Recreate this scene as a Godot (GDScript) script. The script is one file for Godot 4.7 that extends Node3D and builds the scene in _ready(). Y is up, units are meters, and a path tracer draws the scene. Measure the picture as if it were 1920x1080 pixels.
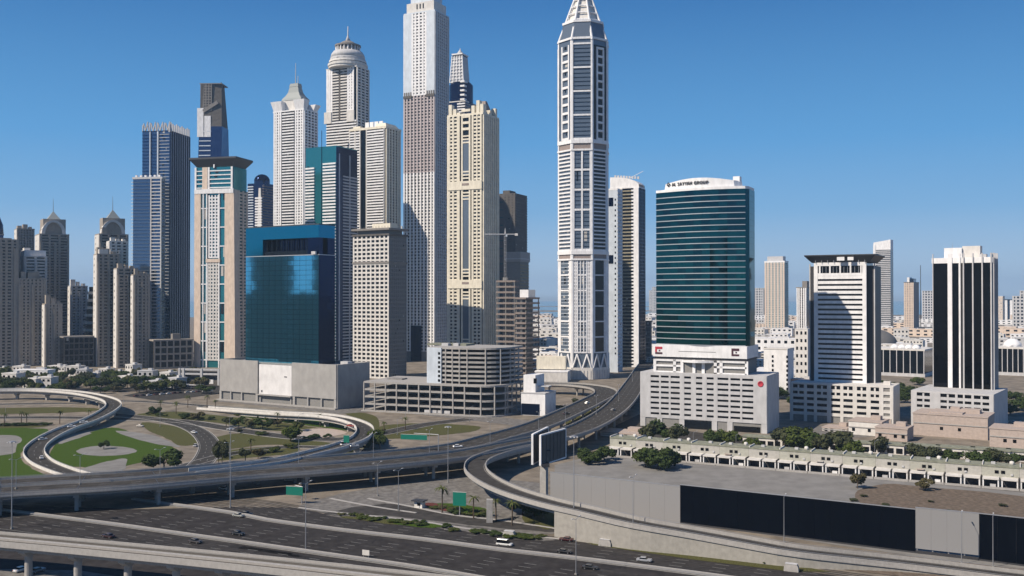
extends Node3D
# A business district of towers beside a motorway interchange, seen from 80 m up.

var M := {}
var cubes := {}
var used := {}
var rng := RandomNumberGenerator.new()

func _ready():
	rng.seed = 7
	sky_and_camera()
	materials()
	ground()
	roads()
	towers_near()
	towers_marina()
	towers_far()
	low_buildings()
	vegetation()
	street_things()

func sky_and_camera():
	var cam := Camera3D.new()
	cam.name = "camera"
	cam.position = Vector3(0, 80, 0)
	cam.rotation.x = atan(16.0 / 1800.0)
	cam.fov = rad_to_deg(2.0 * atan(540.0 / 1800.0))
	cam.near = 1.0
	cam.far = 60000.0
	add_child(cam)
	cam.current = true
	var env := Environment.new()
	env.background_mode = Environment.BG_SKY
	var sm := PanoramaSkyMaterial.new()
	# clear air: deep blue overhead, paler and greyer towards the horizon
	var keys := [[-90.0, 0.2, 0.2, 0.2], [0.0, 0.5, 0.66, 0.8], [2.0, 0.4, 0.59, 0.78], [5.0, 0.21, 0.455, 0.74], [9.0, 0.115, 0.365, 0.7], [17.0, 0.047, 0.2, 0.485], [30.0, 0.032, 0.13, 0.35], [90.0, 0.02, 0.075, 0.22]]
	var im := Image.create(8, 720, false, Image.FORMAT_RGBF)
	for y in 720:
		var e := 90.0 - (y + 0.5) * 0.25
		var k := 0
		while k < keys.size() - 2 and keys[k + 1][0] < e: k += 1
		var u: float = clampf((e - keys[k][0]) / (keys[k + 1][0] - keys[k][0]), 0.0, 1.0)
		for x in 8:
			im.set_pixel(x, y, Color(lerpf(keys[k][1], keys[k + 1][1], u), lerpf(keys[k][2], keys[k + 1][2], u) * 0.98, lerpf(keys[k][3], keys[k + 1][3], u)) * (1.0 / 1.22))
	sm.panorama = ImageTexture.create_from_image(im)
	var sky := Sky.new()
	sky.sky_material = sm
	env.sky = sky
	env.tonemap_mode = Environment.TONE_MAPPER_LINEAR
	env.tonemap_exposure = 1.22
	env.fog_enabled = true
	env.fog_density = 0.000065
	env.fog_light_color = Color(0.62, 0.74, 0.86)
	env.sdfgi_enabled = true
	env.ssao_enabled = true
	env.ssil_enabled = true
	var we := WorldEnvironment.new()
	we.name = "world_environment"
	we.environment = env
	add_child(we)
	var sun := DirectionalLight3D.new()
	sun.name = "sun"
	sun.light_energy = 1.6
	sun.light_color = Color(1.0, 0.945, 0.87)
	sun.light_angular_distance = 0.5
	sun.shadow_enabled = true
	var el := deg_to_rad(42.0)
	var d := Vector3(0.875 * cos(el), -sin(el), -0.484 * cos(el))
	sun.look_at_from_position(Vector3.ZERO, d, Vector3.UP)
	add_child(sun)

# ---------- materials ----------
func grain(seed_: int, freq: float, lo: float, hi: float, size := 512, fractal := 5, streak := 1) -> ImageTexture:
	var n := FastNoiseLite.new()
	n.seed = seed_
	n.noise_type = FastNoiseLite.TYPE_SIMPLEX_SMOOTH
	n.frequency = freq
	n.fractal_octaves = fractal
	n.fractal_gain = 0.6
	var im := n.get_seamless_image(size, size)
	im.convert(Image.FORMAT_L8)
	var by := im.get_data()
	var out := PackedByteArray()
	out.resize(size * size * 3)
	for i in size * size:
		var v := clampf((by[i] / 255.0 - 0.2) / 0.6, 0.0, 1.0)
		var g := int(255.0 * (lo + (hi - lo) * v))
		out[i * 3] = g
		out[i * 3 + 1] = g
		out[i * 3 + 2] = g
	var o := Image.create_from_data(size, size, false, Image.FORMAT_RGB8, out)
	return ImageTexture.create_from_image(o)

func mat(called: String, c: Color, rough := 0.85, metal := 0.0, tex = null, metres := 20.0, vstretch := 1.0) -> StandardMaterial3D:
	var m := StandardMaterial3D.new()
	m.resource_name = called
	m.albedo_color = c
	m.roughness = rough
	m.metallic = metal
	if metal == 0.0 and rough > 0.6: m.metallic_specular = 0.2
	if tex != null:
		m.albedo_texture = tex
		m.uv1_triplanar = true
		m.uv1_world_triplanar = true
		m.uv1_scale = Vector3(1.0 / metres, 1.0 / (metres * vstretch), 1.0 / metres)
	M[called] = m
	return m

func lin(r: float, g: float, b: float) -> Color:
	return Color(r, g, b).linear_to_srgb()

func materials():
	var t_wall := grain(3, 0.012, 0.9, 1.0)
	var t_fine := grain(11, 0.03, 0.84, 1.0)
	var t_ground := grain(5, 0.006, 0.8, 1.0, 1024, 7)
	var t_soft := grain(6, 0.006, 0.9, 1.0, 1024, 8)
	var t_tarmac := grain(9, 0.01, 0.8, 1.0, 1024, 7)
	var t_grass := grain(21, 0.02, 0.65, 1.0, 1024, 6)
	var t_glass := grain(31, 0.05, 0.55, 1.0, 512, 3)
	mat("white", lin(0.8, 0.8, 0.81), 0.7, 0, t_wall, 23.0, 3.0)
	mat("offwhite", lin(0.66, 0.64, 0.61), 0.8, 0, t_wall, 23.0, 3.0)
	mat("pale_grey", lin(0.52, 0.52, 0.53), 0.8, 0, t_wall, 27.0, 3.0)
	mat("pale_blue", lin(0.55, 0.61, 0.68), 0.55, 0, t_wall, 31.0, 3.0)
	mat("cream", lin(0.75, 0.7, 0.58), 0.8, 0, t_wall, 23.0, 3.0)
	mat("pink_beige", lin(0.68, 0.56, 0.46), 0.8, 0, t_wall, 25.0, 3.0)
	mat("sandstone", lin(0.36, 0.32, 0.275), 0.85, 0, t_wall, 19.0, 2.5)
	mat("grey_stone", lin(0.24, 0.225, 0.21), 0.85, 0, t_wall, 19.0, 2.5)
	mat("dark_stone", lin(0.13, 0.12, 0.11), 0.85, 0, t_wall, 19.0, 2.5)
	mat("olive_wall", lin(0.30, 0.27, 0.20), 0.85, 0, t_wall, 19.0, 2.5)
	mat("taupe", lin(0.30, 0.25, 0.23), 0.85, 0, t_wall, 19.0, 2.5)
	mat("concrete", lin(0.25, 0.245, 0.235), 0.9, 0, t_wall, 9.0, 1.5)
	mat("light_concrete", lin(0.38, 0.367, 0.352), 0.9, 0, t_wall, 9.0, 1.5)
	mat("dark_concrete", lin(0.15, 0.145, 0.14), 0.9, 0, t_wall, 9.0, 1.5)
	mat("podium_white", lin(0.37, 0.36, 0.347), 0.85, 0, t_wall, 41.0, 2.0)
	mat("panel_white", lin(0.74, 0.73, 0.73), 0.8, 0, t_wall, 41.0, 2.0)
	mat("villa_green", lin(0.4, 0.4, 0.35), 0.85, 0, t_wall, 13.0)
	mat("villa_pink", lin(0.44, 0.37, 0.33), 0.85, 0, t_wall, 13.0)
	mat("roof_grey", lin(0.3, 0.29, 0.28), 0.95, 0, t_ground, 17.0)
	mat("roof_green", lin(0.27, 0.28, 0.22), 0.95, 0, t_ground, 17.0)
	mat("steel", lin(0.42, 0.43, 0.45), 0.45, 0.6)
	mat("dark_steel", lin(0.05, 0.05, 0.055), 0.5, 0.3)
	mat("black", lin(0.012, 0.012, 0.014), 0.6)
	mat("red_logo", lin(0.42, 0.05, 0.07), 0.7)
	mat("dark_logo", lin(0.06, 0.02, 0.03), 0.6)
	mat("sign_green", lin(0.0, 0.15, 0.105), 0.5)
	mat("copper_green", lin(0.3, 0.33, 0.325), 0.6, 0, t_fine, 7.0)
	mat("tarmac", lin(0.046, 0.042, 0.041), 0.9, 0, t_tarmac, 60.0)
	mat("tarmac_old", lin(0.064, 0.06, 0.056), 0.92, 0, t_tarmac, 47.0)
	mat("tarmac_worn", lin(0.06, 0.056, 0.054), 0.9, 0, t_tarmac, 31.0)
	mat("curtain", lin(0.45, 0.43, 0.4), 0.9)
	mat("paving", lin(0.2, 0.19, 0.178), 0.92, 0, t_ground, 23.0)
	mat("marking", lin(0.32, 0.32, 0.31), 0.8, 0, t_fine, 3.0)
	mat("sand", lin(0.245, 0.212, 0.172), 0.95, 0, t_ground, 90.0)
	mat("lot_sand", lin(0.225, 0.219, 0.21), 0.95, 0, t_soft, 70.0)
	mat("dirt", lin(0.17, 0.135, 0.105), 0.95, 0, t_ground, 16.0)
	mat("lawn", lin(0.07, 0.12, 0.014), 0.95, 0, t_grass, 14.0)
	mat("dry_lawn", lin(0.115, 0.115, 0.042), 0.95, 0, t_grass, 14.0)
	mat("flower_red", lin(0.17, 0.06, 0.05), 0.95, 0, t_grass, 3.0)
	mat("water", lin(0.05, 0.13, 0.16), 0.15, 0.0)
	mat("hoarding_navy", lin(0.002, 0.003, 0.006), 0.95).metallic_specular = 0.1
	mat("hoarding_grey", lin(0.24, 0.24, 0.245), 0.85)
	mat("bare_block", lin(0.26, 0.22, 0.2), 0.9, 0, t_wall, 9.0, 1.5)
	mat("pink_grey", lin(0.47, 0.42, 0.42), 0.8, 0, t_wall, 23.0, 3.0)
	mat("villa_grey", lin(0.43, 0.42, 0.39), 0.85, 0, t_wall, 13.0)
	mat("tarmac_patch", lin(0.036, 0.034, 0.034), 0.9, 0, t_tarmac, 23.0)
	mat("glass_slate", Color(0.4, 0.53, 0.68), 0.12, 0.7, t_glass, 12.0)
	mat("glass_navy", Color(0.15, 0.25, 0.42), 0.1, 0.75, t_glass, 12.0)
	mat("glass_blue", Color(0.2, 0.33, 0.52), 0.1, 0.75, t_glass, 12.0)
	mat("glass_grey", Color(0.2, 0.23, 0.26), 0.15, 0.6, t_glass, 9.0)
	mat("glass_dark", Color(0.09, 0.1, 0.115), 0.15, 0.5, t_glass, 9.0)
	mat("glass_black", Color(0.1, 0.095, 0.095), 0.08, 0.7, t_glass, 40.0)
	mat("glass_teal", Color(0.25, 0.66, 0.7), 0.15, 0.6, t_glass, 12.0)
	mat("glass_sky", Color(0.4, 0.74, 0.86), 0.07, 0.95)
	mat("glass_petrol", Color(0.03, 0.46, 0.58), 0.12, 0.8)
	mat("glass_green", Color(0.05, 0.33, 0.345), 0.05, 0.95)
	mat("glass_green_deep", Color(0.04, 0.27, 0.3), 0.05, 0.95)
	mat("glass_steel", Color(0.5, 0.56, 0.63), 0.3, 0.25, t_glass, 9.0)
	mat("wall_beige", lin(0.36, 0.345, 0.315), 0.9, 0, t_wall, 12.0, 1.5)
	mat("glass_indigo", Color(0.05, 0.12, 0.25), 0.1, 0.8)
	mat("pane_a", Color(0.05, 0.055, 0.065), 0.15, 0.35)
	mat("pane_b", Color(0.1, 0.11, 0.125), 0.12, 0.45)
	mat("pane_c", Color(0.16, 0.17, 0.18), 0.2, 0.3)
	mat("bark", lin(0.12, 0.09, 0.065), 0.95, 0, t_fine, 1.5)
	mat("tyre", lin(0.015, 0.015, 0.015), 0.9)
	mat("rim", lin(0.4, 0.4, 0.42), 0.35, 0.8)
	mat("lamp_glass", lin(0.75, 0.76, 0.78), 0.2)
	mat("tail_red", lin(0.3, 0.01, 0.01), 0.3)
	var k := 0
	for c in [lin(0.042, 0.062, 0.02), lin(0.075, 0.088, 0.028), lin(0.055, 0.062, 0.032), lin(0.09, 0.08, 0.04), lin(0.06, 0.08, 0.02), lin(0.1, 0.1, 0.05)]:
		var lm := mat("leaf_%d" % k, c, 0.8)
		lm.backlight_enabled = true
		lm.backlight = Color(c.r * 0.5, c.g * 0.5, c.b * 0.4)
		lm.cull_mode = BaseMaterial3D.CULL_DISABLED
		k += 1

# ---------- building blocks ----------
func thing(called: String, label: String, cat: String, at := Vector3.ZERO, yaw := 0.0, group := "") -> Node3D:
	var o := Node3D.new()
	enter(o, called, label, cat, group)
	o.position = at
	o.rotation_degrees.y = yaw
	return o

func enter(o: Node3D, called: String, label: String, cat: String, group := "", kind := ""):
	var n: int = used.get(called, 0)
	used[called] = n + 1
	o.name = called if n == 0 else "%s_%03d" % [called, n]
	add_child(o)
	if label != "": o.set_meta("label", label)
	if cat != "": o.set_meta("category", cat)
	if group != "": o.set_meta("group", group)
	if kind != "": o.set_meta("kind", kind)

func cube(m: Material) -> BoxMesh:
	if not cubes.has(m):
		var b := BoxMesh.new()
		b.material = m
		cubes[m] = b
	return cubes[m]

func box(p: Node3D, called: String, c: Vector3, s: Vector3, m, fr := Transform3D.IDENTITY) -> MeshInstance3D:
	var n := MeshInstance3D.new()
	n.name = called
	n.mesh = cube(M[m] if m is String else m)
	n.transform = fr * Transform3D(Basis.from_scale(s), c)
	p.add_child(n, true)
	return n

func inst(p: Node3D, called: String, mesh: Mesh, tr := Transform3D.IDENTITY) -> MeshInstance3D:
	var n := MeshInstance3D.new()
	n.name = called
	n.mesh = mesh
	n.transform = tr
	p.add_child(n, true)
	return n

func sten(smooth := false) -> SurfaceTool:
	var st := SurfaceTool.new()
	st.begin(Mesh.PRIMITIVE_TRIANGLES)
	st.set_smooth_group(0 if smooth else -1)
	return st

# a, b, c, d anticlockwise seen from outside
func q4(st: SurfaceTool, a: Vector3, b: Vector3, c: Vector3, d: Vector3):
	for v in [a, c, b, a, d, c]:
		st.add_vertex(v)

func t3(st: SurfaceTool, a: Vector3, b: Vector3, c: Vector3):
	for v in [a, c, b]:
		st.add_vertex(v)

func done(p: Node3D, called: String, st: SurfaceTool, m, tr := Transform3D.IDENTITY) -> MeshInstance3D:
	st.generate_normals()
	var mesh := st.commit()
	mesh.surface_set_material(0, M[m] if m is String else m)
	return inst(p, called, mesh, tr)

func outward(pts: Array) -> Array:
	var a := 0.0
	for i in pts.size():
		var u: Vector2 = pts[i]
		var v: Vector2 = pts[(i + 1) % pts.size()]
		a += u.x * v.y - v.x * u.y
	if a > 0.0:
		var r := pts.duplicate()
		r.reverse()
		return r
	return pts

func st_loft(st: SurfaceTool, rings: Array, ys: Array, cap := true):
	var n: int = rings[0].size()
	for k in rings.size() - 1:
		for i in n:
			var j := (i + 1) % n
			var a: Vector2 = rings[k][i]
			var b: Vector2 = rings[k][j]
			var c: Vector2 = rings[k + 1][j]
			var d: Vector2 = rings[k + 1][i]
			q4(st, Vector3(a.x, ys[k], a.y), Vector3(b.x, ys[k], b.y), Vector3(c.x, ys[k + 1], c.y), Vector3(d.x, ys[k + 1], d.y))
	if cap:
		for e in [0, rings.size() - 1]:
			var pv := PackedVector2Array(rings[e])
			var tri := Geometry2D.triangulate_polygon(pv)
			for t in range(0, tri.size(), 3):
				var a := Vector3(pv[tri[t]].x, ys[e], pv[tri[t]].y)
				var b := Vector3(pv[tri[t + 1]].x, ys[e], pv[tri[t + 1]].y)
				var c := Vector3(pv[tri[t + 2]].x, ys[e], pv[tri[t + 2]].y)
				var up := (b - a).cross(c - a).y > 0.0
				if up == (e != 0): t3(st, a, b, c)
				else: t3(st, a, c, b)

func prism(p: Node3D, called: String, pts: Array, y0: float, y1: float, m, fr := Transform3D.IDENTITY) -> MeshInstance3D:
	var st := sten()
	var r := outward(pts)
	st_loft(st, [r, r], [y0, y1])
	return done(p, called, st, m, fr)

func loft(p: Node3D, called: String, rings: Array, ys: Array, m, smooth := false, fr := Transform3D.IDENTITY) -> MeshInstance3D:
	var st := sten(smooth)
	var rr := []
	for r in rings: rr.append(outward(r))
	st_loft(st, rr, ys)
	return done(p, called, st, m, fr)

func circle(r: float, n := 24, c := Vector2.ZERO, turn := 0.0) -> Array:
	var o := []
	for i in n:
		var a := turn - TAU * i / n
		o.append(c + Vector2(cos(a), sin(a)) * r)
	return o

func rect(w: float, d: float, c := Vector2.ZERO) -> Array:
	return [c + Vector2(-w / 2, -d / 2), c + Vector2(-w / 2, d / 2), c + Vector2(w / 2, d / 2), c + Vector2(w / 2, -d / 2)]

func lathe(p: Node3D, called: String, c: Vector3, prof: Array, m, n := 24, smooth := true) -> MeshInstance3D:
	var rings := []
	var ys := []
	for q in prof:
		rings.append(circle(maxf(q.x, 0.02), n))
		ys.append(q.y)
	return loft(p, called, rings, ys, m, smooth, Transform3D(Basis.IDENTITY, c))

func tube(p: Node3D, called: String, a: Vector3, b: Vector3, r0: float, r1: float, m, n := 8) -> MeshInstance3D:
	var st := sten(true)
	var d := (b - a).normalized()
	var u := d.cross(Vector3.RIGHT if absf(d.x) < 0.9 else Vector3.UP).normalized()
	var v := d.cross(u)
	for i in n:
		var e := []
		for k in [i, i + 1]:
			var g: float = TAU * k / n
			e.append(u * cos(g) + v * sin(g))
		q4(st, a + e[0] * r0, a + e[1] * r0, b + e[1] * r1, b + e[0] * r1)
	return done(p, called, st, m)

# frame of a face: x runs along it to the right as one looks at it, z points out
func frame(a: Vector2, b: Vector2) -> Transform3D:
	var x := Vector3(b.x - a.x, 0, b.y - a.y).normalized()
	return Transform3D(Basis(x, Vector3.UP, x.cross(Vector3.UP)), Vector3(a.x, 0, a.y))

func side(k: String, w: float, d: float) -> Transform3D:
	match k:
		"front": return frame(Vector2(-w / 2, d / 2), Vector2(w / 2, d / 2))
		"right": return frame(Vector2(w / 2, d / 2), Vector2(w / 2, -d / 2))
		"left": return frame(Vector2(-w / 2, -d / 2), Vector2(-w / 2, d / 2))
	return frame(Vector2(w / 2, -d / 2), Vector2(-w / 2, -d / 2))

# rows/bh/bo/bm: floor bands; cols/pw/po/pm: piers; panes: one pane per cell; xa, xb: limits
func face(t: Node3D, fr: Transform3D, w: float, y0: float, y1: float, s: Dictionary):
	var xa: float = s.get("xa", 0.0) * w
	var xb: float = s.get("xb", 1.0) * w
	var rows: int = s.get("rows", 0)
	if s.has("fh"): rows = maxi(1, roundi((y1 - y0) / s.fh))
	var bh: float = s.get("bh", 1.2)
	var bo: float = s.get("bo", 0.5)
	var cols: int = s.get("cols", 0)
	var pw: float = s.get("pw", 1.2)
	var po: float = s.get("po", bo + 0.12)
	var ext: float = s.get("ext", 0.0)
	if rows > 0:
		var dy := (y1 - y0) / rows
		for i in rows + (1 if s.get("cap", false) else 0):
			box(t, s.get("bn", "floor_band"), Vector3((xa + xb) / 2, y0 + i * dy + bh / 2, (bo - 0.05) / 2), Vector3(xb - xa + 2.0 * ext - 0.04, bh, bo + 0.05), s.get("bm", "white"), fr)
	if rows > 4 and not s.has("panes") and not str(s.get("bm", "white")).begins_with("glass"):
		# drawn blinds and pale curtains behind some of the glass
		var fy := (y1 - y0) / rows
		for j in rows:
			if rng.randf() < 0.55:
				var cw := rng.randf_range(1.2, 3.6)
				box(t, "blind", Vector3(rng.randf_range(xa + cw, maxf(xb - cw, xa + cw + 0.1)), y0 + (j + 1) * fy - (fy - bh) * 0.3, 0.02), Vector3(cw, (fy - bh) * 0.55, 0.08), ["curtain", "pane_c", "glass_grey"][rng.randi() % 3], fr)
	if cols > 0:
		for i in cols + 1:
			if s.has("skip") and i in s.skip: continue
			box(t, s.get("pn", "pier"), Vector3(clampf(xa + (xb - xa) * i / cols, xa + pw / 2 - 0.1, xb - pw / 2 + 0.1), (y0 + y1) / 2, (po - 0.04) / 2), Vector3(pw, y1 - y0 - 0.02, po + 0.04), s.get("pm", s.get("bm", "white")), fr)
	if s.has("panes"):
		var dy := (y1 - y0) / rows
		var dx := (xb - xa) / cols
		for j in rows:
			for i in cols:
				box(t, "window", Vector3(xa + dx * (i + 0.5), y0 + dy * j + bh + (dy - bh) / 2, 0.06), Vector3(dx - pw + 0.1, dy - bh + 0.1, 0.14), s.panes[rng.randi() % s.panes.size()], fr)

# a straight tower: core, faces, roof
func tower(called: String, label: String, cat: String, b: Array, h: float, o: Dictionary, group := "") -> Node3D:
	var t := thing(called, label, cat, b[0], b[1], group)
	var w: float = b[2]
	var d: float = b[3]
	var y0: float = o.get("y0", 0.0)
	prism(t, o.get("core_name", "glazing"), rect(w, d), y0, h, o.get("core", "glass_dark"))
	for k in ["front", "right", "left", "back"]:
		if o.has(k):
			var specs = o[k]
			if specs is Dictionary: specs = [specs]
			for s in specs:
				face(t, side(k, w, d), w if k in ["front", "back"] else d, s.get("y0", y0), s.get("y1", h), s)
	if o.has("base"):
		prism(t, "base_storey", rect(w + 0.8, d + 0.8), y0 - 0.0, y0 + o.base, o.get("base_mat", "pale_grey"))
	var ov: float = o.get("over", 0.7)
	prism(t, "roof_slab", rect(w + 2 * ov, d + 2 * ov), h, h + o.get("slab", 1.6), o.get("slab_mat", "white"))
	for r in o.get("plant", []):
		box(t, "plant_room", Vector3(r[0] * w, h + o.get("slab", 1.6) + r[4] / 2, r[1] * d), Vector3(r[2] * w, r[4], r[3] * d), r[5] if r.size() > 5 else o.get("slab_mat", "white"))
	return t

func spline(pts: Array, step := 6.0) -> Array:
	var o := []
	var n := pts.size()
	for i in n - 1:
		var p0: Vector3 = pts[maxi(i - 1, 0)]
		var p1: Vector3 = pts[i]
		var p2: Vector3 = pts[i + 1]
		var p3: Vector3 = pts[mini(i + 2, n - 1)]
		var k := maxi(1, int(p1.distance_to(p2) / step))
		for j in k:
			var u := float(j) / k
			o.append(p1.cubic_interpolate(p2, p0, p3, u))
	o.append(pts[n - 1])
	return o

func across(path: Array, i: int) -> Vector3:
	var a: Vector3 = path[maxi(i - 1, 0)]
	var b: Vector3 = path[mini(i + 1, path.size() - 1)]
	var d := b - a
	d.y = 0
	d = d.normalized()
	return Vector3(-d.z, 0, d.x)   # to the right of travel

# a bar of rectangular section swept along a path, between two sideways offsets and two heights
func sweep(p: Node3D, called: String, path: Array, o0: float, o1: float, y0: float, y1: float, m) -> MeshInstance3D:
	var st := sten()
	var pv := []
	for i in path.size():
		var r := across(path, i)
		var c: Vector3 = path[i]
		pv.append([c + r * o0 + Vector3.UP * y0, c + r * o1 + Vector3.UP * y0, c + r * o1 + Vector3.UP * y1, c + r * o0 + Vector3.UP * y1])
	for i in path.size() - 1:
		var a = pv[i]
		var b = pv[i + 1]
		q4(st, a[3], a[2], b[2], b[3])
		q4(st, a[1], b[1], b[2], a[2])
		q4(st, b[0], a[0], a[3], b[3])
		if y0 < y1: q4(st, b[0], b[1], a[1], a[0])
	var e = pv[0]
	var z = pv[pv.size() - 1]
	q4(st, e[0], e[1], e[2], e[3])
	q4(st, z[1], z[0], z[3], z[2])
	return done(p, called, st, m)

# flat strip, and dashes, lying on a path
func strip(p: Node3D, called: String, path: Array, o0: float, o1: float, y: float, m, dash := 0.0, gap := 0.0) -> MeshInstance3D:
	var st := sten()
	var run := 0.0
	for i in path.size() - 1:
		var a: Vector3 = path[i]
		var b: Vector3 = path[i + 1]
		var ra := across(path, i)
		var rb := across(path, i + 1)
		var l := a.distance_to(b)
		var cuts := [[0.0, 1.0]]
		if dash > 0.0:
			cuts = []
			var per := dash + gap
			var s := -fposmod(run, per)
			while s < l:
				var u0 := clampf(s / l, 0, 1)
				var u1 := clampf((s + dash) / l, 0, 1)
				if u1 > u0: cuts.append([u0, u1])
				s += per
		for c in cuts:
			var qa := a.lerp(b, c[0]) + Vector3.UP * y
			var qb := a.lerp(b, c[1]) + Vector3.UP * y
			var na := ra.lerp(rb, c[0])
			var nb := ra.lerp(rb, c[1])
			q4(st, qa + na * o0, qa + na * o1, qb + nb * o1, qb + nb * o0)
		run += l
	return done(p, called, st, m)

func sheet(called: String, pts: Array, y: float, m, kind := "structure", label := "", cat := "") -> MeshInstance3D:
	var st := sten()
	var pv := PackedVector2Array(pts)
	var tri := Geometry2D.triangulate_polygon(pv)
	for t in range(0, tri.size(), 3):
		var a := Vector3(pv[tri[t]].x, y, pv[tri[t]].y)
		var b := Vector3(pv[tri[t + 1]].x, y, pv[tri[t + 1]].y)
		var c := Vector3(pv[tri[t + 2]].x, y, pv[tri[t + 2]].y)
		if (b - a).cross(c - a).y > 0.0: t3(st, a, b, c)
		else: t3(st, a, c, b)
	st.generate_normals()
	var mesh := st.commit()
	mesh.surface_set_material(0, M[m])
	var n := MeshInstance3D.new()
	n.mesh = mesh
	enter(n, called, label, cat, "", kind)
	return n

func smooth_poly(pts: Array, k := 4) -> Array:
	var o := []
	var n := pts.size()
	var wob := RandomNumberGenerator.new()
	wob.seed = int(absf(pts[0].x) * 10.0)
	for i in n:
		for j in k:
			o.append(Vector2(wob.randf_range(-0.5, 0.5), wob.randf_range(-0.9, 0.9)) + pts[i].cubic_interpolate(pts[(i + 1) % n], pts[(i - 1 + n) % n], pts[(i + 2) % n], float(j) / k))
	return o


# ---------- ground ----------
func ground():
	var R := 16000.0
	sheet("ground", [Vector2(-R, 600), Vector2(R, 600), Vector2(R, -R), Vector2(-R, -R)], 0.0, "sand")
	sheet("sea", [Vector2(-R, -3600), Vector2(600, -3700), Vector2(2600, -4600), Vector2(R, -9000), Vector2(R, -15900), Vector2(-R, -15900)], 0.3, "water")
	sheet("island", [Vector2(-900, -5300), Vector2(200, -5000), Vector2(900, -5200), Vector2(1400, -5700), Vector2(300, -5500), Vector2(-700, -5800)], 0.5, "sand")
	sheet("island", [Vector2(-600, -7600), Vector2(1500, -7200), Vector2(1700, -7600), Vector2(-500, -8100)], 0.5, "sand")
	sheet("creek", [Vector2(1050, -1600), Vector2(1750, -1650), Vector2(1800, -1830), Vector2(1080, -1800)], 0.3, "water")
	# motorway tarmac, one wide bed
	sheet("motorway", [Vector2(-257.35,-336.4),Vector2(-241.68,-375.74),Vector2(-142.36,-361.64),Vector2(-105.32,-365.3),Vector2(-80.81,-364.38),Vector2(-61.54,-346.89),Vector2(-29.63,-334.07),Vector2(7.16,-322.88),Vector2(38.5,-301.99),Vector2(81.09,-281.44),Vector2(116.79,-263.51),Vector2(153.54,-243.15),Vector2(96.61,-153.27),Vector2(-116.95,-153.27)], 0.05, "tarmac")
	# parking ground below the railway
	sheet("parking_ground", [Vector2(-199.22,-285.32),Vector2(-126.08,-280.89),Vector2(-80.87,-260.66),Vector2(-7.45,-224.33),Vector2(-5.08,-153.27),Vector2(-106.78,-153.27)], 0.07, "paving")
	# interchange lawns
	sheet("lawn", smooth_poly([Vector2(-244.2,-419.35),Vector2(-336.01,-576.76),Vector2(-316.75,-588.51),Vector2(-291.51,-583.75),Vector2(-277.77,-576.76),Vector2(-268.88,-542.11),Vector2(-258.04,-507.79),Vector2(-241.59,-474.43),Vector2(-222.23,-445.19),Vector2(-204.24,-424.27),Vector2(-210.29,-412.17)]), 0.06, "lawn")
	sheet("lawn", smooth_poly([Vector2(-229.94,-477.57),Vector2(-241.69,-504.25),Vector2(-249.49,-534.09),Vector2(-248.45,-563.26),Vector2(-247.46,-583.75),Vector2(-239.04,-583.75),Vector2(-221.88,-563.26),Vector2(-194.13,-530.16),Vector2(-175.62,-502.49),Vector2(-175.14,-487.24),Vector2(-178.98,-462.29),Vector2(-187.59,-447.95),Vector2(-202.51,-450.75),Vector2(-216.06,-459.35)]), 0.06, "lawn")
	sheet("sand_patch", smooth_poly([Vector2(-306.78,-542.11),Vector2(-289.24,-554.6),Vector2(-274.04,-538.07),Vector2(-265.72,-515.04),Vector2(-254.38,-488.89),Vector2(-272.92,-482.35)]), 0.09, "lot_sand")
	sheet("sand_patch", smooth_poly([Vector2(-225.39,-497.3),Vector2(-225.54,-511.39),Vector2(-217.15,-515.04),Vector2(-204.11,-509.59),Vector2(-194.61,-499.02),Vector2(-194.6,-487.24),Vector2(-203.35,-482.35),Vector2(-215.5,-485.6)]), 0.09, "lot_sand")
	sheet("sand_patch", smooth_poly([Vector2(-236.2,-572.18),Vector2(-218.13,-563.26),Vector2(-197,-542.11),Vector2(-176.46,-511.39),Vector2(-189.94,-518.74),Vector2(-213.54,-542.11)]), 0.1, "lot_sand")
	sheet("sand_patch", smooth_poly([Vector2(-252.45,-534.09),Vector2(-256.38,-556.74),Vector2(-256.01,-576.76),Vector2(-245.92,-561.07),Vector2(-244.79,-538.07),Vector2(-244.92,-520.61)]), 0.1, "lot_sand")
	sheet("sand_patch", smooth_poly([Vector2(-199.27,-442.46),Vector2(-196.14,-465.26),Vector2(-190.53,-474.43),Vector2(-181.57,-452.16),Vector2(-178.43,-437.11),Vector2(-187.96,-434.48)]), 0.1, "lot_sand")
	sheet("lawn", smooth_poly([Vector2(-253.83,-655.31),Vector2(-233.34,-667.43),Vector2(-201.81,-649.41),Vector2(-170.44,-626.85),Vector2(-132.79,-598.27),Vector2(-115.2,-576.76),Vector2(-139.69,-572.18),Vector2(-176.67,-600.76),Vector2(-215.66,-626.85),Vector2(-243.18,-635.12)]), 0.06, "dry_lawn")
	sheet("lawn", smooth_poly([Vector2(-148.97,-497.3),Vector2(-130.5,-511.39),Vector2(-114.61,-511.39),Vector2(-111.02,-490.55),Vector2(-129.81,-477.57),Vector2(-142.86,-468.28),Vector2(-150.01,-474.43)]), 0.06, "dry_lawn")
	sheet("lawn", smooth_poly([Vector2(-81.31,-590.92),Vector2(-63.87,-605.8),Vector2(-43.52,-603.27),Vector2(-19.67,-590.92),Vector2(-25.2,-567.69),Vector2(-48.86,-550.37),Vector2(-72.18,-542.11)]), 0.06, "dry_lawn")
	sheet("lawn", smooth_poly([Vector2(-327.88,-590.92),Vector2(-306.68,-600.76),Vector2(-287.61,-595.8),Vector2(-292.69,-586.12),Vector2(-317.42,-583.75)]), 0.07, "dry_lawn")
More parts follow.
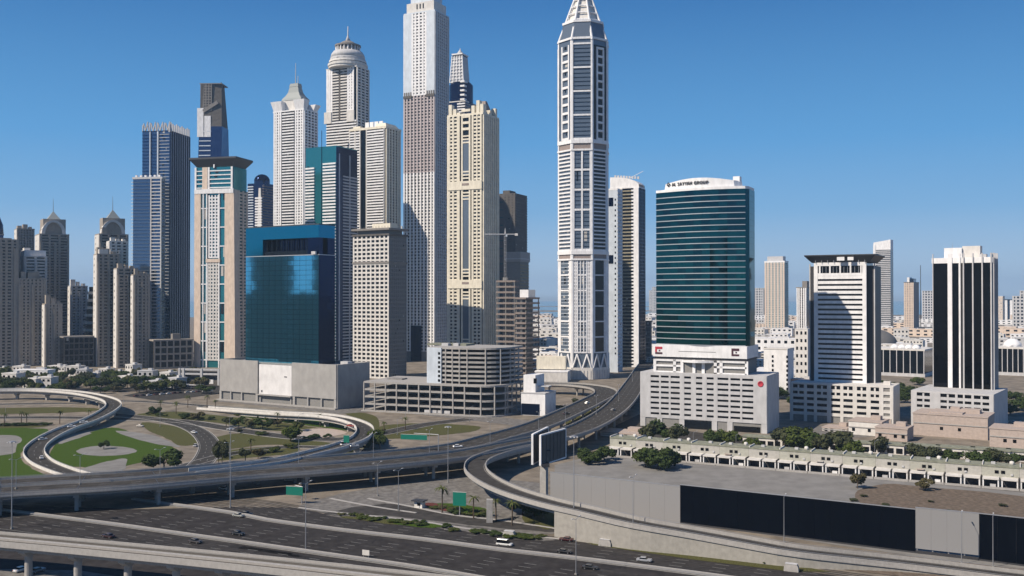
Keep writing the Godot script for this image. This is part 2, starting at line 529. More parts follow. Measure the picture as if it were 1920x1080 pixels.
	sheet("lawn", smooth_poly([Vector2(-118.52,-667.43),Vector2(-93.7,-649.41),Vector2(-81.31,-590.92),Vector2(-76.06,-507.79),Vector2(-87.08,-490.55),Vector2(-87.17,-538.07),Vector2(-87.45,-583.75),Vector2(-95.73,-616.14)]), 0.05, "dry_lawn")
	sheet("lawn", smooth_poly([Vector2(-234.59,-610.93),Vector2(-206.57,-590.92),Vector2(-187.51,-563.26),Vector2(-171.69,-526.3),Vector2(-177.15,-515.04),Vector2(-194.89,-542.11),Vector2(-215.88,-572.18)]), 0.05, "dry_lawn")
	sheet("lawn", smooth_poly([Vector2(-168.43,-542.11),Vector2(-156.26,-563.26),Vector2(-126.32,-542.11),Vector2(-99.27,-526.3),Vector2(-105.72,-515.04),Vector2(-132.38,-518.74),Vector2(-151.05,-504.25)]), 0.05, "dry_lawn")
	sheet("sand_patch", smooth_poly([Vector2(-128.01,-576.76),Vector2(-109.68,-581.4),Vector2(-96.88,-563.26),Vector2(-109.1,-546.21),Vector2(-125.2,-550.37)]), 0.07, "villa_pink")
	sheet("lawn", smooth_poly([Vector2(-194.5,-661.31),Vector2(-157.15,-643.62),Vector2(-125.22,-626.85),Vector2(-104.21,-605.8),Vector2(-93.44,-576.76),Vector2(-102.4,-576.76),Vector2(-133.34,-600.76),Vector2(-171.94,-632.34)]), 0.065, "lawn")
	sheet("lawn", smooth_poly([Vector2(-384.92,-680.01),Vector2(-346.17,-693.07),Vector2(-311.55,-693.07),Vector2(-290.58,-680.01),Vector2(-308.27,-661.31),Vector2(-370.92,-655.31)]), 0.05, "dry_lawn")
	sheet("lawn", smooth_poly([Vector2(33.9,-610.93),Vector2(51.85,-667.43),Vector2(69.39,-735.46),Vector2(77.5,-750.77),Vector2(57.15,-643.62),Vector2(39.35,-590.92)]), 0.05, "dry_lawn")
	# service court under the flyover and its planting
	sheet("paved_court", [Vector2(-81.64,-368.09),Vector2(-69.38,-390.99),Vector2(-45.85,-413.35),Vector2(-18.99,-428.04),Vector2(11.46,-413.35),Vector2(16.67,-375.74),Vector2(18.02,-325.06),Vector2(7.16,-322.88),Vector2(-29.63,-334.07),Vector2(-61.54,-346.89)], 0.055, "paving")
	sheet("slip_road", smooth_poly([Vector2(-68.97,-355.42),Vector2(-49.36,-370.92),Vector2(-32.08,-361.64),Vector2(-11.54,-346.89),Vector2(9.35,-337.19),Vector2(18.18,-328.01),Vector2(7.27,-328.01),Vector2(-14.95,-337.19),Vector2(-38.65,-348.56),Vector2(-58.54,-351.96)]), 0.075, "tarmac_old")
	sheet("verge", smooth_poly([Vector2(-62.14,-350.25),Vector2(-50,-346.89),Vector2(-31.93,-338.77),Vector2(-29.7,-334.84),Vector2(-41.12,-337.19),Vector2(-55.24,-343.6)]), 0.12, "dry_lawn")
	sheet("verge", smooth_poly([Vector2(-30.36,-369.97),Vector2(-22.68,-371.87),Vector2(-12.12,-364.38),Vector2(-6.9,-355.42),Vector2(-10.68,-350.25),Vector2(-19.61,-353.68),Vector2(-26.4,-360.74)]), 0.12, "lawn")
	sheet("flower_bed", smooth_poly([Vector2(-33.64,-369.97),Vector2(-30.6,-372.83),Vector2(-25.86,-364.38),Vector2(-21.78,-357.17),Vector2(-25.87,-358.95)]), 0.13, "flower_red")
	sheet("verge", smooth_poly([Vector2(-23.85,-331.01),Vector2(-16.33,-327.27),Vector2(-7.13,-321.45),Vector2(6.99,-315.15),Vector2(14.04,-316.53),Vector2(0,-325.06),Vector2(-14.75,-332.53)]), 0.12, "paving")
	sheet("verge", smooth_poly([Vector2(-42.96,-344.41),Vector2(-32.08,-340.36),Vector2(-24.13,-334.84),Vector2(-29.49,-332.53),Vector2(-39.25,-337.19)]), 0.14, "lawn")
	sheet("verge", [Vector2(23.69,-316.53),Vector2(39.32,-308.43),Vector2(56.43,-299.49),Vector2(82.71,-287.02),Vector2(92.85,-279.26),Vector2(80.62,-279.8),Vector2(55.06,-292.23),Vector2(38.5,-301.99),Vector2(25.75,-309.75)], 0.14, "dry_lawn")
	sheet("verge", smooth_poly([Vector2(5.97,-358.95),Vector2(16.04,-361.64),Vector2(16.41,-336.4),Vector2(11.01,-331.01),Vector2(3.81,-343.6)]), 0.14, "dry_lawn")
	# lots behind the hoarding
	sheet("sand_lot", [Vector2(20.25,-456.44),Vector2(46.26,-490.55),Vector2(74.84,-465.26),Vector2(143.72,-431.88),Vector2(210.31,-390.99),Vector2(234.46,-370.92),Vector2(167.65,-265.44),Vector2(94.74,-316.53),Vector2(16.45,-370.92)], 0.05, "lot_sand")
	sheet("rough_ground", smooth_poly([Vector2(138.76,-390.99),Vector2(159.1,-409.83),Vector2(177.78,-400.74),Vector2(206.39,-383.72),Vector2(205.95,-357.17),Vector2(175.3,-336.4),Vector2(152.75,-344.41),Vector2(136.35,-361.64)]), 0.08, "dirt")
	sheet("street", [Vector2(44.14,-497.3),Vector2(76.32,-474.43),Vector2(146.35,-439.77),Vector2(214.37,-398.53),Vector2(240.64,-380.69),Vector2(234.46,-370.92),Vector2(210.31,-390.99),Vector2(143.72,-431.88),Vector2(74.84,-465.26),Vector2(46.26,-490.55)], 0.09, "paving")
	sheet("verge", [Vector2(94.12,-283.09),Vector2(121.07,-295.21),Vector2(151.57,-281.98),Vector2(170.79,-270.4),Vector2(156.17,-247.31),Vector2(119.85,-270.4)], 0.14, "dirt")
	# city ground between the podiums
	sheet("street", [Vector2(148.27,-556.74),Vector2(178.52,-595.8),Vector2(249.19,-590.92),Vector2(317.47,-572.18),Vector2(300.76,-542.11),Vector2(227.7,-554.6),Vector2(154.08,-534.09)], 0.06, "paving")
	sheet("street", [Vector2(62.3,-590.92),Vector2(92.6,-667.43),Vector2(152.84,-1075.42),Vector2(156.42,-1075.42),Vector2(88.53,-590.92),Vector2(143.07,-526.3),Vector2(135.22,-507.79),Vector2(73.29,-550.37)], 0.06, "tarmac_old")
	sheet("forecourt", [Vector2(-228.58,-735.46),Vector2(-116.37,-655.31),Vector2(-89.72,-673.66),Vector2(8.2,-590.92),Vector2(13.68,-616.14),Vector2(-88,-720.77),Vector2(-230.44,-783.38)], 0.06, "paving")
	sheet("car_park", [Vector2(-313.99,-774.97),Vector2(-303.63,-868.25),Vector2(-260.25,-868.25),Vector2(-237.37,-791.98),Vector2(-269.4,-735.46)], 0.07, "tarmac_old")
	sheet("street", [Vector2(-480.02,-847.84),Vector2(-334.9,-837.99),Vector2(-276.93,-923.86),Vector2(-261.74,-889.67),Vector2(-314.62,-809.76),Vector2(-373.35,-800.77),Vector2(-466.3,-823.63)], 0.06, "tarmac_old")

# ---------- roads ----------
func skirt(p: Node3D, called: String, path: Array, off: float, m):
	var st := sten()
	for i in path.size() - 1:
		var a: Vector3 = path[i] + across(path, i) * off
		var b: Vector3 = path[i + 1] + across(path, i + 1) * off
		var a0 := Vector3(a.x, -0.2, a.z)
		var b0 := Vector3(b.x, -0.2, b.z)
		if off > 0: q4(st, a0, b0, b, a)
		else: q4(st, b0, a0, a, b)
	return done(p, called, st, m)

func lanes(p: Node3D, path: Array, half: float, n: int, y: float):
	for s in [-1, 1]:
		strip(p, "edge_line", path, s * (half - 0.7) - 0.1, s * (half - 0.7) + 0.1, y, "marking")
	for k in range(1, n):
		var o: float = -half + 0.7 + (2 * half - 1.4) * k / n
		var l := strip(p, "lane_marking", path, o - 0.1, o + 0.1, y, "marking", 4.0, 8.0)
		l.set_meta("kind", "stuff")

# a bridge deck on columns
func bridge(called: String, label: String, pts: Array, half: float, n: int, o := {}) -> Node3D:
	var t := thing(called, label, o.get("cat", "flyover"))
	var path := spline(pts, 5.0)
	sweep(t, "deck", path, -half - 0.3, half + 0.3, -0.5, 0.0, "light_concrete")
	sweep(t, "girder", path, -half * 0.72, half * 0.72, -o.get("deep", 1.9), -0.45, "light_concrete")
	strip(t, "road_surface", path, -half, half, 0.02, o.get("top", "tarmac_old"))
	lanes(t, path, half, n, 0.03)
	for s in [-1, 1]:
		sweep(t, "parapet", path, s * (half + 0.02) - 0.18, s * (half + 0.02) + 0.18, -0.3, o.get("wall", 0.95), o.get("wall_mat", "light_concrete"))
		sweep(t, "handrail", path, s * (half + 0.02) - 0.06, s * (half + 0.02) + 0.06, o.get("wall", 0.95) + 0.25, o.get("wall", 0.95) + 0.35, "steel")
	var run := 0.0
	var every: float = o.get("every", 26.0)
	for i in range(1, path.size()):
		run += path[i].distance_to(path[i - 1])
		var c: Vector3 = path[i]
		if run > every and c.y > 2.6:
			run = 0.0
			if o.has("limit") and c.z < o.limit: continue
			var r := across(path, i)
			var yaw := atan2(-r.z, r.x)
			var top: float = c.y - o.get("deep", 1.9)
			var fr := Transform3D(Basis(Vector3.UP, yaw), Vector3(c.x, 0, c.z))
			box(t, "expansion_joint", Vector3(0, c.y + 0.03, 0), Vector3(half * 1.96, 0.03, 0.35), "dark_steel", fr)
			box(t, "pier_cap", Vector3(0, top - 0.5, 0), Vector3(half * 1.3, 1.0, 2.0), "light_concrete", fr)
			if o.get("twin", false):
				for s in [-1, 1]:
					prism(t, "pier", circle(0.75, 12, Vector2(s * half * 0.42, 0)), -0.2, top - 0.98, "light_concrete", fr)
			else:
				loft(t, "pier", [rect(2.6, 1.6), rect(2.6, 1.6), rect(half * 1.05, 1.7)], [-0.2, top * 0.6, top - 0.98], o.get("pier_mat", "light_concrete"), false, fr)
	return t

func ground_road(called: String, pts: Array, half: float, n: int, y: float):
	var path := spline(pts, 5.0)
	var m := strip(self, called, path, -half, half, y, "tarmac_old")
	remove_child(m)
	enter(m, called, "", "", "", "structure")
	for s in [-1, 1]:
		sweep(m, "kerb", path, s * (half + 0.2) - 0.22, s * (half + 0.2) + 0.22, 0.0, 0.16, "light_concrete")
	lanes(m, path, half, n, y + 0.02)

func roads():
	bridge("flyover", "grey motorway flyover carriageway on columns, with the billboard and slip ramp beside it",
		[Vector3(-211.11,8,-339.93),Vector3(-188.86,8,-354.77),Vector3(-147.28,8,-368.85),Vector3(-104.1,8,-391.03),Vector3(-72,8,-405.67),Vector3(-28.71,8,-431.24),Vector3(-2.55,8,-460.25),Vector3(27.91,8,-503.01),Vector3(49.44,8,-556.91),Vector3(72.72,8,-645.47),Vector3(100.98,8,-790.95),Vector3(128.98,6,-952.16),Vector3(154.01,3,-1100.77),Vector3(175.29,0.2,-1228.5)], 8.4, 4, {"twin": true})
	bridge("flyover", "flyover carriageway that curls away into a white walled loop below the white octagonal tower",
		[Vector3(-220.94,8,-355.74),Vector3(-196.93,8,-369.9),Vector3(-153.83,8,-385.24),Vector3(-109.03,8,-409.51),Vector3(-75.54,8,-425.59),Vector3(-30.21,8,-453.82),Vector3(-8.15,8,-489.74),Vector3(14.88,8,-536.22),Vector3(38.69,8,-606.3),Vector3(55.84,8,-661.92),Vector3(69.63,8,-712.78),Vector3(68.65,8,-754.19),Vector3(52.05,8,-781.42),Vector3(30.73,8,-790.95),Vector3(6.55,8,-786.16)], 8.4, 4, {"twin": true})
	var rp: Array = [Vector3(18.46,8,-475.4),Vector3(0,8.2,-450.99),Vector3(-10.5,8.4,-430.27),Vector3(-15.1,8.6,-412.59),Vector3(-14.54,8.8,-391.4),Vector3(-9,9,-368.96),Vector3(0,9.3,-347.41),Vector3(12.72,9.5,-327.71),Vector3(24.67,8.8,-317.89),Vector3(39.24,7.5,-307.73),Vector3(56.67,6,-300.68),Vector3(71.62,4.8,-293.68),Vector3(86.13,3.6,-287.8),Vector3(115.95,1.5,-282.76),Vector3(145.01,0.25,-272.61),Vector3(161.17,0.15,-264.46)]
	var t := bridge("slip_ramp", "single lane slip ramp with pale parapets hooking off the flyover past the long hoarding", rp, 4.4, 1, {"cat": "ramp", "every": 34.0, "limit": 0.0, "pier_mat": "light_concrete", "wall_mat": "light_concrete", "wall": 1.05, "limit_": 0})
	var path := spline(rp, 5.0)
	var tail := []
	for p in path:
		if p.x > 15.0 and p.z > -345.0: tail.append(p)
	skirt(t, "retaining_wall", tail, 4.3, "wall_beige")
	skirt(t, "retaining_wall", tail, -4.3, "wall_beige")
	var e: Vector3 = tail[0]
	var er := across(tail, 0)
	var st := sten()
	q4(st, Vector3(e.x - er.x * 4.3, -0.2, e.z - er.z * 4.3), Vector3(e.x + er.x * 4.3, -0.2, e.z + er.z * 4.3), e + er * 4.3, e - er * 4.3)
	done(t, "abutment_wall", st, "wall_beige")
	box(t, "pier", Vector3(-7.94,4,-341) + Vector3(0, 0, 0), Vector3(2.2, 8.2, 2.4), "light_concrete")
	bridge("loop_ramp", "elevated ramp with white parapets curving down into the green interchange lawn",
		[Vector3(-440.46,7,-734.79),Vector3(-412.45,7,-743.08),Vector3(-373.31,7,-747.3),Vector3(-330.73,7,-726.67),Vector3(-293.16,7,-688.66),Vector3(-271.82,6.5,-655.66),Vector3(-261.44,5.6,-620.71),Vector3(-257.21,4.2,-583.8),Vector3(-259.46,2.6,-558.01),Vector3(-255.96,1.2,-526.08),Vector3(-245.95,0.4,-494.82),Vector3(-227.57,0.2,-464.1),Vector3(-205.48,0.15,-438.95),Vector3(-185.69,0.12,-421.16),Vector3(-163.81,0.12,-404.63)], 4.8, 2, {"cat": "ramp", "wall_mat": "offwhite", "deep": 2.3, "wall": 1.25})
	bridge("loop_ramp", "hairpin ramp with a pale rim beside the open parking deck, joining the flyover",
		[Vector3(-219.58,0.5,-682.19),Vector3(-184.56,2.2,-652.09),Vector3(-151.61,4.2,-620.9),Vector3(-118.93,6,-595.35),Vector3(-98.88,6,-574.84),Vector3(-83.4,6.2,-540.7),Vector3(-78.41,6.6,-501.15),Vector3(-83.13,7,-468.3),Vector3(-92.89,7.4,-440.68),Vector3(-102.15,7.8,-418.55),Vector3(-116.28,8,-403.16),Vector3(-130.52,8,-392.21)], 4.6, 2, {"cat": "ramp", "wall_mat": "offwhite", "deep": 2.6, "wall": 1.3})
	ground_road("road", [Vector3(-284.94,0,-658.3),Vector3(-243.18,0,-635.12),Vector3(-212.67,0,-608.35),Vector3(-187.31,0,-572.18),Vector3(-164.64,0,-522.49),Vector3(-152.06,0,-477.57),Vector3(-146.35,0,-439.77),Vector3(-144.64,0,-407.52)], 5.5, 3, 0.1)
	ground_road("road", [Vector3(-368.44,0,-632.34),Vector3(-303.1,0,-635.12),Vector3(-250.44,0,-626.85),Vector3(-211.97,0,-616.14),Vector3(-170.97,0,-581.4),Vector3(-134.87,0,-552.48),Vector3(-107.47,0,-538.07),Vector3(-90.23,0,-542.11),Vector3(-75,0,-563.26),Vector3(-53.34,0,-600.76),Vector3(-27.83,0,-626.85)], 6.0, 3, 0.08)
	ground_road("road", [Vector3(-411.78,0,-706.65),Vector3(-358.22,0,-717.19),Vector3(-324.01,0,-720.77),Vector3(-297.97,0,-735.46),Vector3(-250.76,0,-717.19),Vector3(-207.7,0,-693.07),Vector3(-163.73,0,-670.53),Vector3(-131.51,0,-658.3)], 4.0, 2, 0.08)
	ground_road("road", [Vector3(-165.05,0,-413.35),Vector3(-159.04,0,-434.48),Vector3(-152.87,0,-459.35),Vector3(-141.5,0,-490.55),Vector3(-119.15,0,-511.39),Vector3(-89.51,0,-504.25),Vector3(-54.42,0,-490.55)], 4.0, 2, 0.06)
	# motorway medians, lanes
	var m1 := spline([Vector3(-234.56,0,-377.7),Vector3(-176.05,0,-352.82),Vector3(-138.56,0,-336.4),Vector3(-113.26,0,-324.33),Vector3(-82.41,0,-309.75),Vector3(-55.97,0,-297.03),Vector3(-31.62,0,-285.32),Vector3(-9.07,0,-272.94),Vector3(19.86,0,-256.05)], 8.0)
	var m2 := spline([Vector3(-148.7,0,-377.7),Vector3(-104.44,0,-355.42),Vector3(-87.62,0,-343.6),Vector3(-56.91,0,-328.01),Vector3(-28.89,0,-315.83),Vector3(-1.17,0,-301.99),Vector3(16.33,0,-294.61),Vector3(50.87,0,-278.19),Vector3(72.46,0,-266.91),Vector3(102.25,0,-249.44)], 8.0)
	var k := 0
	for mp in [m1, m2]:
		var md := thing("median_barrier", ["pale concrete median between the wide carriageways, beside the railway viaduct", "pale concrete median between motorway and service road below the slip ramp"][k], "barrier")
		sweep(md, "kerb_strip", mp, -1.3, 1.3, 0.0, 0.18, "concrete")
		sweep(md, "barrier_wall", mp, -0.28, 0.28, 0.17, 0.95, "light_concrete")
		sweep(md, "guard_rail", mp, 1.02, 1.12, 0.55, 0.85, "steel")
		k += 1
	for o in [-20.0, -16.4, -12.8, -9.2, -5.6, 5.4, 9.0, 12.6, 16.2, 19.8]:
		if o < 0 :
			var l := strip(self, "lane_marking", m1, o - 0.1, o + 0.1, 0.075, "marking", 4.0, 8.0)
			remove_child(l); enter(l, "lane_marking", "", "", "", "structure")
		var l2 := strip(self, "lane_marking", m1 if o > 0 else m2, o - 0.1, o + 0.1, 0.075, "marking", 0.0 if absf(o) > 19 else 4.0, 8.0)
		remove_child(l2); enter(l2, "lane_marking", "", "", "", "structure")
	# worn wheel tracks in the lanes
	for o in [-22.0, -18.4, -14.8, -11.2, -7.6, -4.0, 4.0, 7.4, 11.0, 14.6, 18.2]:
		for w in [-0.8, 0.8]:
			var wt := strip(self, "wheel_track", m1 if o > 0 else m2, o + w - 0.35, o + w + 0.35, 0.062, "tarmac_worn")
			remove_child(wt); enter(wt, "wheel_track", "", "", "", "structure")
	# resurfaced patches
	for i in 26:
		var at: Vector3 = (Vector3(-180.19,0,-325.06)).lerp(Vector3(53.76,0,-285.32), rng.randf()) + Vector3(0, 0, rng.randf_range(-14, 12))
		var pt := box(self, "road_patch", Vector3(at.x, 0.064, at.z), Vector3(rng.randf_range(5, 26), 0.008, rng.randf_range(1.6, 3.3)), ["tarmac_patch", "tarmac_worn"][i % 2])
		pt.rotation_degrees.y = -25.5
		pt.scale = pt.scale
		remove_child(pt); enter(pt, "road_patch", "", "", "", "structure")
	# kerbs of the islands in the court
	for c in [[Vector3(-80.81,0,-364.38),Vector3(-63.06,0,-355.42),Vector3(-50.49,0,-350.25),Vector3(-32.23,0,-341.97),Vector3(-14.68,0,-331.01),Vector3(7.11,0,-320.74),Vector3(17.54,0,-316.53)], [Vector3(-56.99,0,-380.69),Vector3(-40.82,0,-368.09),Vector3(-21.46,0,-351.96),Vector3(-3.81,0,-343.6),Vector3(15.6,0,-331.01)], [Vector3(-71.77,0,-380.69),Vector3(-52.79,0,-366.22),Vector3(-35.47,0,-355.42)], [Vector3(23.51,0,-316.53),Vector3(39.15,0,-307.12),Vector3(56.2,0,-298.26),Vector3(82.38,0,-285.88)]]:
		var kp := spline(c, 6.0)
		var kt := sweep(self, "kerb", kp, -0.7, 0.7, 0.0, 0.16, "light_concrete")
		remove_child(kt); enter(kt, "kerb", "", "", "", "structure")
	railway()

func railway():
	var pts: Array = [Vector3(-177.45,9.5,-285.82),Vector3(-148.1,9.5,-278.33),Vector3(-105.97,9.5,-265.57),Vector3(-67.28,9.5,-252.93),Vector3(-34.78,9.5,-241.44),Vector3(-7.69,9.5,-231.37),Vector3(17.17,9.5,-221.34)]
	var path := spline(pts, 5.0)
	var t := thing("railway_viaduct", "pale concrete metro viaduct with two track troughs on single columns", "viaduct")
	sweep(t, "deck", path, -4.9, 4.9, -0.5, 0.0, "light_concrete")
	sweep(t, "girder", path, -3.0, 3.0, -1.9, -0.48, "light_concrete")
	for s in [-1, 1]:
		sweep(t, "parapet", path, s * 4.75 - 0.15, s * 4.75 + 0.15, 0.0, 1.15, "light_concrete")
		sweep(t, "cable_ledge", path, s * 4.2 - 0.35, s * 4.2 + 0.35, 0.0, 0.5, "concrete")
		sweep(t, "track_bed", path, s * 2.05 - 1.3, s * 2.05 + 1.3, 0.0, 0.18, "concrete")
		for g in [-0.72, 0.72]:
			sweep(t, "rail", path, s * 2.05 + g - 0.06, s * 2.05 + g + 0.06, 0.17, 0.36, "dark_stone")
		sweep(t, "power_rail", path, s * 2.05 + s * 1.15 - 0.08, s * 2.05 + s * 1.15 + 0.08, 0.3, 0.55, "dark_stone")
	sweep(t, "walkway", path, -0.6, 0.6, 0.0, 0.75, "light_concrete")
	var run := 8.0
	for i in range(1, path.size()):
		run += path[i].distance_to(path[i - 1])
		if run > 15.0:
			run = 0.0
			var c: Vector3 = path[i]
			var r := across(path, i)
			var fr := Transform3D(Basis(Vector3.UP, atan2(-r.z, r.x)), Vector3(c.x, 0, c.z))
			loft(t, "pier_cap", [rect(2.2, 2.0), rect(5.4, 2.2), rect(5.4, 2.2)], [c.y - 3.6, c.y - 2.4, c.y - 1.88], "light_concrete", false, fr)
			prism(t, "pier", circle(1.05, 16), -0.2, c.y - 3.58, "light_concrete", fr)


# ---------- towers and podiums near the interchange ----------
func towers_near():
	green_tower()
	striped_tower()
	black_tower()
	blue_glass_tower()
	parking_building()
	grid_tower()
	octagon_tower()

# a sheet of separate glass panels, each set very slightly out of true
func panels(t: Node3D, fr: Transform3D, w: float, y0: float, y1: float, cols: int, rows: int, mats: Array, wob := 0.35, gap := 0.12, z := 0.12):
	var dx := w / cols
	var dy := (y1 - y0) / rows
	for j in rows:
		for i in cols:
			var n := box(t, "glass_panel", Vector3.ZERO, Vector3.ONE, mats[rng.randi() % mats.size()])
			var bs := Basis(Vector3.UP, deg_to_rad(rng.randf_range(-wob, wob))) * Basis(Vector3.RIGHT, deg_to_rad(rng.randf_range(-wob, wob)))
			n.transform = fr * Transform3D(bs * Basis.from_scale(Vector3(dx - gap, dy - gap, 0.16)), Vector3(dx * (i + 0.5), y0 + dy * (j + 0.5), z))

func letters(p: Node3D, called: String, txt: String, h: float, m: String, tr: Transform3D):
	var tm := TextMesh.new()
	tm.text = txt
	var f := SystemFont.new()
	f.font_names = PackedStringArray(["Droid Sans"])
	tm.font = f
	f.font_weight = 700
	tm.font_size = 64
	tm.pixel_size = h / 46.0
	tm.depth = 0.25
	tm.material = M[m]
	return inst(p, called, tm, tr)

func green_tower():
	# podium and tower are one building
	var b: Array = [Vector3(121.82,0,-593.12),-27,77.3,25.62]
	var t := thing("office_tower", "curved dark green glass office tower with white crown sign on a grey podium", "tower", b[0], b[1])
	var w: float = b[2]
	var d: float = maxf(b[3], 34.0)
	var hp: float = 33.03
	var f := side("front", w, d)
	prism(t, "podium_core", rect(w - 0.8, d - 0.8), 0, hp - 0.3, "concrete")
	# podium front: rows of long slots, wall built from piers and bands
	var rows := 8
	var fy0 := 5.6
	var dy := (hp - 1.4 - fy0) / rows
	var groups := [[0.0, 0.085], [0.155, 0.17], [0.235, 0.25], [0.325, 0.36], [0.415, 0.455], [0.505, 0.54], [0.595, 0.625], [0.71, 0.725], [0.8, 0.815], [0.9, 1.0]]
	for g in groups:
		box(t, "wall_pier", Vector3((g[0] + g[1]) / 2 * w, (fy0 + hp) / 2, -0.1), Vector3((g[1] - g[0]) * w, hp - fy0, 0.6), "pale_grey", f)
	for j in rows + 1:
		var bh := 1.95 if j < rows else 1.4
		var yb := fy0 + j * dy
		box(t, "wall_band", Vector3(w / 2, yb + bh / 2, -0.13), Vector3(w - 0.3, bh, 0.54), "pale_grey", f)
	for j in rows:
		for i in groups.size() - 1:
			var x0: float = groups[i][1] * w
			var x1: float = groups[i + 1][0] * w
			box(t, "window", Vector3((x0 + x1) / 2, fy0 + j * dy + 1.9 + (dy - 1.9) / 2, -0.35), Vector3(x1 - x0, dy - 1.8, 0.1), ["pane_a", "pane_b"][rng.randi() % 2], f)
	for x in [0.02, 0.16, 0.34, 0.6, 0.72, 0.98]:
		box(t, "ground_pier", Vector3(x * w, fy0 / 2, -0.15), Vector3(3.2, fy0, 0.5), "pale_grey", f)
	box(t, "entrance_glass", Vector3(0.47 * w, fy0 / 2 - 0.3, -0.3), Vector3(0.24 * w, fy0 - 0.6, 0.12), "glass_grey", f)
	box(t, "shopfront", Vector3(0.85 * w, 1.8, -0.3), Vector3(0.2 * w, 3.4, 0.12), "pane_b", f)
	for k in ["right", "left", "back"]:
		var wk := d if k != "back" else w
		box(t, "side_wall", Vector3(wk / 2, hp / 2, -0.1), Vector3(wk, hp, 0.6), "pale_grey", side(k, w, d))
	prism(t, "podium_roof", rect(w + 0.2, d + 0.2), hp, hp + 0.5, "pale_grey")
	# round red mark on the podium wall
	var ring := Transform3D(f.basis * Basis(Vector3.RIGHT, PI / 2), f * Vector3(0.955 * w, hp - 4.2, 0.24))
	lathe(t, "round_mark", Vector3.ZERO, [Vector2(1.75, 0), Vector2(1.75, 0.12), Vector2(1.1, 0.12), Vector2(1.1, 0.02)], "red_logo", 20).transform = ring
	# terrace storeys between podium and tower
	var tw := w * 0.745
	var tx := -w * 0.035
	var td := d * 0.86
	var ht: float = 41.45
	prism(t, "terrace_core", rect(tw - 1.0, td - 1.0, Vector2(tx, -1.5)), hp, ht, "concrete")
	var tf := Transform3D(Basis.IDENTITY, Vector3(tx - tw / 2, 0, td / 2 - 1.5))
	for x in [0.0, 0.22, 0.3, 0.43, 0.53, 0.66, 0.72, 0.985]:
		box(t, "terrace_pier", Vector3(x * tw + 0.9, (hp + ht) / 2, 0.1), Vector3(1.8, ht - hp, 0.6), "white", tf)
	for s in [[0.0, 0.3], [0.66, 1.0]]:
		for yy in [hp + 0.6, (hp + ht) / 2 + 0.3, ht - 0.6]:
			box(t, "terrace_band", Vector3((s[0] + s[1]) / 2 * tw, yy, 0.05), Vector3((s[1] - s[0]) * tw, 1.2, 0.7), "white", tf)
	var can := []
	for i in 13:
		var u := i / 12.0
		can.append(Vector2(tx - tw * 0.2 + tw * 0.36 * u, td / 2 - 1.8 + sin(u * PI) * 4.5))
	can.append(Vector2(tx + tw * 0.16, td / 2 - 2.4))
	can.append(Vector2(tx - tw * 0.2, td / 2 - 2.4))
	prism(t, "curved_canopy", can, ht - 1.5, ht - 0.2, "white")
	# white belt with the two marks
	var hb: float = 50.29
	prism(t, "dark_joint", rect(tw - 1.2, td - 1.0, Vector2(tx, -1.5)), ht, ht + 1.6, "dark_steel")
	prism(t, "white_belt", rect(tw + 0.6, td + 0.6, Vector2(tx, -1.5)), ht + 1.5, hb, "white")
	var bf := Transform3D(Basis.IDENTITY, Vector3(tx - tw / 2, 0, td / 2 - 1.2))
	var k2 := 0
	for x in [0.06, 0.885]:
		var cy := (ht + 1.5 + hb) / 2
		var lg: String = ["red_logo", "dark_logo"][k2]
		box(t, "logo", Vector3(x * tw, cy + 1.7, 0.08), Vector3(4.6, 1.5, 0.16), lg, bf)
		box(t, "logo", Vector3(x * tw - 1.75, cy, 0.08), Vector3(1.1, 1.88, 0.16), lg, bf)
		box(t, "logo", Vector3(x * tw, cy - 1.55, 0.08), Vector3(4.6, 1.15, 0.16), "dark_logo", bf)
		box(t, "logo", Vector3(x * tw + 0.5, cy + 0.05, 0.08), Vector3(0.9, 0.9, 0.16), "dark_logo", bf)
		k2 += 1
	box(t, "belt_groove", Vector3(0.48 * tw, (ht + hb) / 2 + 0.6, 0.06), Vector3(0.4 * tw, 0.22, 0.1), "dark_steel", bf)
	# the shaft: a shallow convex front
	var h: float = 144.6
	var arc := []
	var nseg := 11
	for i in nseg + 1:
		var u := float(i) / nseg
		arc.append(Vector2(tx - tw / 2 + tw * 0.975 * u, td / 2 - 9.0 + 10.5 * sin(PI * (0.14 + 0.66 * u)) - 2.6))
	var ring0 := arc.duplicate()
	var last: Vector2 = arc[nseg]
	ring0.append(Vector2(tx + tw / 2, last.y - 3.0))
	ring0.append(Vector2(tx + tw / 2, last.y - 17.0))
	ring0.append(Vector2(tx - tw / 2, last.y - 17.0))
	prism(t, "shaft", ring0, hb, h, "glass_green_deep")
	var fl := 26
	var fh := (h - hb) / fl
	for j in fl:
		for i in nseg:
			var fr := frame(arc[i], arc[i + 1])
			var lw: float = arc[i].distance_to(arc[i + 1])
			var n := box(t, "glass_panel", Vector3.ZERO, Vector3.ONE, ["glass_green", "glass_green", "glass_green_deep"][rng.randi() % 3])
			var bs := Basis(Vector3.UP, deg_to_rad(rng.randf_range(-0.3, 0.3))) * Basis(Vector3.RIGHT, deg_to_rad(rng.randf_range(-0.3, 0.3)))
			n.transform = fr * Transform3D(bs * Basis.from_scale(Vector3(lw - 0.05, fh - 0.6, 0.16)), Vector3(lw / 2, hb + fh * (j + 0.5) + 0.25, 0.1))
		var st := sten()
		var o := []
		var inn := []
		for p in arc:
			o.append(p + Vector2(0, 0.42))
			inn.append(p + Vector2(0, -0.3))
		inn.reverse()
		var poly := outward(o + inn)
		st_loft(st, [poly, poly], [hb + fh * j - 0.02, hb + fh * j + 0.5])
		done(t, "floor_band", st, "steel")
	var sf := frame(Vector2(tx + tw / 2, last.y - 3.0), Vector2(tx + tw / 2, last.y - 17.0))
	panels(t, sf, 14.0, hb, h, 1, 26, ["glass_green"], 0.2)
	# crown
	var c0 := []
	for p in ring0: c0.append(p + Vector2(0, 0.5))
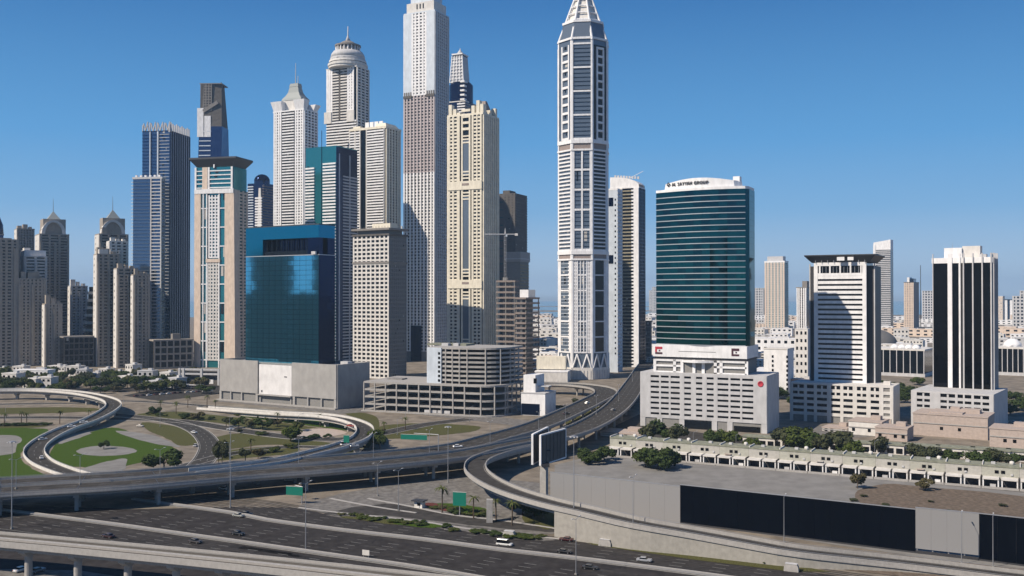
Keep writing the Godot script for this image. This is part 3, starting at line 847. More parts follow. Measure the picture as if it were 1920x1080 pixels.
	prism(t, "roof_rim", c0, h, h + 1.6, "white")
	var hc: float = 150.91
	var cr := []
	for i in nseg + 1:
		var p: Vector2 = arc[i]
		cr.append(Vector2(lerpf(tx - tw * 0.41, tx + tw * 0.36, float(i) / nseg), p.y - 0.6))
	cr.append(Vector2(tx + tw * 0.42, last.y - 7))
	cr.append(Vector2(tx + tw * 0.36, last.y - 14))
	cr.append(Vector2(tx - tw * 0.41, last.y - 14))
	var cr2 := []
	for p in cr: cr2.append(Vector2(tx + (p.x - tx) * 0.97, p.y * 0.97))
	# the crown wall rises in a low arch
	var cs := sten()
	var mid := Vector2(tx, last.y - 10)
	for i in cr.size():
		var j := (i + 1) % cr.size()
		var ya := hc + (2.2 * sin(PI * clampf(i / 11.0, 0, 1)) - 0.8 if i <= 11 else -0.8)
		var yb := hc + (2.2 * sin(PI * clampf(j / 11.0, 0, 1)) - 0.8 if j <= 11 else -0.8)
		q4(cs, Vector3(cr[i].x, h + 1.5, cr[i].y), Vector3(cr[j].x, h + 1.5, cr[j].y), Vector3(cr2[j].x, yb, cr2[j].y), Vector3(cr2[i].x, ya, cr2[i].y))
		t3(cs, Vector3(cr2[i].x, ya, cr2[i].y), Vector3(cr2[j].x, yb, cr2[j].y), Vector3(mid.x, hc + 0.4, mid.y))
	done(t, "crown", cs, "white")
	box(t, "roof_plant", Vector3(tx - tw * 0.16, hc + 1.0, 0), Vector3(9, 2.0, 6), "pale_grey")
	box(t, "roof_plant", Vector3(tx + tw * 0.36, hc + 0.2, 2), Vector3(4, 3.4, 5), "white")
	# crown sign: a diamond mark, then letters that follow the curve
	var txt := "AL SAYYAH GROUP"
	var gap := {"L": 1.4, " ": 1.0, "G": 1.95, "O": 1.95, "U": 1.85}
	var along := 6.0
	for i in txt.length():
		var step: float = gap.get(txt[i], 1.7)
		if txt[i] != " ":
			letters(t, "sign_letter", txt[i], 1.95, "black", on_arc(cr, along + step / 2, h + 4.6))
		along += step
	var dm := on_arc(cr, 3.4, h + 4.9)
	for s in [-1, 1]:
		var dr := Transform3D(Basis(Vector3.BACK, PI / 4), Vector3.ZERO)
		box(t, "sign_mark", Vector3(s * 0.8, 0, 0.1), Vector3(0.5, 2.1, 0.3), "black", dm * dr)
		box(t, "sign_mark", Vector3(0, 0.8 * s, 0.1), Vector3(2.1, 0.5, 0.28), "black", dm * dr)

# a frame at a distance along a plan curve, facing outwards
func on_arc(pts: Array, s: float, y: float) -> Transform3D:
	var i := 0
	while i < pts.size() - 2 and s > pts[i].distance_to(pts[i + 1]):
		s -= pts[i].distance_to(pts[i + 1])
		i += 1
	var fr := frame(pts[i], pts[i + 1])
	return Transform3D(fr.basis, fr * Vector3(s, y, 0.2))

func striped_tower():
	var b: Array = [Vector3(219.95,0,-634.27),-30,32.07,23.63]
	b[3] = 30.0
	var h: float = 101.91
	var t := thing("office_tower", "white office tower with dark horizontal window slots and a black flared roof frame", "tower", b[0], b[1])
	var w: float = b[2]
	var d: float = 30.0
	var hp: float = 23.24
	var f := side("front", w, d)
	prism(t, "glazing", rect(w - 1.4, d - 1.0), 0, h, "glass_black")
	# white front: side posts and a spandrel per floor
	var ytop: float = 96.43
	var yb: float = 93.69
	for x in [0.02, 0.965]:
		box(t, "corner_post", Vector3(x * w, h / 2, -0.1), Vector3(0.075 * w, h, 1.2), "white", f)
	var n := 22
	var y1: float = 93.69
	var dy := (y1 - hp) / n
	for j in n:
		box(t, "spandrel", Vector3(0.5 * w, hp + j * dy + 2.1 * dy / 3.6, -0.15), Vector3(0.88 * w, dy * 0.6, 1.0), "white", f)
		box(t, "window_strip", Vector3(0.5 * w, hp + j * dy + 0.4, -0.45), Vector3(0.86 * w, dy * 0.42, 0.12), ["pane_a", "pane_b"][rng.randi() % 2], f)
	box(t, "spandrel", Vector3(0.5 * w, y1 + 0.6, -0.15), Vector3(0.88 * w, 1.8, 1.0), "white", f)
	box(t, "spandrel", Vector3(0.5 * w, h - 0.9, -0.12), Vector3(0.94 * w, 2.2, 1.1), "white", f)
	for k in 5:
		box(t, "frame_post", Vector3((0.1 + 0.2 * k) * w, (y1 + h) / 2, -0.14), Vector3(0.9, h - y1, 1.0), "white", f)
	for k in 13:
		box(t, "mullion", Vector3((0.08 + 0.07 * k) * w, (y1 + h) / 2, -0.4), Vector3(0.2, h - y1, 0.3), "steel", f)
	# dark glazed flanks with pale edges
	for sx in [-1, 1]:
		prism(t, "flank_glazing", rect(5.2, d - 5, Vector2(sx * (w / 2 + 1.6), -2.0)), 0, h - 2, "dark_steel")
		box(t, "flank_post", Vector3(sx * (w / 2 + 4.2), h / 2, d / 2 - 4.6), Vector3(0.7, h - 1, 0.7), "pale_grey")
	# flared roof frame
	var a := rect(w + 4, d)
	var c := rect(w + 12, d + 8)
	loft(t, "flared_roof", [a, c, c], [h + 0.2, 106.36, 107.04], "dark_steel")
	box(t, "roof_sign", Vector3(0.53 * w, 104.31, 3.4), Vector3(4.6, 2.3, 0.5), "white", f)
	box(t, "roof_sign", Vector3(0.72 * w, 104.31, 3.4), Vector3(3.6, 2.1, 0.5), "white", f)
	for k in 9:
		box(t, "roof_strut", Vector3((0.02 + 0.12 * k) * w, h + 1.4, 1.2), Vector3(0.25, 3.4, 0.25), "steel", f)
	# podium
	var pb: Array = [Vector3(213.7,0,-617.73),-30,62.69,17.42]
	var p := thing("podium_building", "cream podium block with punched windows under the striped white tower", "podium", pb[0], pb[1])
	podium(p, pb[2], 26.0, 23.9, 5, 9, "offwhite", [0.0, 0.03, 0.14, 0.17, 0.24, 0.27, 0.37, 0.41, 0.5, 0.53, 0.62, 0.66, 0.75, 0.79, 0.87, 0.91], 3)
	box(p, "rooftop_box", Vector3(pb[2] * 0.42, 23.9 + 1.5, 2), Vector3(4, 3, 4), "offwhite")
	box(p, "entrance_panel", Vector3(pb[2] * 0.41, 2.4, 13.3), Vector3(9, 4.4, 0.6), "villa_pink")

# a podium whose openings are left between piers and bands
func podium(t: Node3D, w: float, d: float, h: float, rows: int, _c: int, m: String, cuts: Array, low := 0):
	prism(t, "core", rect(w - 0.9, d - 0.9), 0, h - 0.3, "concrete")
	var f := side("front", w, d)
	var y0 := 4.2
	var dy := (h - 0.8 - y0) / rows
	for j in rows + 1:
		box(t, "wall_band", Vector3(w / 2, y0 + j * dy + dy * 0.25, -0.13), Vector3(w - 0.2, dy * 0.52 if j < rows else h - (y0 + rows * dy) + 0.02, 0.6), m, f)
	for i in range(0, cuts.size() - 1, 2):
		box(t, "wall_pier", Vector3((cuts[i] + cuts[i + 1]) / 2 * w, h / 2, -0.1), Vector3((cuts[i + 1] - cuts[i]) * w, h, 0.66), m, f)
	box(t, "wall_pier", Vector3(w * 0.985, h / 2, -0.1), Vector3(w * 0.03, h, 0.66), m, f)
	for j in rows:
		for i in range(1, cuts.size() - 1, 2):
			var x0: float = cuts[i] * w
			var x1: float = cuts[i + 1] * w
			box(t, "window", Vector3((x0 + x1) / 2, y0 + j * dy + dy * 0.76, -0.33), Vector3(x1 - x0, dy * 0.52, 0.1), ["pane_a", "pane_b"][rng.randi() % 2], f)
			if j >= low and x1 - x0 > 4.5:
				box(t, "mullion", Vector3((x0 + x1) / 2, y0 + j * dy + dy * 0.76, -0.15), Vector3(1.0, dy * 0.5, 0.5), m, f)
	for k in ["right", "left", "back"]:
		var wk := d if k != "back" else w
		box(t, "side_wall", Vector3(wk / 2, h / 2, -0.1), Vector3(wk, h, 0.6), m, side(k, w, d))
	prism(t, "roof", rect(w + 0.3, d + 0.3), h, h + 0.7, m)

func black_tower():
	var b: Array = [Vector3(285.65,0,-606.22),-36,34.4,16.44]
	var w: float = b[2]
	var d: float = 14.0
	var t := thing("office_tower", "black glass slab tower with white vertical ribs and a white stepped roof", "tower", b[0], b[1])
	var h: float = 100.96
	prism(t, "glazing", rect(w, d), 0, h, "glass_black")
	var f := side("front", w, d)
	panels(t, f, w, 20.46, h, 12, 22, ["glass_black"], 0.25, 0.1, 0.1)
	for r in [[0.3, 0.075, 1.0], [0.465, 0.03, 1.1], [0.53, 0.022, 1.3], [0.685, 0.022, 1.3], [0.84, 0.022, 1.3], [0.985, 0.022, 1.3], [0.008, 0.014, 0.9]]:
		box(t, "rib", Vector3(r[0] * w, (h + 6) / 2, r[2] / 2), Vector3(r[1] * w, h + 6, r[2]), "pale_grey" if r[1] < 0.03 else "white", f)
	box(t, "dark_groove", Vector3(0.498 * w, h / 2, 0.3), Vector3(0.025 * w, h, 0.5), "black", f)
	for k in 4:
		box(t, "rib", Vector3((0.04 + 0.31 * k) * d, (h + 6) / 2, 0.5), Vector3(0.8, h + 6, 1.0), "pale_grey", side("right", w, d))
	prism(t, "roof_slab", rect(w + 0.9, d + 0.9), h, h + 3.4, "white")
	var hp2: float = 109.81
	box(t, "plant_room", Vector3(-0.18 * w, (h + hp2) / 2 + 1.5, -2), Vector3(0.3 * w, hp2 - h - 1, d * 0.6), "white")
	box(t, "plant_room", Vector3(0.12 * w, (h + hp2) / 2 + 2.0, -3), Vector3(0.3 * w, hp2 - h, d * 0.5), "offwhite")
	tube(t, "antenna", Vector3(-0.2 * w, hp2 + 1, 0), Vector3(-0.2 * w, hp2 + 4.5, 0), 0.12, 0.06, "steel")
	box(t, "roof_unit", Vector3(0.33 * w, h + 4.4, 2), Vector3(4, 2, 4), "pale_grey")
	var pb: Array = [Vector3(276.95,0,-594.26),-36,45.62,47.53]
	var p := thing("podium_building", "grey podium block with long slot windows under the black ribbed tower", "podium", pb[0], pb[1])
	podium(p, pb[2], pb[3], 22.02, 5, 9, "pale_grey", [0.0, 0.07, 0.235, 0.365, 0.545, 0.575, 0.64, 0.66, 0.74, 0.77, 0.95, 1.0])

func blue_glass_tower():
	# white podium
	var b: Array = [Vector3(-165.7,0,-726.97),-32,119.92,34.57]
	var p := thing("podium_building", "blank white boxy podium with a small ground colonnade below the blue glass tower", "podium", b[0], b[1])
	var w: float = b[2]
	var d: float = b[3]
	var h: float = 31.64
	prism(p, "core", rect(w - 1.6, d - 1.2), 0, h - 2, "concrete")
	var f := side("front", w, d)
	for s in [[0.0, 0.345, 0.0, 0.0, "podium_white"], [0.355, 0.635, -0.35, 2.5, "panel_white"], [0.64, 1.0, 0.0, 0.0, "podium_white"]]:
		var yb := 7.2
		box(p, "wall_panel", Vector3((s[0] + s[1]) / 2 * w, (h - s[3] + yb) / 2, s[2] + 0.05), Vector3((s[1] - s[0]) * w, h - s[3] - yb, 1.5), s[4], f)
	# panel joints are real gaps beside narrow ledges
	for x in [0.005, 0.1, 0.2, 0.335, 0.365, 0.63, 0.655, 0.77, 0.88, 0.99]:
		box(p, "column", Vector3(x * w, 3.6, 0.0), Vector3(2.2 if x in [0.335, 0.655, 0.005, 0.99] else 1.2, 7.3, 1.3), "podium_white", f)
	for x in [0.05, 0.15, 0.26, 0.5, 0.71, 0.82, 0.93]:
		box(p, "shopfront", Vector3(x * w, 3.2, -0.7), Vector3(0.075 * w, 5.2, 0.1), "pane_a", f)
	box(p, "plinth", Vector3(0.5 * w, 0.5, 1.6), Vector3(w * 1.02, 1.0, 3.0), "light_concrete", f)
	box(p, "canopy", Vector3(0.495 * w, 6.7, 0.6), Vector3(0.29 * w, 0.7, 3.6), "light_concrete", f)
	box(p, "vent", Vector3(0.585 * w, h * 0.66, 0.4), Vector3(2.6, 0.7, 0.4), "dark_steel", f)
	box(p, "vent", Vector3(0.38 * w, 9.2, 0.4), Vector3(1.2, 1.6, 0.4), "dark_steel", f)
	for k in ["right", "left", "back"]:
		var wk := d if k != "back" else w
		box(p, "side_wall", Vector3(wk / 2, h / 2, 0.05), Vector3(wk, h, 1.3), "podium_white", side(k, w, d))
	prism(p, "roof", rect(w - 3, d - 3), h - 2.2, h - 1.6, "roof_grey")
	box(p, "roof_unit", Vector3(0.2 * w, h, 0), Vector3(16, 3, 6), "pale_grey")
	box(p, "roof_unit", Vector3(0.4 * w, h - 0.4, -6), Vector3(7, 2.2, 5), "pale_grey")
	# tower
	var tb: Array = [Vector3(-169.29,0,-730.77),-32,76.35,17.08]
	var t := thing("glass_tower", "deep blue mirror glass tower with an open dark loggia under its roof band", "tower", tb[0], tb[1])
	w = tb[2]
	d = tb[3]
	var y0: float = 0.0
	var h1: float = 110.49
	var h2: float = 123.39
	var h3: float = 132.78
	f = side("front", w, d)
	prism(t, "glazing", rect(w - 0.4, d - 0.4), y0, h1, "glass_indigo")
	panels(t, f, w, 30.02, h1, 12, 22, ["glass_sky"], 0.17, 0.22)
	prism(t, "sill", rect(w + 0.8, d + 0.2), h1 - 0.02, h1 + 0.6, "steel")
	# loggia
	prism(t, "loggia_core", rect(w - 6, d - 14, Vector2(2, -5)), h1 + 0.6, h2, "glass_grey")
	box(t, "loggia_side", Vector3(0.12 * w, (h1 + h2) / 2, -2.0), Vector3(0.24 * w, h2 - h1, 4.0), "glass_petrol", f)
	box(t, "loggia_side", Vector3(0.925 * w, (h1 + h2) / 2, -2.0), Vector3(0.15 * w, h2 - h1, 4.0), "glass_indigo", f)
	for k in 9:
		box(t, "loggia_column", Vector3((0.27 + 0.068 * k) * w, (h1 + h2) / 2, -2.5), Vector3(0.7, h2 - h1, 0.7), "glass_grey", f)
	box(t, "loggia_rail", Vector3(0.55 * w, h1 + 2.2, -1.4), Vector3(0.6 * w, 3.0, 0.3), "glass_grey", f)
	box(t, "roof_unit", Vector3(0.95 * w, h1 + 1.6, 1.2), Vector3(4, 2.2, 1.6), "pale_grey", f)
	prism(t, "roof_band", rect(w, d), h2, h3, "glass_petrol")
	panels(t, f, w, h2, h3, 12, 2, ["glass_petrol"], 0.2, 0.06)
	for k in ["right", "left"]:
		panels(t, side(k, w, d), d, 30.02, h1, 4, 16, ["glass_indigo"], 0.3, 0.06)
	prism(t, "back_wall", rect(w, 8, Vector2(0, -d / 2 + 4)), h1 + 0.6, h2, "glass_indigo")
	prism(t, "roof_slab", rect(w + 0.3, d + 0.3), h3, h3 + 0.8, "dark_steel")

func parking_building():
	var b: Array = [Vector3(-47.09,0,-674.14),-22,102.26,48.57]
	var t := thing("parking_garage", "open concrete parking garage with rounded corner and a taller curved upper deck", "garage", b[0], b[1])
	var w: float = b[2]
	var d: float = b[3]
	var h1: float = 19.97
	var h2: float = 44.53
	# outlines, with a rounded right corner
	var rr := 16.0
	var low := [Vector2(-w / 2, -d / 2), Vector2(-w / 2, d / 2)]
	for i in 9:
		var a := PI / 2 - i / 8.0 * PI / 2
		low.append(Vector2(w / 2 - rr + cos(a) * rr, d / 2 - rr + sin(a) * rr))
	low.append(Vector2(w / 2, -d / 2))
	var up := []
	var ux := -w / 2 + w * 0.46
	up.append(Vector2(ux, -d / 2 + 2))
	up.append(Vector2(ux, d / 2 - 6.0))
	up.append(Vector2(ux + 12, d / 2 - 5.4))
	for i in 5:
		var u := i / 4.0
		up.append(Vector2(ux + 14 + u * (w / 2 - 1 - 18.0 - ux - 14), d / 2 - 5.2 + 1.6 * sin(PI * u)))
	for i in 8:
		var a := PI / 2 - (i + 1) / 8.0 * PI / 2
		up.append(Vector2(w / 2 - 1 - 18.0 + cos(a) * 18.0, d / 2 - 5.2 - 18.0 + sin(a) * 18.0))
	up.append(Vector2(w / 2 - 1, -d / 2 + 2))
	var parts := [[low, 0.0, h1, 4, 10, 0.85], [up, h1, h2, 8, 7, 1.05]]
	for q in parts:
		var ring: Array = q[0]
		var inner := []
		for p in ring: inner.append(p * 0.42 + Vector2(ring[1].x * 0.3, -d * 0.2))
		prism(t, "stair_core", inner, q[1], q[2] - 0.6, "light_concrete")
		var n: int = q[3]
		var dy: float = (q[2] - q[1]) / n
		for j in n + 1:
			var y: float = q[1] + dy * j
			if j == 0 and q[1] == 0.0: continue
			prism(t, "deck_slab", ring, y - 0.25, y + (q[5] if j < n else 1.0), "light_concrete")
	# posts along the edges
	for q in parts:
		var ring: Array = q[0]
		for i in range(1, ring.size() - 1):
			var a: Vector2 = ring[i]
			var c: Vector2 = ring[i + 1]
			var l := a.distance_to(c)
			var n := roundi(l / 9.0)
			if n == 0 and i % 3 != 0: continue
			n = maxi(n, 1)
			for k in n:
				var p: Vector2 = a.lerp(c, float(k) / n) * 0.995
				box(t, "post", Vector3(p.x, (q[1] + q[2]) / 2, p.y), Vector3(0.8, q[2] - q[1], 0.8), "light_concrete")
	# blank stair wall with small square windows
	var f := frame(Vector2(ux, d / 2 - 6.0), Vector2(ux + 12, d / 2 - 5.4))
	box(t, "stair_wall", Vector3(5.3, (h1 + h2) / 2, 0.35), Vector3(11.2, h2 - h1 + 1.2, 0.9), "pale_blue", f)
	for j in 7:
		box(t, "stair_window", Vector3(9.3, h1 + (h2 - h1) * (j + 0.55) / 8.0 + 1.2, 0.82), Vector3(1.7, 1.7, 0.12), "pane_a", f)
	prism(t, "plinth", low.map(func(p): return p * 1.03), -0.1, 0.9, "light_concrete")
	box(t, "roof_unit", Vector3(ux + 5, h2 + 1.8, 0), Vector3(5, 2, 4), "pale_grey")
	box(t, "roof_unit", Vector3(ux + 12, h2 + 1.8, -3), Vector3(4, 2, 4), "pale_grey")
	box(t, "ramp_roof", Vector3(0, h2 + 1.6, -d * 0.2), Vector3(w * 0.3, 1.2, d * 0.3), "roof_green")
	box(t, "deck_kiosk", Vector3(-w * 0.1, h1 + 2.4, 4), Vector3(1.6, 3.4, 1.6), "white")
	box(t, "deck_roof_box", Vector3(-w * 0.36, h1 + 1.2, 2), Vector3(12, 1.4, 8), "roof_grey")
	for k in 4:
		box(t, "stall_car_front", Vector3(-w * 0.02 + k * 5.0, 2.0, d / 2 - 1.6), Vector3(4.2, 1.9, 1.2), "pale_grey")
	# neighbours of the garage
	var s: Array = [Vector3(18.16,0,-655.78),-22,17.26,21.48]
	var a2 := thing("annex_building", "small white windowless annex with a dark blue shutter beside the parking garage", "building", s[0], s[1])
	var hs: float = 26.85
	prism(a2, "wall", rect(s[2], s[3]), 0, hs * 0.55, "white")
	box(a2, "upper_wall", Vector3(-s[2] * 0.22, hs * 0.75, -1), Vector3(s[2] * 0.5, hs * 0.5, s[3] * 0.8), "white")
	box(a2, "shutter", Vector3(-0.1 * s[2], 4.2, s[3] / 2 + 0.1), Vector3(s[2] * 0.74, 7.4, 0.4), "glass_indigo")
	box(a2, "window", Vector3(s[2] * 0.02, hs * 0.86, s[3] * 0.4 - 0.95), Vector3(2.2, 3.4, 0.3), "pane_a")
	prism(a2, "roof", rect(s[2] + 0.6, s[3] + 0.6), hs * 0.55, hs * 0.55 + 0.6, "pale_grey")
	box(a2, "canopy", Vector3(s[2] * 0.3, hs * 0.72, 2), Vector3(8, 0.6, 6), "pale_grey")
	box(a2, "canopy_post", Vector3(s[2] * 0.3, hs * 0.63, 2), Vector3(0.5, hs * 0.17, 0.5), "pale_grey")

func grid_tower():
	var b: Array = [Vector3(-131.37,0,-953.38),-32,45.52,27.35]
	var t := thing("apartment_tower", "unfinished pale tower faced with a square grid of dark windows and a beige rooftop box", "tower", b[0], b[1])
	var w: float = b[2]
	var d: float = b[3]
	var h: float = 139.43
	prism(t, "core", rect(w - 1.0, d - 1.0), 0, h, "concrete")
	var f := side("front", w, d)
	var ff := Transform3D(f.basis, f.origin + f.basis.z * -0.5)
	face(t, ff, w, 0.0, h, {"rows": 34, "bh": 1.75, "bo": 0.55, "bm": "offwhite", "cols": 8, "pw": 1.8, "po": 0.7, "pm": "offwhite", "panes": ["pane_a", "pane_a", "pane_a", "pane_b"]})
	for k in ["right", "left"]:
		var g := side(k, w, d)
		face(t, Transform3D(g.basis, g.origin + g.basis.z * -0.5), d, 0.0, h, {"rows": 34, "bh": 1.5, "bo": 0.55, "bm": "concrete", "cols": 9, "pw": 1.1, "po": 0.65, "pm": "concrete"})
	prism(t, "ledge", rect(w + 1.4, d + 1.4), 112.03, 114.1, "grey_stone")
	prism(t, "crown_slab", rect(w + 2.2, d + 2.2), h, h + 1.8, "dark_stone")
	prism(t, "crown_storey", rect(w - 6, d - 6), h + 1.8, h + 5.4, "concrete")
	prism(t, "crown_slab", rect(w + 2.6, d + 2.6), h + 5.4, h + 7.4, "grey_stone")
	for k in 12:
		box(t, "starter_bars", Vector3(-w / 2 + (k + 0.5) * w / 12, h + 8.4, d / 2 - 1), Vector3(0.25, 2.0, 0.25), "dark_stone")
	box(t, "rooftop_box", Vector3(0.1 * w, h + 10.0, -2), Vector3(0.5 * w, 5.4, d * 0.4), "cream")
	box(t, "roof_mast", Vector3(w * 0.42, h + 8, -d * 0.4), Vector3(1.2, 5, 1.2), "pale_grey")

func octagon_tower():
	var d := 735.0
	var c := Vector3(70.81, 0, -951.23)
	var t := thing("octagon_tower", "very tall white octagonal tower with blue glass stacks and a tapering ribbed crown", "tower", c, -7.5)
	var r := 26.0
	var oct := circle(r, 8, Vector2.ZERO, PI / 8)
	# ordered as one walks round; vertex k to k+1, seen from outside left to right
	var ya: float = 25.28
	var y1: float = 115.13
	var y2: float = 124.44
	var y3: float = 221.19
	var y4: float = 232.06
	var y5: float = 324.35
	var y6: float = 331.61
	prism(t, "glazing", circle(r - 0.5, 8, Vector2.ZERO, PI / 8), 0, y6, "glass_steel")
	var fs := []
	for k in 8:
		# oct runs with falling angle in (x, z): the next vertex lies to the right seen from outside
		var a: Vector2 = oct[k]
		var e: Vector2 = oct[(k + 1) % 8]
		var fr := frame(a, e)
		if (fr.basis.z).dot(Vector3(a.x + e.x, 0, a.y + e.y)) < 0.0: fr = frame(e, a)
		fs.append(fr)
	var wl: float = oct[0].distance_to(oct[1])
	for fr in fs:
		var out: Vector3 = fr.basis.z
		var world := Basis(Vector3.UP, deg_to_rad(-7.5)) * out
		if world.z < -0.45: continue
		var centre: bool = world.x > -0.35 and world.x < 0.25 and world.z > 0.8
		fr = Transform3D(fr.basis, fr.origin - out * 0.5)
		# white edge posts full height
		for x in [0.03, 0.97]:
			box(t, "edge_post", Vector3(x * wl, y6 / 2, 0.35), Vector3(1.7, y6, 1.3), "white", fr)
		if world.x > 0.8:
			box(t, "blank_wall", Vector3(wl / 2, (ya + y5) / 2, 0.3), Vector3(wl * 0.9, y5 - ya, 0.6), "pale_blue", fr)
			for k in 60:
				box(t, "window", Vector3(wl * 0.3, ya + 6 + k * (y5 - ya - 10) / 60, 0.62), Vector3(1.6, 1.9, 0.12), "pane_b", fr)
		elif world.x > 0.3:
			box(t, "dark_glazing", Vector3(wl / 2, (ya + y5) / 2, 0.1), Vector3(wl * 0.94, y5 - ya, 0.3), "glass_dark", fr)
			face(t, fr, wl, ya, y1, {"rows": 6, "bh": 1.2, "bo": 0.8, "bm": "white", "cols": 1, "xa": 0.05, "xb": 0.95, "pw": 2.4})
			face(t, fr, wl, ya, y1, {"fh": 3.5, "bh": 1.2, "bo": 0.6, "bm": "white", "xa": 0.76, "xb": 0.95, "cols": 1, "pw": 1.0})
			face(t, fr, wl, ya, y1, {"fh": 3.5, "bh": 1.2, "bo": 0.6, "bm": "white", "xa": 0.05, "xb": 0.16})
			face(t, fr, wl, y2, y3, {"fh": 3.7, "bh": 1.3, "bo": 1.2, "bm": "white", "xa": 0.06, "xb": 0.86, "bn": "balcony"})
			box(t, "pier", Vector3(wl * 0.9, (y2 + y3) / 2, 0.5), Vector3(1.6, y3 - y2, 1.4), "pale_blue", fr)
			face(t, fr, wl, y4, y5 - 4, {"rows": 11, "bh": 2.0, "bo": 1.5, "bm": "white", "xa": 0.26, "xb": 0.74, "bn": "balcony", "cols": 1, "pw": 1.6, "cap": true})
		elif centre:
			face(t, fr, wl, ya, y1, {"fh": 3.5, "bh": 1.3, "bo": 0.5, "bm": "white", "xa": 0.06, "xb": 0.28, "cols": 2, "pw": 1.2})
			face(t, fr, wl, ya, y1, {"fh": 3.5, "bh": 1.3, "bo": 0.5, "bm": "white", "xa": 0.72, "xb": 0.94, "cols": 2, "pw": 1.2})
			face(t, fr, wl, ya, y1, {"rows": 6, "bh": 1.4, "bo": 0.7, "bm": "white", "cols": 3, "xa": 0.26, "xb": 0.74, "pw": 1.0})
			face(t, fr, wl, ya, y1, {"fh": 3.5, "bh": 0.5, "bo": 0.45, "bm": "pale_blue", "xa": 0.28, "xb": 0.72})
			face(t, fr, wl, y2, y3, {"rows": 5, "bh": 1.8, "bo": 0.8, "bm": "white", "cols": 2, "pw": 1.7, "xa": 0.05, "xb": 0.95, "cap": true})
			face(t, fr, wl, y2, y3, {"fh": 4.0, "bh": 0.3, "bo": 0.55, "bm": "glass_grey", "xa": 0.05, "xb": 0.95})
			face(t, fr, wl, y4, y5, {"rows": 4, "bh": 1.6, "bo": 0.8, "bm": "white", "xa": 0.05, "xb": 0.95, "cap": true})
			face(t, fr, wl, y4, y5, {"fh": 4.0, "bh": 0.4, "bo": 0.55, "bm": "glass_grey", "xa": 0.05, "xb": 0.95})
		else:
			face(t, fr, wl, ya, y1, {"rows": 6, "bh": 1.4, "bo": 0.7, "bm": "white", "cols": 1, "xa": 0.05, "xb": 0.95, "pw": 3.0})
			face(t, fr, wl, ya, y1, {"fh": 3.5, "bh": 1.2, "bo": 0.5, "bm": "white", "xa": 0.72, "xb": 0.95})
			face(t, fr, wl, ya, y1, {"fh": 3.5, "bh": 0.5, "bo": 0.4, "bm": "pale_blue", "xa": 0.2, "xb": 0.72})
			face(t, fr, wl, y2, y3, {"fh": 3.7, "bh": 1.5, "bo": 1.2, "bm": "white", "xa": 0.08, "xb": 0.92, "bn": "balcony"})
			face(t, fr, wl, y4, y5, {"rows": 11, "bh": 2.3, "bo": 1.5, "bm": "white", "xa": 0.3, "xb": 0.86, "bn": "balcony", "cols": 1, "pw": 1.6})
	for yy in [y1, y3]:
		var top: float = y2 if yy == y1 else y4
		prism(t, "belt_ring", circle(r + 1.2, 8, Vector2.ZERO, PI / 8), yy, yy + 1.6, "white")
		prism(t, "belt_recess", circle(r - 0.2, 8, Vector2.ZERO, PI / 8), yy + 1.6, top - 3.6, "taupe")
		prism(t, "belt_ring", circle(r + 1.0, 8, Vector2.ZERO, PI / 8), top - 3.6, top, "white")
	# crown
	var yt: float = 394.96
	var yc: float = 348.22
	prism(t, "crown_ring", circle(r + 0.7, 8, Vector2.ZERO, PI / 8), y6 - 2.0, y6, "white")
	loft(t, "crown_glass", [circle(r - 1.0, 8, Vector2.ZERO, PI / 8), circle(r * 0.8, 8, Vector2.ZERO, PI / 8)], [y6, yc], "glass_steel")
	loft(t, "crown_cone", [circle(r * 0.64, 8, Vector2.ZERO, PI / 8), circle(r * 0.02, 8, Vector2.ZERO, PI / 8)], [yc, yt], "offwhite")
	prism(t, "crown_ring", circle(r * 0.84, 8, Vector2.ZERO, PI / 8), yc - 0.8, yc + 1.4, "white")
	for k in 8:
		var a: Vector2 = oct[k] * 1.0
		var e: Vector2 = oct[k] * 0.06
		tube(t, "crown_rib", Vector3(a.x, y6 - 3, a.y), Vector3(e.x, yt, e.y), 1.5, 0.8, "white", 6)
		var n2: Vector2 = oct[(k + 1) % 8]
		for s in 5:
			var u := 0.34 + 0.11 * s
			var p0: Vector2 = oct[k].lerp(e, u) * 1.0
			var p1: Vector2 = n2.lerp(n2 * 0.06, u)
			var yy := lerpf(y6 - 3, yt, u)
			tube(t, "crown_strut", Vector3(p0.x, yy, p0.y), Vector3(p1.x, yy, p1.y), 0.7, 0.7, "white", 6)
	# lattice base
	for fr in fs:
		var world: Vector3 = Basis(Vector3.UP, deg_to_rad(-7.5)) * fr.basis.z
		if world.z < -0.2: continue
		for s in [[0.02, 0.5], [0.5, 0.98]]:
			var mid: float = (s[0] + s[1]) / 2 * wl
			for dd in [s[0] * wl, s[1] * wl]:
				tube(t, "base_brace", fr * Vector3(dd, ya - 16, 0.5), fr * Vector3(mid, ya - 1, 0.5), 0.9, 0.9, "white", 6)
		box(t, "base_wall", Vector3(wl / 2, (ya - 14) / 2, 0.6), Vector3(wl + 0.4, ya - 14, 1.2), "offwhite", fr)
		for k in 6:
			box(t, "base_fin", Vector3((k + 0.5) * wl / 6, (ya - 16) / 2, 1.2), Vector3(0.5, ya - 17, 0.8), "pale_grey", fr)
	prism(t, "base_core", circle(r - 2, 8, Vector2.ZERO, PI / 8), 0, ya, "glass_grey")
	# low pale wall building in front of the base
	var b: Array = [Vector3(38.79,0,-909.69),-10,30.85,43.78]
	var p := thing("podium_building", "low pale podium with roof palms at the foot of the white octagonal tower", "podium", b[0], b[1])
	prism(p, "wall", rect(b[2], 26), 0, 9.22, "offwhite")
	prism(p, "parapet", rect(b[2] + 0.6, 26.6), 9.22, 9.22 + 1.0, "white")
	box(p, "upper_wall", Vector3(-2, 17.08, -6), Vector3(b[2] * 0.9, 12, 10), "cream")


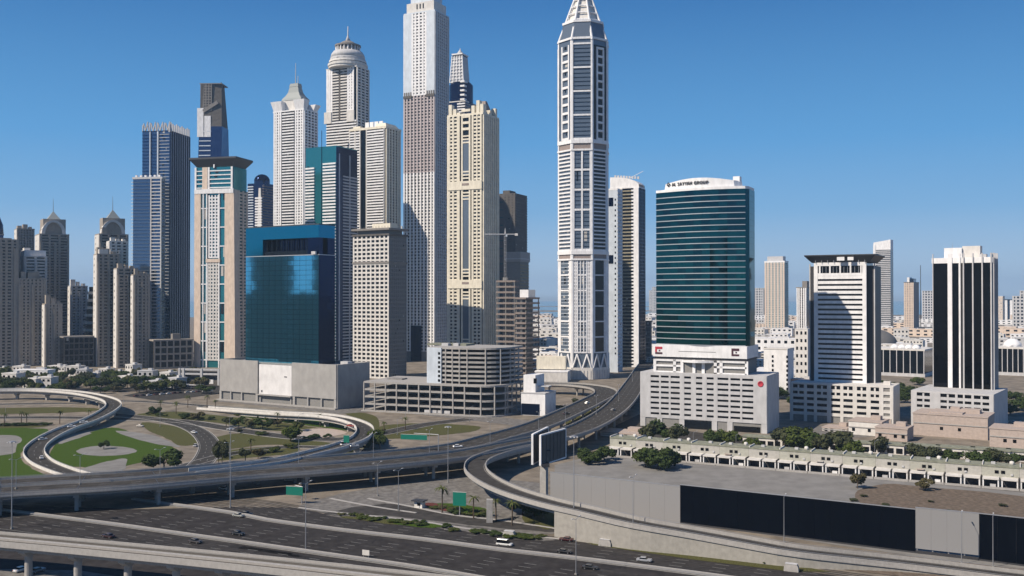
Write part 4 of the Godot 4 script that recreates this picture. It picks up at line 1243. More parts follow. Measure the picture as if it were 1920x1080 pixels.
# ---------- the cluster of tall towers ----------
func towers_marina():
	white_shaft_tower()
	cream_tower()
	dome_tower()
	pagoda_tower()
	teal_topped_tower()
	balcony_tower()
	hat_tower()
	navy_tower()
	twisted_tower()
	small_dome_tower()
	lattice_crown_tower()
	unfinished_towers()
	slab_pair()
	sandstone_towers()

func white_shaft_tower():
	var b: Array = [Vector3(-107.57,0,-1204.09),-26,44.72,34.21]
	var w: float = b[2]
	var d: float = b[3]
	var h: float = 431.96
	var hm: float = 329.33
	var t := tower("skyscraper", "tallest white shaft tower with columns of small windows and a grey shaded flank", "tower", b, h, {
		"core": "glass_grey", "slab_mat": "pale_blue", "over": 0.3,
		"front": [
			{"y0": 233.42, "y1": hm, "fh": 3.9, "bh": 1.7, "bo": 0.35, "bm": "pink_grey", "cols": 9, "pw": 2.1, "po": 1.0, "pm": "pink_grey"},
			{"y0": 12.0, "y1": 233.42, "fh": 3.9, "bh": 1.5, "bo": 0.35, "bm": "offwhite", "cols": 9, "pw": 2.1, "po": 1.2, "pm": "white"},
			{"y0": hm, "fh": 3.9, "bh": 2.1, "bo": 0.6, "bm": "white", "xa": 0.26, "xb": 0.74, "cols": 4, "pw": 2.6, "po": 0.8, "pm": "white"}],
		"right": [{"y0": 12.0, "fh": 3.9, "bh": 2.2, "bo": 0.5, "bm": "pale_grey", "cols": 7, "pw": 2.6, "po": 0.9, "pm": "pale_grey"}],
		"left": [{"y0": 12.0, "fh": 7.8, "bh": 3.0, "bo": 0.5, "bm": "white", "cols": 6, "pw": 3.0, "po": 0.8}]})
	var f := side("front", w, d)
	for x in [[0.0, 0.27], [0.73, 1.0]]:
		box(t, "blank_panel", Vector3((x[0] + x[1]) / 2 * w, (hm + h) / 2, 0.35), Vector3((x[1] - x[0]) * w, h - hm, 0.8), "pale_blue", f)
		box(t, "ledge", Vector3((x[0] + x[1]) / 2 * w, hm - 1.0, 0.8), Vector3((x[1] - x[0]) * w, 3.2, 1.8), "dark_stone", f)
		for k in 4:
			box(t, "corbel", Vector3((x[0] + (x[1] - x[0]) * (k + 0.5) / 4) * w, hm + 2.4, 0.9), Vector3(1.4, 5.0, 1.2), "grey_stone", f)
	box(t, "entrance_glass", Vector3(0.42 * w, 22, 1.0), Vector3(0.34 * w, 44, 0.5), "glass_indigo", f)
	prism(t, "base_storey", rect(w + 1.6, d + 1.6), 0, 12, "grey_stone")
	# stepped head
	prism(t, "upper_stage", rect(w * 0.88, d * 0.88), h + 1.6, h + 14, "offwhite")
	for k in 3:
		box(t, "head_slot", Vector3((-0.1 + 0.1 * k) * w, h + 9, d * 0.44 + 0.1), Vector3(1.4, 6, 0.5), "pane_a")
	prism(t, "upper_stage", rect(w * 0.7, d * 0.7), h + 14, h + 36, "pale_blue")
	loft(t, "head", [rect(w * 0.62, d * 0.62), rect(w * 0.2, d * 0.2)], [h + 36, h + 58], "offwhite")

func cream_tower():
	var b: Array = [Vector3(-41.36,0,-1024.42),-26,41.5,35.67]
	var w: float = b[2]
	var d: float = b[3]
	var h: float = 270.17
	var t := thing("apartment_tower", "slender cream tower with framed tall glass panels and ribbed olive flank", "tower", b[0], b[1])
	prism(t, "core", rect(w, d), 0, h, "glass_grey")
	var f := side("front", w, d)
	var ys := [26.73, 86.11, 99.99, 190.58, 202.82, 250.12]
	for x in [0.02, 0.16, 0.33, 0.42, 0.64, 0.72, 0.96]:
		box(t, "pier", Vector3(x * w, h / 2, 0.5), Vector3(0.045 * w, h, 1.5), "cream", f)
	for s in [[0.04, 0.3], [0.72, 0.97]]:
		face(t, f, w, 6, h, {"fh": 3.8, "bh": 1.9, "bo": 0.9, "bm": "cream", "xa": s[0], "xb": s[1], "cols": 2, "pw": 1.4, "po": 1.1, "bn": "balcony"})
	# centre bay: tall glass in frames, tied by belts
	for s in [[0.0, ys[0] + 0.0, 0], [ys[0], ys[1], 1], [ys[2], ys[3], 1], [ys[4], ys[5], 1]]:
		if s[2] == 1:
			box(t, "tall_glass", Vector3(0.53 * w, (s[0] + s[1]) / 2, 0.35), Vector3(0.19 * w, s[1] - s[0] - 10, 0.5), "glass_steel", f)
			for k in 3:
				box(t, "cross_band", Vector3(0.53 * w, s[1] - 1.5 - 3.4 * k, 0.6), Vector3(0.24 * w, 1.5, 1.1), "cream", f)
				box(t, "cross_band", Vector3(0.53 * w, s[0] + 1.5 + 3.4 * k, 0.6), Vector3(0.24 * w, 1.5, 1.1), "cream", f)
	for yy in [(ys[1] + ys[2]) / 2, (ys[3] + ys[4]) / 2]:
		box(t, "belt", Vector3(0.5 * w, yy, 0.9), Vector3(w * 0.98, 9.0, 2.0), "cream", f)
		box(t, "belt_recess", Vector3(0.53 * w, yy + 1.0, 1.9), Vector3(0.2 * w, 2.4, 0.3), "taupe", f)
	for k in 4:
		box(t, "cross_band", Vector3(0.53 * w, ys[5] + 6 + 6.5 * k, 0.7), Vector3(0.25 * w, 2.6, 1.2), "cream", f)
	face(t, side("right", w, d), d, 6, h, {"fh": 3.8, "bh": 1.5, "bo": 0.5, "bm": "cream", "cols": 8, "pw": 2.2, "po": 1.4, "pm": "cream"})
	face(t, side("left", w, d), d, 6, h, {"fh": 7.6, "bh": 3.0, "bo": 0.5, "bm": "cream", "cols": 6, "pw": 2.2, "po": 1.2, "pm": "cream"})
	prism(t, "roof_slab", rect(w + 1.4, d + 1.4), h, h + 2.0, "cream")
	for s in [[0.06, 12.0], [0.19, 7.0], [0.3, 3.0], [0.72, 9.0], [0.86, 14.0], [0.97, 10.0]]:
		box(t, "crown_pier", Vector3((s[0] - 0.5) * w, h + s[1] / 2 + 1, d / 2 - 3), Vector3(0.09 * w, s[1], 6), "cream")
	for s in [[-0.35, 10.0], [0.0, 6.0], [0.35, 10.0]]:
		box(t, "crown_pier", Vector3(w / 2 - 2, h + s[1] / 2 + 1, s[0] * d), Vector3(5, s[1], 4), "cream")
	loft(t, "roof_gable", [rect(w * 0.3, d * 0.5, Vector2(w * 0.28, -d * 0.1)), rect(w * 0.1, d * 0.1, Vector2(w * 0.28, -d * 0.1))], [h + 2, h + 18], "taupe")

func dome_tower():
	var b: Array = [Vector3(-231.78,0,-1352.62),-26,50.76,29.63]
	var w: float = b[2]
	var d: float = b[3]
	var h: float = 398.68
	var hl: float = 326.84
	var t := tower("skyscraper", "white residential tower topped by a ringed grey dome with a spire", "tower", b, h, {
		"core": "glass_dark", "slab_mat": "offwhite",
		"front": [
			{"y0": hl, "fh": 4.0, "bh": 2.0, "bo": 1.2, "bm": "offwhite", "xa": 0.2, "xb": 0.42, "bn": "balcony"},
			{"y0": hl, "fh": 4.0, "bh": 2.0, "bo": 1.2, "bm": "offwhite", "xa": 0.48, "xb": 0.7, "bn": "balcony"},
			{"y0": hl, "fh": 4.0, "bh": 2.2, "bo": 0.7, "bm": "white", "xa": 0.0, "xb": 0.2, "cols": 2, "pw": 3.0, "po": 0.9},
			{"y0": hl, "fh": 4.0, "bh": 2.2, "bo": 0.7, "bm": "white", "xa": 0.7, "xb": 0.92, "cols": 2, "pw": 3.0, "po": 0.9},
			{"y1": hl, "fh": 4.0, "bh": 2.0, "bo": 1.3, "bm": "white", "bn": "balcony"}],
		"right": {"fh": 4.0, "bh": 1.8, "bo": 1.0, "bm": "offwhite", "cols": 3, "pw": 2.4, "po": 1.4, "pm": "offwhite"}})
	var f := side("front", w, d)
	for x in [0.06, 0.82]:
		box(t, "shoulder", Vector3(x * w, hl + 4, 0.8), Vector3(0.24 * w, 16, 2.6), "offwhite", f)
	box(t, "core_strip", Vector3(0.45 * w, (h + hl) / 2, 0.6), Vector3(0.05 * w, h - hl, 1.0), "dark_stone", f)
	var r := w * 0.53
	var y := h + 1.6
	var hr: float = 411.28
	var h2: float = 424.62
	var hd: float = 440.93
	lathe(t, "drum", Vector3(0, 0, 0), [Vector2(r, y), Vector2(r, y + 3), Vector2(r * 1.04, y + 3), Vector2(r * 1.04, y + 6), Vector2(r * 0.96, y + 6.2), Vector2(r * 0.96, hr - 3), Vector2(r * 0.99, hr - 3), Vector2(r * 0.97, hr)], "offwhite", 32, false)
	lathe(t, "drum_recess", Vector3.ZERO, [Vector2(r * 0.975, y + 7.5), Vector2(r * 0.975, y + 9.5)], "glass_dark", 32, false)
	lathe(t, "upper_drum", Vector3.ZERO, [Vector2(r * 0.92, hr), Vector2(r * 0.92, hr + 3), Vector2(r * 0.86, hr + 4.5), Vector2(r * 0.9, hr + 5), Vector2(r * 0.86, h2 - 4), Vector2(r * 0.76, h2)], "pale_grey", 32)
	for k in 20:
		var a := TAU * k / 20
		box(t, "lantern_fin", Vector3(cos(a) * r * 0.62, h2 + 4, sin(a) * r * 0.62), Vector3(1.2, 9, 1.2), "white")
	var prof := []
	for k in 9:
		var a := k / 8.0 * PI / 2
		prof.append(Vector2(r * 0.6 * cos(a) + 0.6, h2 + (hd - h2) * sin(a)))
	lathe(t, "dome", Vector3.ZERO, prof, "grey_stone", 32)
	lathe(t, "dome_ring", Vector3.ZERO, [Vector2(r * 0.68, h2 + 7.5), Vector2(r * 0.68, h2 + 9.5), Vector2(r * 0.45, h2 + 11)], "grey_stone", 32, false)
	lathe(t, "spire", Vector3.ZERO, [Vector2(4.5, hd - 1), Vector2(1.6, hd + 5), Vector2(0.9, hd + 8), Vector2(0.5, 461.69)], "pale_grey", 12)

func pagoda_tower():
	var b: Array = [Vector3(-290.96,0,-1288.56),-26,49.82,28.28]
	var w: float = b[2]
	var d: float = b[3]
	var h: float = 326.37
	var t := tower("skyscraper", "white gridded tower with flared cornice and a stepped pale green pagoda roof", "tower", b, h, {
		"core": "glass_dark", "slab_mat": "white", "over": 1.0,
		"front": [
			{"fh": 3.8, "bh": 1.8, "bo": 0.8, "bm": "white", "xa": 0.0, "xb": 0.26, "cols": 3, "pw": 2.2},
			{"fh": 3.8, "bh": 1.8, "bo": 0.8, "bm": "white", "xa": 0.72, "xb": 1.0, "cols": 3, "pw": 2.2},
			{"fh": 3.8, "bh": 1.7, "bo": 1.9, "bm": "white", "xa": 0.3, "xb": 0.7, "bn": "balcony"}],
		"right": {"fh": 3.8, "bh": 1.6, "bo": 1.2, "bm": "white", "cols": 4, "pw": 2.0, "po": 1.5, "pm": "white", "bn": "balcony"}})
	var hc: float = 340.47
	for x in [-0.36, 0.36]:
		loft(t, "flared_cornice", [rect(w * 0.28, 7, Vector2(x * w, d / 2 - 3)), rect(w * 0.36, 11, Vector2(x * w * 1.07, d / 2 - 2))], [h + 1.6, hc], "white")
	loft(t, "flared_cornice", [rect(7, d * 0.3, Vector2(w / 2 - 3, -d * 0.32)), rect(12, d * 0.4, Vector2(w / 2 - 1, -d * 0.36))], [h + 1.6, hc - 4], "white")
	prism(t, "crown_block", rect(w * 0.62, d * 0.62), h + 1.6, hc + 2, "offwhite")
	var yt: float = 365.86
	var rings := []
	var ys := []
	for s in [[0.66, 0.0], [0.62, 0.12], [0.46, 0.3], [0.38, 0.45], [0.36, 0.47], [0.28, 0.8], [0.3, 0.82], [0.26, 1.0]]:
		rings.append(rect(w * s[0], d * s[0]))
		ys.append(lerpf(hc + 2, yt, s[1]))
	loft(t, "pagoda_roof", rings, ys, "copper_green")
	tube(t, "mast", Vector3(0, yt, 0), Vector3(0, 394.09, 0), 0.7, 0.3, "pale_grey")
	tube(t, "mast", Vector3(4, yt, 0), Vector3(4, 376.45, 0), 0.6, 0.3, "pale_grey")

func teal_topped_tower():
	var b: Array = [Vector3(-217.17,0,-1154.08),-28,45.59,39.84]
	var w: float = b[2]
	var d: float = b[3]
	var h: float = 256.61
	var hb: float = 235.29
	var t := tower("apartment_tower", "balconied white tower with a sheer teal glass top behind the blue glass tower", "tower", b, h, {
		"core": "glass_teal", "slab_mat": "glass_teal", "over": 0.1, "slab": 0.8,
		"front": [
			{"y1": hb, "fh": 3.7, "bh": 1.8, "bo": 1.4, "bm": "white", "xa": 0.0, "xb": 0.3, "bn": "balcony"},
			{"y1": hb + 4, "fh": 3.7, "bh": 1.8, "bo": 1.4, "bm": "white", "xa": 0.58, "xb": 1.0, "bn": "balcony"}],
		"right": [{"y1": hb - 10, "fh": 3.7, "bh": 1.6, "bo": 1.2, "bm": "pale_grey", "xa": 0.3, "xb": 1.0, "bn": "balcony"}]})
	var g := side("right", w, d)
	box(t, "flank_wall", Vector3(d * 0.5, h / 2, 0.2), Vector3(d, h - 1, 0.5), "glass_indigo", g)
	box(t, "flank_rib", Vector3(d * 0.12, h / 2 - 4, 0.6), Vector3(1.6, h - 8, 1.4), "pale_blue", g)
	box(t, "flank_rib", Vector3(d * 0.62, h / 2 - 4, 0.6), Vector3(1.6, h - 8, 1.4), "pale_grey", g)
	box(t, "glass_joint", Vector3(0.53 * w, (h + hb) / 2 - 40, 0.2), Vector3(0.6, h - hb + 120, 0.4), "glass_indigo", side("front", w, d))
	box(t, "plant_room", Vector3(0, h + 2, 0), Vector3(w * 0.3, 3, d * 0.3), "glass_grey")

func balcony_tower():
	var b: Array = [Vector3(-184.63,0,-1293.32),-28,58.59,33.14]
	var w: float = b[2]
	var d: float = b[3]
	var h: float = 302.4
	var t := tower("apartment_tower", "broad white tower of zigzag balconies with an olive flank and white roof screens", "tower", b, h, {
		"core": "glass_dark", "slab_mat": "cream", "over": 1.2, "slab": 3.0,
		"front": [
			{"fh": 3.7, "bh": 1.9, "bo": 1.6, "bm": "white", "xa": 0.0, "xb": 0.3, "bn": "balcony"},
			{"fh": 3.7, "bh": 1.9, "bo": 1.6, "bm": "white", "xa": 0.48, "xb": 0.7, "bn": "balcony"},
			{"fh": 3.7, "bh": 1.9, "bo": 2.6, "bm": "white", "xa": 0.7, "xb": 0.97, "bn": "balcony"}],
		"right": {"fh": 3.7, "bh": 1.2, "bo": 0.4, "bm": "cream", "cols": 5, "pw": 3.0, "po": 1.2, "pm": "cream"}})
	var f := side("front", w, d)
	for x in [0.0, 0.16, 0.3, 0.48, 0.97]:
		box(t, "pier", Vector3(x * w, h / 2, 0.8), Vector3(1.4, h, 1.9), "offwhite", f)
	for k in 4:
		box(t, "roof_screen", Vector3((-0.14 + 0.13 * k) * w, h + 7.5, d * 0.2), Vector3(0.1 * w, 9, 1.2), "white")
	loft(t, "sloped_parapet", [rect(w * 0.3, d * 0.9, Vector2(w * 0.34, 0)), rect(w * 0.26, d * 0.7, Vector2(w * 0.3, 0))], [h + 3, h + 8], "cream")
	box(t, "roof_screen", Vector3(-0.36 * w, h + 4.5, d * 0.3), Vector3(0.2 * w, 4, 6), "cream")

func hat_tower():
	var b: Array = [Vector3(-332.02,0,-1095.33),-14,48.98,29.29]
	var w: float = b[2]
	var d: float = b[3]
	var h: float = 225.91
	var hs: float = 200.17
	var t := thing("apartment_tower", "pinkish beige tower with teal window strips under a wide dark flared hat roof", "tower", b[0], b[1])
	prism(t, "core", rect(w - 1, d - 1), 0, h, "glass_teal")
	var f := side("front", w, d)
	var y6: float = 119.43
	for s in [[0.0, 0.16, "pink_beige", 1.2], [0.21, 0.235, "white", 0.9], [0.3, 0.33, "white", 0.9], [0.62, 0.645, "white", 0.9], [0.78, 1.0, "pink_beige", 1.2]]:
		box(t, "pier", Vector3((s[0] + s[1]) / 2 * w, hs / 2, s[3] / 2 - 0.3), Vector3((s[1] - s[0]) * w, hs, s[3] + 0.6), s[2], f)
	face(t, f, w, y6 + 4, hs - 6, {"fh": 3.8, "bh": 1.6, "bo": 0.5, "bm": "white", "xa": 0.36, "xb": 0.62, "cols": 3, "pw": 1.6})
	face(t, f, w, 8, y6, {"fh": 3.8, "bh": 1.9, "bo": 0.5, "bm": "offwhite", "xa": 0.33, "xb": 0.64, "cols": 4, "pw": 1.8})
	face(t, f, w, 8, hs, {"rows": 9, "bh": 1.2, "bo": 0.7, "bm": "white", "xa": 0.16, "xb": 0.34})
	face(t, f, w, 8, hs, {"rows": 9, "bh": 1.2, "bo": 0.7, "bm": "white", "xa": 0.63, "xb": 0.8})
	box(t, "dark_slot", Vector3(0.345 * w, (y6 + hs) / 2, 0.25), Vector3(0.03 * w, hs - y6 - 4, 0.6), "glass_dark", f)
	box(t, "belt", Vector3(0.48 * w, y6 + 1, 0.6), Vector3(0.36 * w, 4, 1.6), "pink_beige", f)
	box(t, "top_frame", Vector3(0.5 * w, hs - 1.5, 0.7), Vector3(w, 5, 1.8), "white", f)
	# upper storeys
	for x in [0.02, 0.26, 0.36, 0.95]:
		box(t, "upper_pier", Vector3(x * w, (h + hs) / 2, 0.2), Vector3(0.045 * w if x != 0.26 else 0.13 * w, h - hs, 0.9), "white" if x != 0.26 else "pink_beige", f)
	face(t, f, w, hs + 2, h, {"rows": 5, "bh": 1.2, "bo": 0.5, "bm": "white", "xa": 0.36, "xb": 0.94})
	face(t, f, w, hs + 2, h, {"rows": 5, "bh": 1.0, "bo": 0.5, "bm": "white", "xa": 0.04, "xb": 0.2})
	face(t, side("right", w, d), d, 6, hs, {"fh": 3.8, "bh": 2.0, "bo": 0.9, "bm": "pink_beige", "cols": 3, "pw": 3.2, "po": 1.1, "pm": "pink_beige"})
	# the splayed foot of the right corner
	var st := sten()
	var fx := w / 2
	q4(st, Vector3(fx - 2, 0, d / 2 + 5), Vector3(fx + 5, 0, d / 2 + 5), Vector3(fx + 0.5, hs, d / 2 + 1.0), Vector3(fx - 3, hs, d / 2 + 1.0))
	q4(st, Vector3(fx + 5, 0, d / 2 + 5), Vector3(fx + 5, 0, d / 2 - 8), Vector3(fx + 0.5, hs, d / 2 - 8), Vector3(fx + 0.5, hs, d / 2 + 1.0))
	q4(st, Vector3(fx - 2, 0, d / 2 - 2), Vector3(fx - 2, 0, d / 2 + 5), Vector3(fx - 3, hs, d / 2 + 1.0), Vector3(fx - 3, hs, d / 2 - 2))
	done(t, "splayed_buttress", st, "pink_beige")
	var hh: float = 236.69
	loft(t, "hat_roof", [rect(w * 0.92, d * 0.92), rect(w * 1.2, d * 1.3), rect(w * 1.2, d * 1.3)], [h, hh - 2.0, hh], "dark_steel")
	box(t, "roof_mast", Vector3(0.0, h + 1.0, d / 2 + 0.4), Vector3(1.4, 4, 1.4), "white")

func navy_tower():
	var b: Array = [Vector3(-419.66,0,-1164.38),-10,35.83,46.37]
	var w: float = b[2]
	var d: float = b[3]
	var h: float = 276.35
	var t := tower("glass_tower", "dark navy glass tower with a jagged pale fin crown and lit balcony ledges", "tower", b, h, {
		"core": "glass_slate", "slab_mat": "glass_navy", "over": 0.2, "slab": 1.0,
		"front": [
			{"y0": 213.58, "fh": 3.9, "bh": 0.5, "bo": 0.8, "bm": "glass_blue", "xa": 0.0, "xb": 0.55, "bn": "balcony"},
			{"fh": 3.9, "bh": 0.6, "bo": 1.0, "bm": "pale_grey", "xa": 0.6, "xb": 0.98, "bn": "balcony"}],
		"right": {"cols": 9, "pw": 0.6, "po": 0.8, "pm": "glass_indigo"}})
	var f := side("front", w, d)
	box(t, "pier", Vector3(0.58 * w, h / 2, 0.8), Vector3(1.6, h, 1.8), "pale_blue", f)
	box(t, "pier", Vector3(0.3 * w, h * 0.8, 0.8), Vector3(1.2, h * 0.4, 1.8), "pale_blue", f)
	for k in 16:
		var x := -w / 2 + w * k / 15.0
		var n := box(t, "crown_fin", Vector3(x, h + 4 + (k % 3), d / 2 - 1), Vector3(1.0, 9 + (k * 7) % 5, 1.6), "pale_grey")
		n.rotation_degrees.z = [0, 14, -16, 6][k % 4]
		n.scale = Vector3(1.0, 9 + (k * 7) % 5, 1.6)
	for k in 12:
		var n := box(t, "crown_fin", Vector3(w / 2 - 1, h + 4, d / 2 - d * k / 11.0), Vector3(1.6, 10, 1.0), "pale_grey")
		n.position.y += (k * 5) % 3
	# lower wing in front
	var lb: Array = [Vector3(-419.78,0,-1109.57),-10,36.12,6.94]
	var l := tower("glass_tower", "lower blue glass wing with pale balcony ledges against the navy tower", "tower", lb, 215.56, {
		"core": "glass_slate", "slab_mat": "pale_grey", "over": 0.8, "slab": 2.4,
		"front": [
			{"fh": 3.9, "bh": 0.45, "bo": 0.7, "bm": "glass_steel", "xa": 0.0, "xb": 0.6, "bn": "balcony"},
			{"fh": 3.9, "bh": 1.2, "bo": 1.3, "bm": "pale_grey", "xa": 0.62, "xb": 1.0, "cols": 1, "pw": 1.4, "bn": "balcony"}],
		"left": {"fh": 3.9, "bh": 1.0, "bo": 2.4, "bm": "pale_blue", "bn": "balcony"},
		"right": {"fh": 3.9, "bh": 1.2, "bo": 0.8, "bm": "grey_stone"}})  # darker grey bands put the shaded side of the wing into the colour
	for k in 6:
		box(l, "roof_unit", Vector3((-0.4 + 0.16 * k) * lb[2], 215.56 + 3.4, lb[3] * 0.3), Vector3(2.4, 2.4, 2.4), "white")

func twisted_tower():
	var d0 := 1150.0
	var t := thing("skyscraper", "twisting blue tower with a dark bare concrete head and white panels behind the hat roof", "tower", Vector3(-458.45, 0, -1473.65), 0.0)
	var s := 38.0
	var rings := []
	var ys := []
	var y1: float = 339
	var y2: float = 403.87
	var bot := 30.0
	for k in 15:
		var u := k / 14.0
		var a := deg_to_rad(-28.0 + 26.0 * u)
		var r := []
		var sz := lerpf(s * 1.08, s * 0.94, u)
		for p in rect(sz, sz * 0.8): r.append(p.rotated(-a))
		rings.append(r)
		ys.append(lerpf(bot, y1, u))
	loft(t, "glass_shaft", rings, ys, "glass_blue")
	prism(t, "base_storey", rings[0], 0, bot, "grey_stone")
	for k in range(2, 14):
		for j in 3:
			var u := (k + j / 3.0 - 2.0 + 2.0) / 14.0
			var a := deg_to_rad(-28.0 + 26.0 * u)
			var fr := Transform3D(Basis(Vector3.UP, a), Vector3(0, lerpf(bot, y1, u), 0))
			var sz := lerpf(s * 1.08, s * 0.94, u)
			box(t, "floor_band", Vector3(-sz * 0.22, 0, sz * 0.4), Vector3(sz * 0.5, 1.4, 1.2), "pale_blue", fr)
	var fr2 := Transform3D(Basis(Vector3.UP, deg_to_rad(-2.0)), Vector3.ZERO)
	var hr := []
	var hy := []
	for k in 7:
		var u := k / 6.0
		var ring := []
		for q in rect(s * lerpf(0.9, 0.8, u), s * lerpf(0.76, 0.68, u), Vector2(-1.5 * u, 0)): ring.append(q.rotated(deg_to_rad(2.0 - 9.0 * u)))
		hr.append(ring)
		hy.append(lerpf(y1, y2, u))
	loft(t, "concrete_head", hr, hy, "dark_stone")
	var hf := side("front", s * 0.86, s * 0.72)
	var hw := s * 0.86
	face(t, fr2 * hf, hw, y1 + 24, y2, {"fh": 4.2, "bh": 1.4, "bo": 0.9, "bm": "grey_stone", "xa": 0.02, "xb": 0.55, "cols": 4, "pw": 1.4})
	box(t, "white_panel", Vector3(0.02 * hw, y1 + 6, 0.5), Vector3(0.3 * hw, 44, 1.4), "white", fr2 * hf)
	box(t, "white_panel", Vector3(0.36 * hw, y1 + 0, 0.5), Vector3(0.3 * hw, 32, 1.4), "white", fr2 * hf)
	var n := box(t, "brace", Vector3.ZERO, Vector3.ONE, "grey_stone")
	n.transform = fr2 * hf * Transform3D(Basis(Vector3.BACK, deg_to_rad(32)) * Basis.from_scale(Vector3(hw * 0.8, 5, 2)), Vector3(0.5 * hw, y1 + 30, 1.0))
	box(t, "head_slab", Vector3(0, y2 + 0.6, 0), Vector3(s * 0.9, 1.2, s * 0.76), "grey_stone", fr2)
	box(t, "roof_crane_stub", Vector3(s * 0.3, y2 + 3, 0), Vector3(1.0, 5, 1.0), "dark_steel", fr2)

func small_dome_tower():
	var b: Array = [Vector3(-375.86,0,-1433.66),-24,27.5,24.82]
	var w: float = b[2]
	var d: float = b[3]
	var h: float = 246.23
	var t := tower("apartment_tower", "dark blue tower with a rounded dome cap and white stepped balconies", "tower", b, h, {
		"core": "glass_navy", "slab_mat": "glass_navy", "over": 0.0,
		"front": [
			{"fh": 4.0, "bh": 1.6, "bo": 1.0, "bm": "pale_blue", "xa": 0.0, "xb": 0.4, "bn": "balcony"},
			{"fh": 4.0, "bh": 2.4, "bo": 2.2, "bm": "white", "xa": 0.55, "xb": 1.0, "y1": h - 18, "bn": "balcony"}],
		"right": {"fh": 4.0, "bh": 2.0, "bo": 1.0, "bm": "taupe"}})  # taupe instead of white: shade of this flank painted in
	var prof := []
	var r := w * 0.42
	for k in 9:
		var a := k / 8.0 * PI / 2
		prof.append(Vector2(r * cos(a) + 0.1, h + 6 + r * 0.9 * sin(a)))
	lathe(t, "dome_drum", Vector3(w * 0.1, 0, 0), [Vector2(r, h), Vector2(r, h + 6)], "glass_navy", 24, false)
	lathe(t, "dome", Vector3(w * 0.1, 0, 0), prof, "glass_indigo", 24)
	loft(t, "white_wedge", [rect(w * 0.34, 4, Vector2(w * 0.3, d / 2)), rect(w * 0.14, 4, Vector2(w * 0.36, d / 2))], [h * 0.55, h - 6], "offwhite")

func lattice_crown_tower():
	var b: Array = [Vector3(-80.34,0,-1517.52),-24,33.71,39.51]
	var w: float = b[2]
	var d: float = b[3]
	var h: float = 384.03
	var hd: float = 417.32
	var hc: float = 458.95
	var t := tower("skyscraper", "tower with a navy drum and a white lattice crown, peeking from behind the cream tower", "tower", b, h, {
		"core": "glass_navy", "slab_mat": "offwhite", "front": {"fh": 4.2, "bh": 2.0, "bo": 1.2, "bm": "white", "xa": 0.6, "xb": 1.0},
		"right": {"fh": 4.2, "bh": 2.0, "bo": 1.0, "bm": "taupe"}})  # shaded side painted in: taupe where the front is white
	lathe(t, "drum", Vector3.ZERO, [Vector2(w * 0.56, h), Vector2(w * 0.56, hd - 4), Vector2(w * 0.46, hd)], "glass_indigo", 28, false)
	for k in 5:
		box(t, "balcony", Vector3(w * 0.34, h + 4 + 7 * k, d * 0.34), Vector3(w * 0.22, 2.6, d * 0.3), "white")
	loft(t, "lattice_core", [rect(w * 0.66, d * 0.6, Vector2(-2, 0)), rect(w * 0.5, d * 0.5, Vector2(-2, 0))], [hd - 2, hc], "pale_grey")
	for k in 8:
		for s in 5:
			var u := k / 8.0
			var ww := lerpf(w * 0.7, w * 0.52, u)
			var x := -2 - ww / 2 + ww * s / 4.0
			box(t, "lattice_bar", Vector3(x, lerpf(hd, hc, u + 0.06), lerpf(d * 0.3, d * 0.25, u) + 0.6), Vector3(1.2, (hc - hd) / 8 + 0.3, 1.2), "white")
		box(t, "lattice_bar", Vector3(-2, lerpf(hd, hc, k / 8.0), lerpf(d * 0.3, d * 0.25, k / 8.0) + 0.7), Vector3(lerpf(w * 0.72, w * 0.54, k / 8.0), 1.0, 1.2), "white")
	box(t, "crown_cap", Vector3(-2, hc + 3, 0), Vector3(w * 0.56, 2.0, d * 0.56), "white")
	box(t, "crown_slot", Vector3(-2, hc + 0.8, 0), Vector3(w * 0.46, 2.6, d * 0.52), "dark_steel")
	lathe(t, "finial", Vector3(-2, 0, 0), [Vector2(4, hc + 4), Vector2(4.5, hc + 7), Vector2(1.5, hc + 11), Vector2(0.6, hc + 13), Vector2(0.3, 473.95)], "pale_grey", 12)

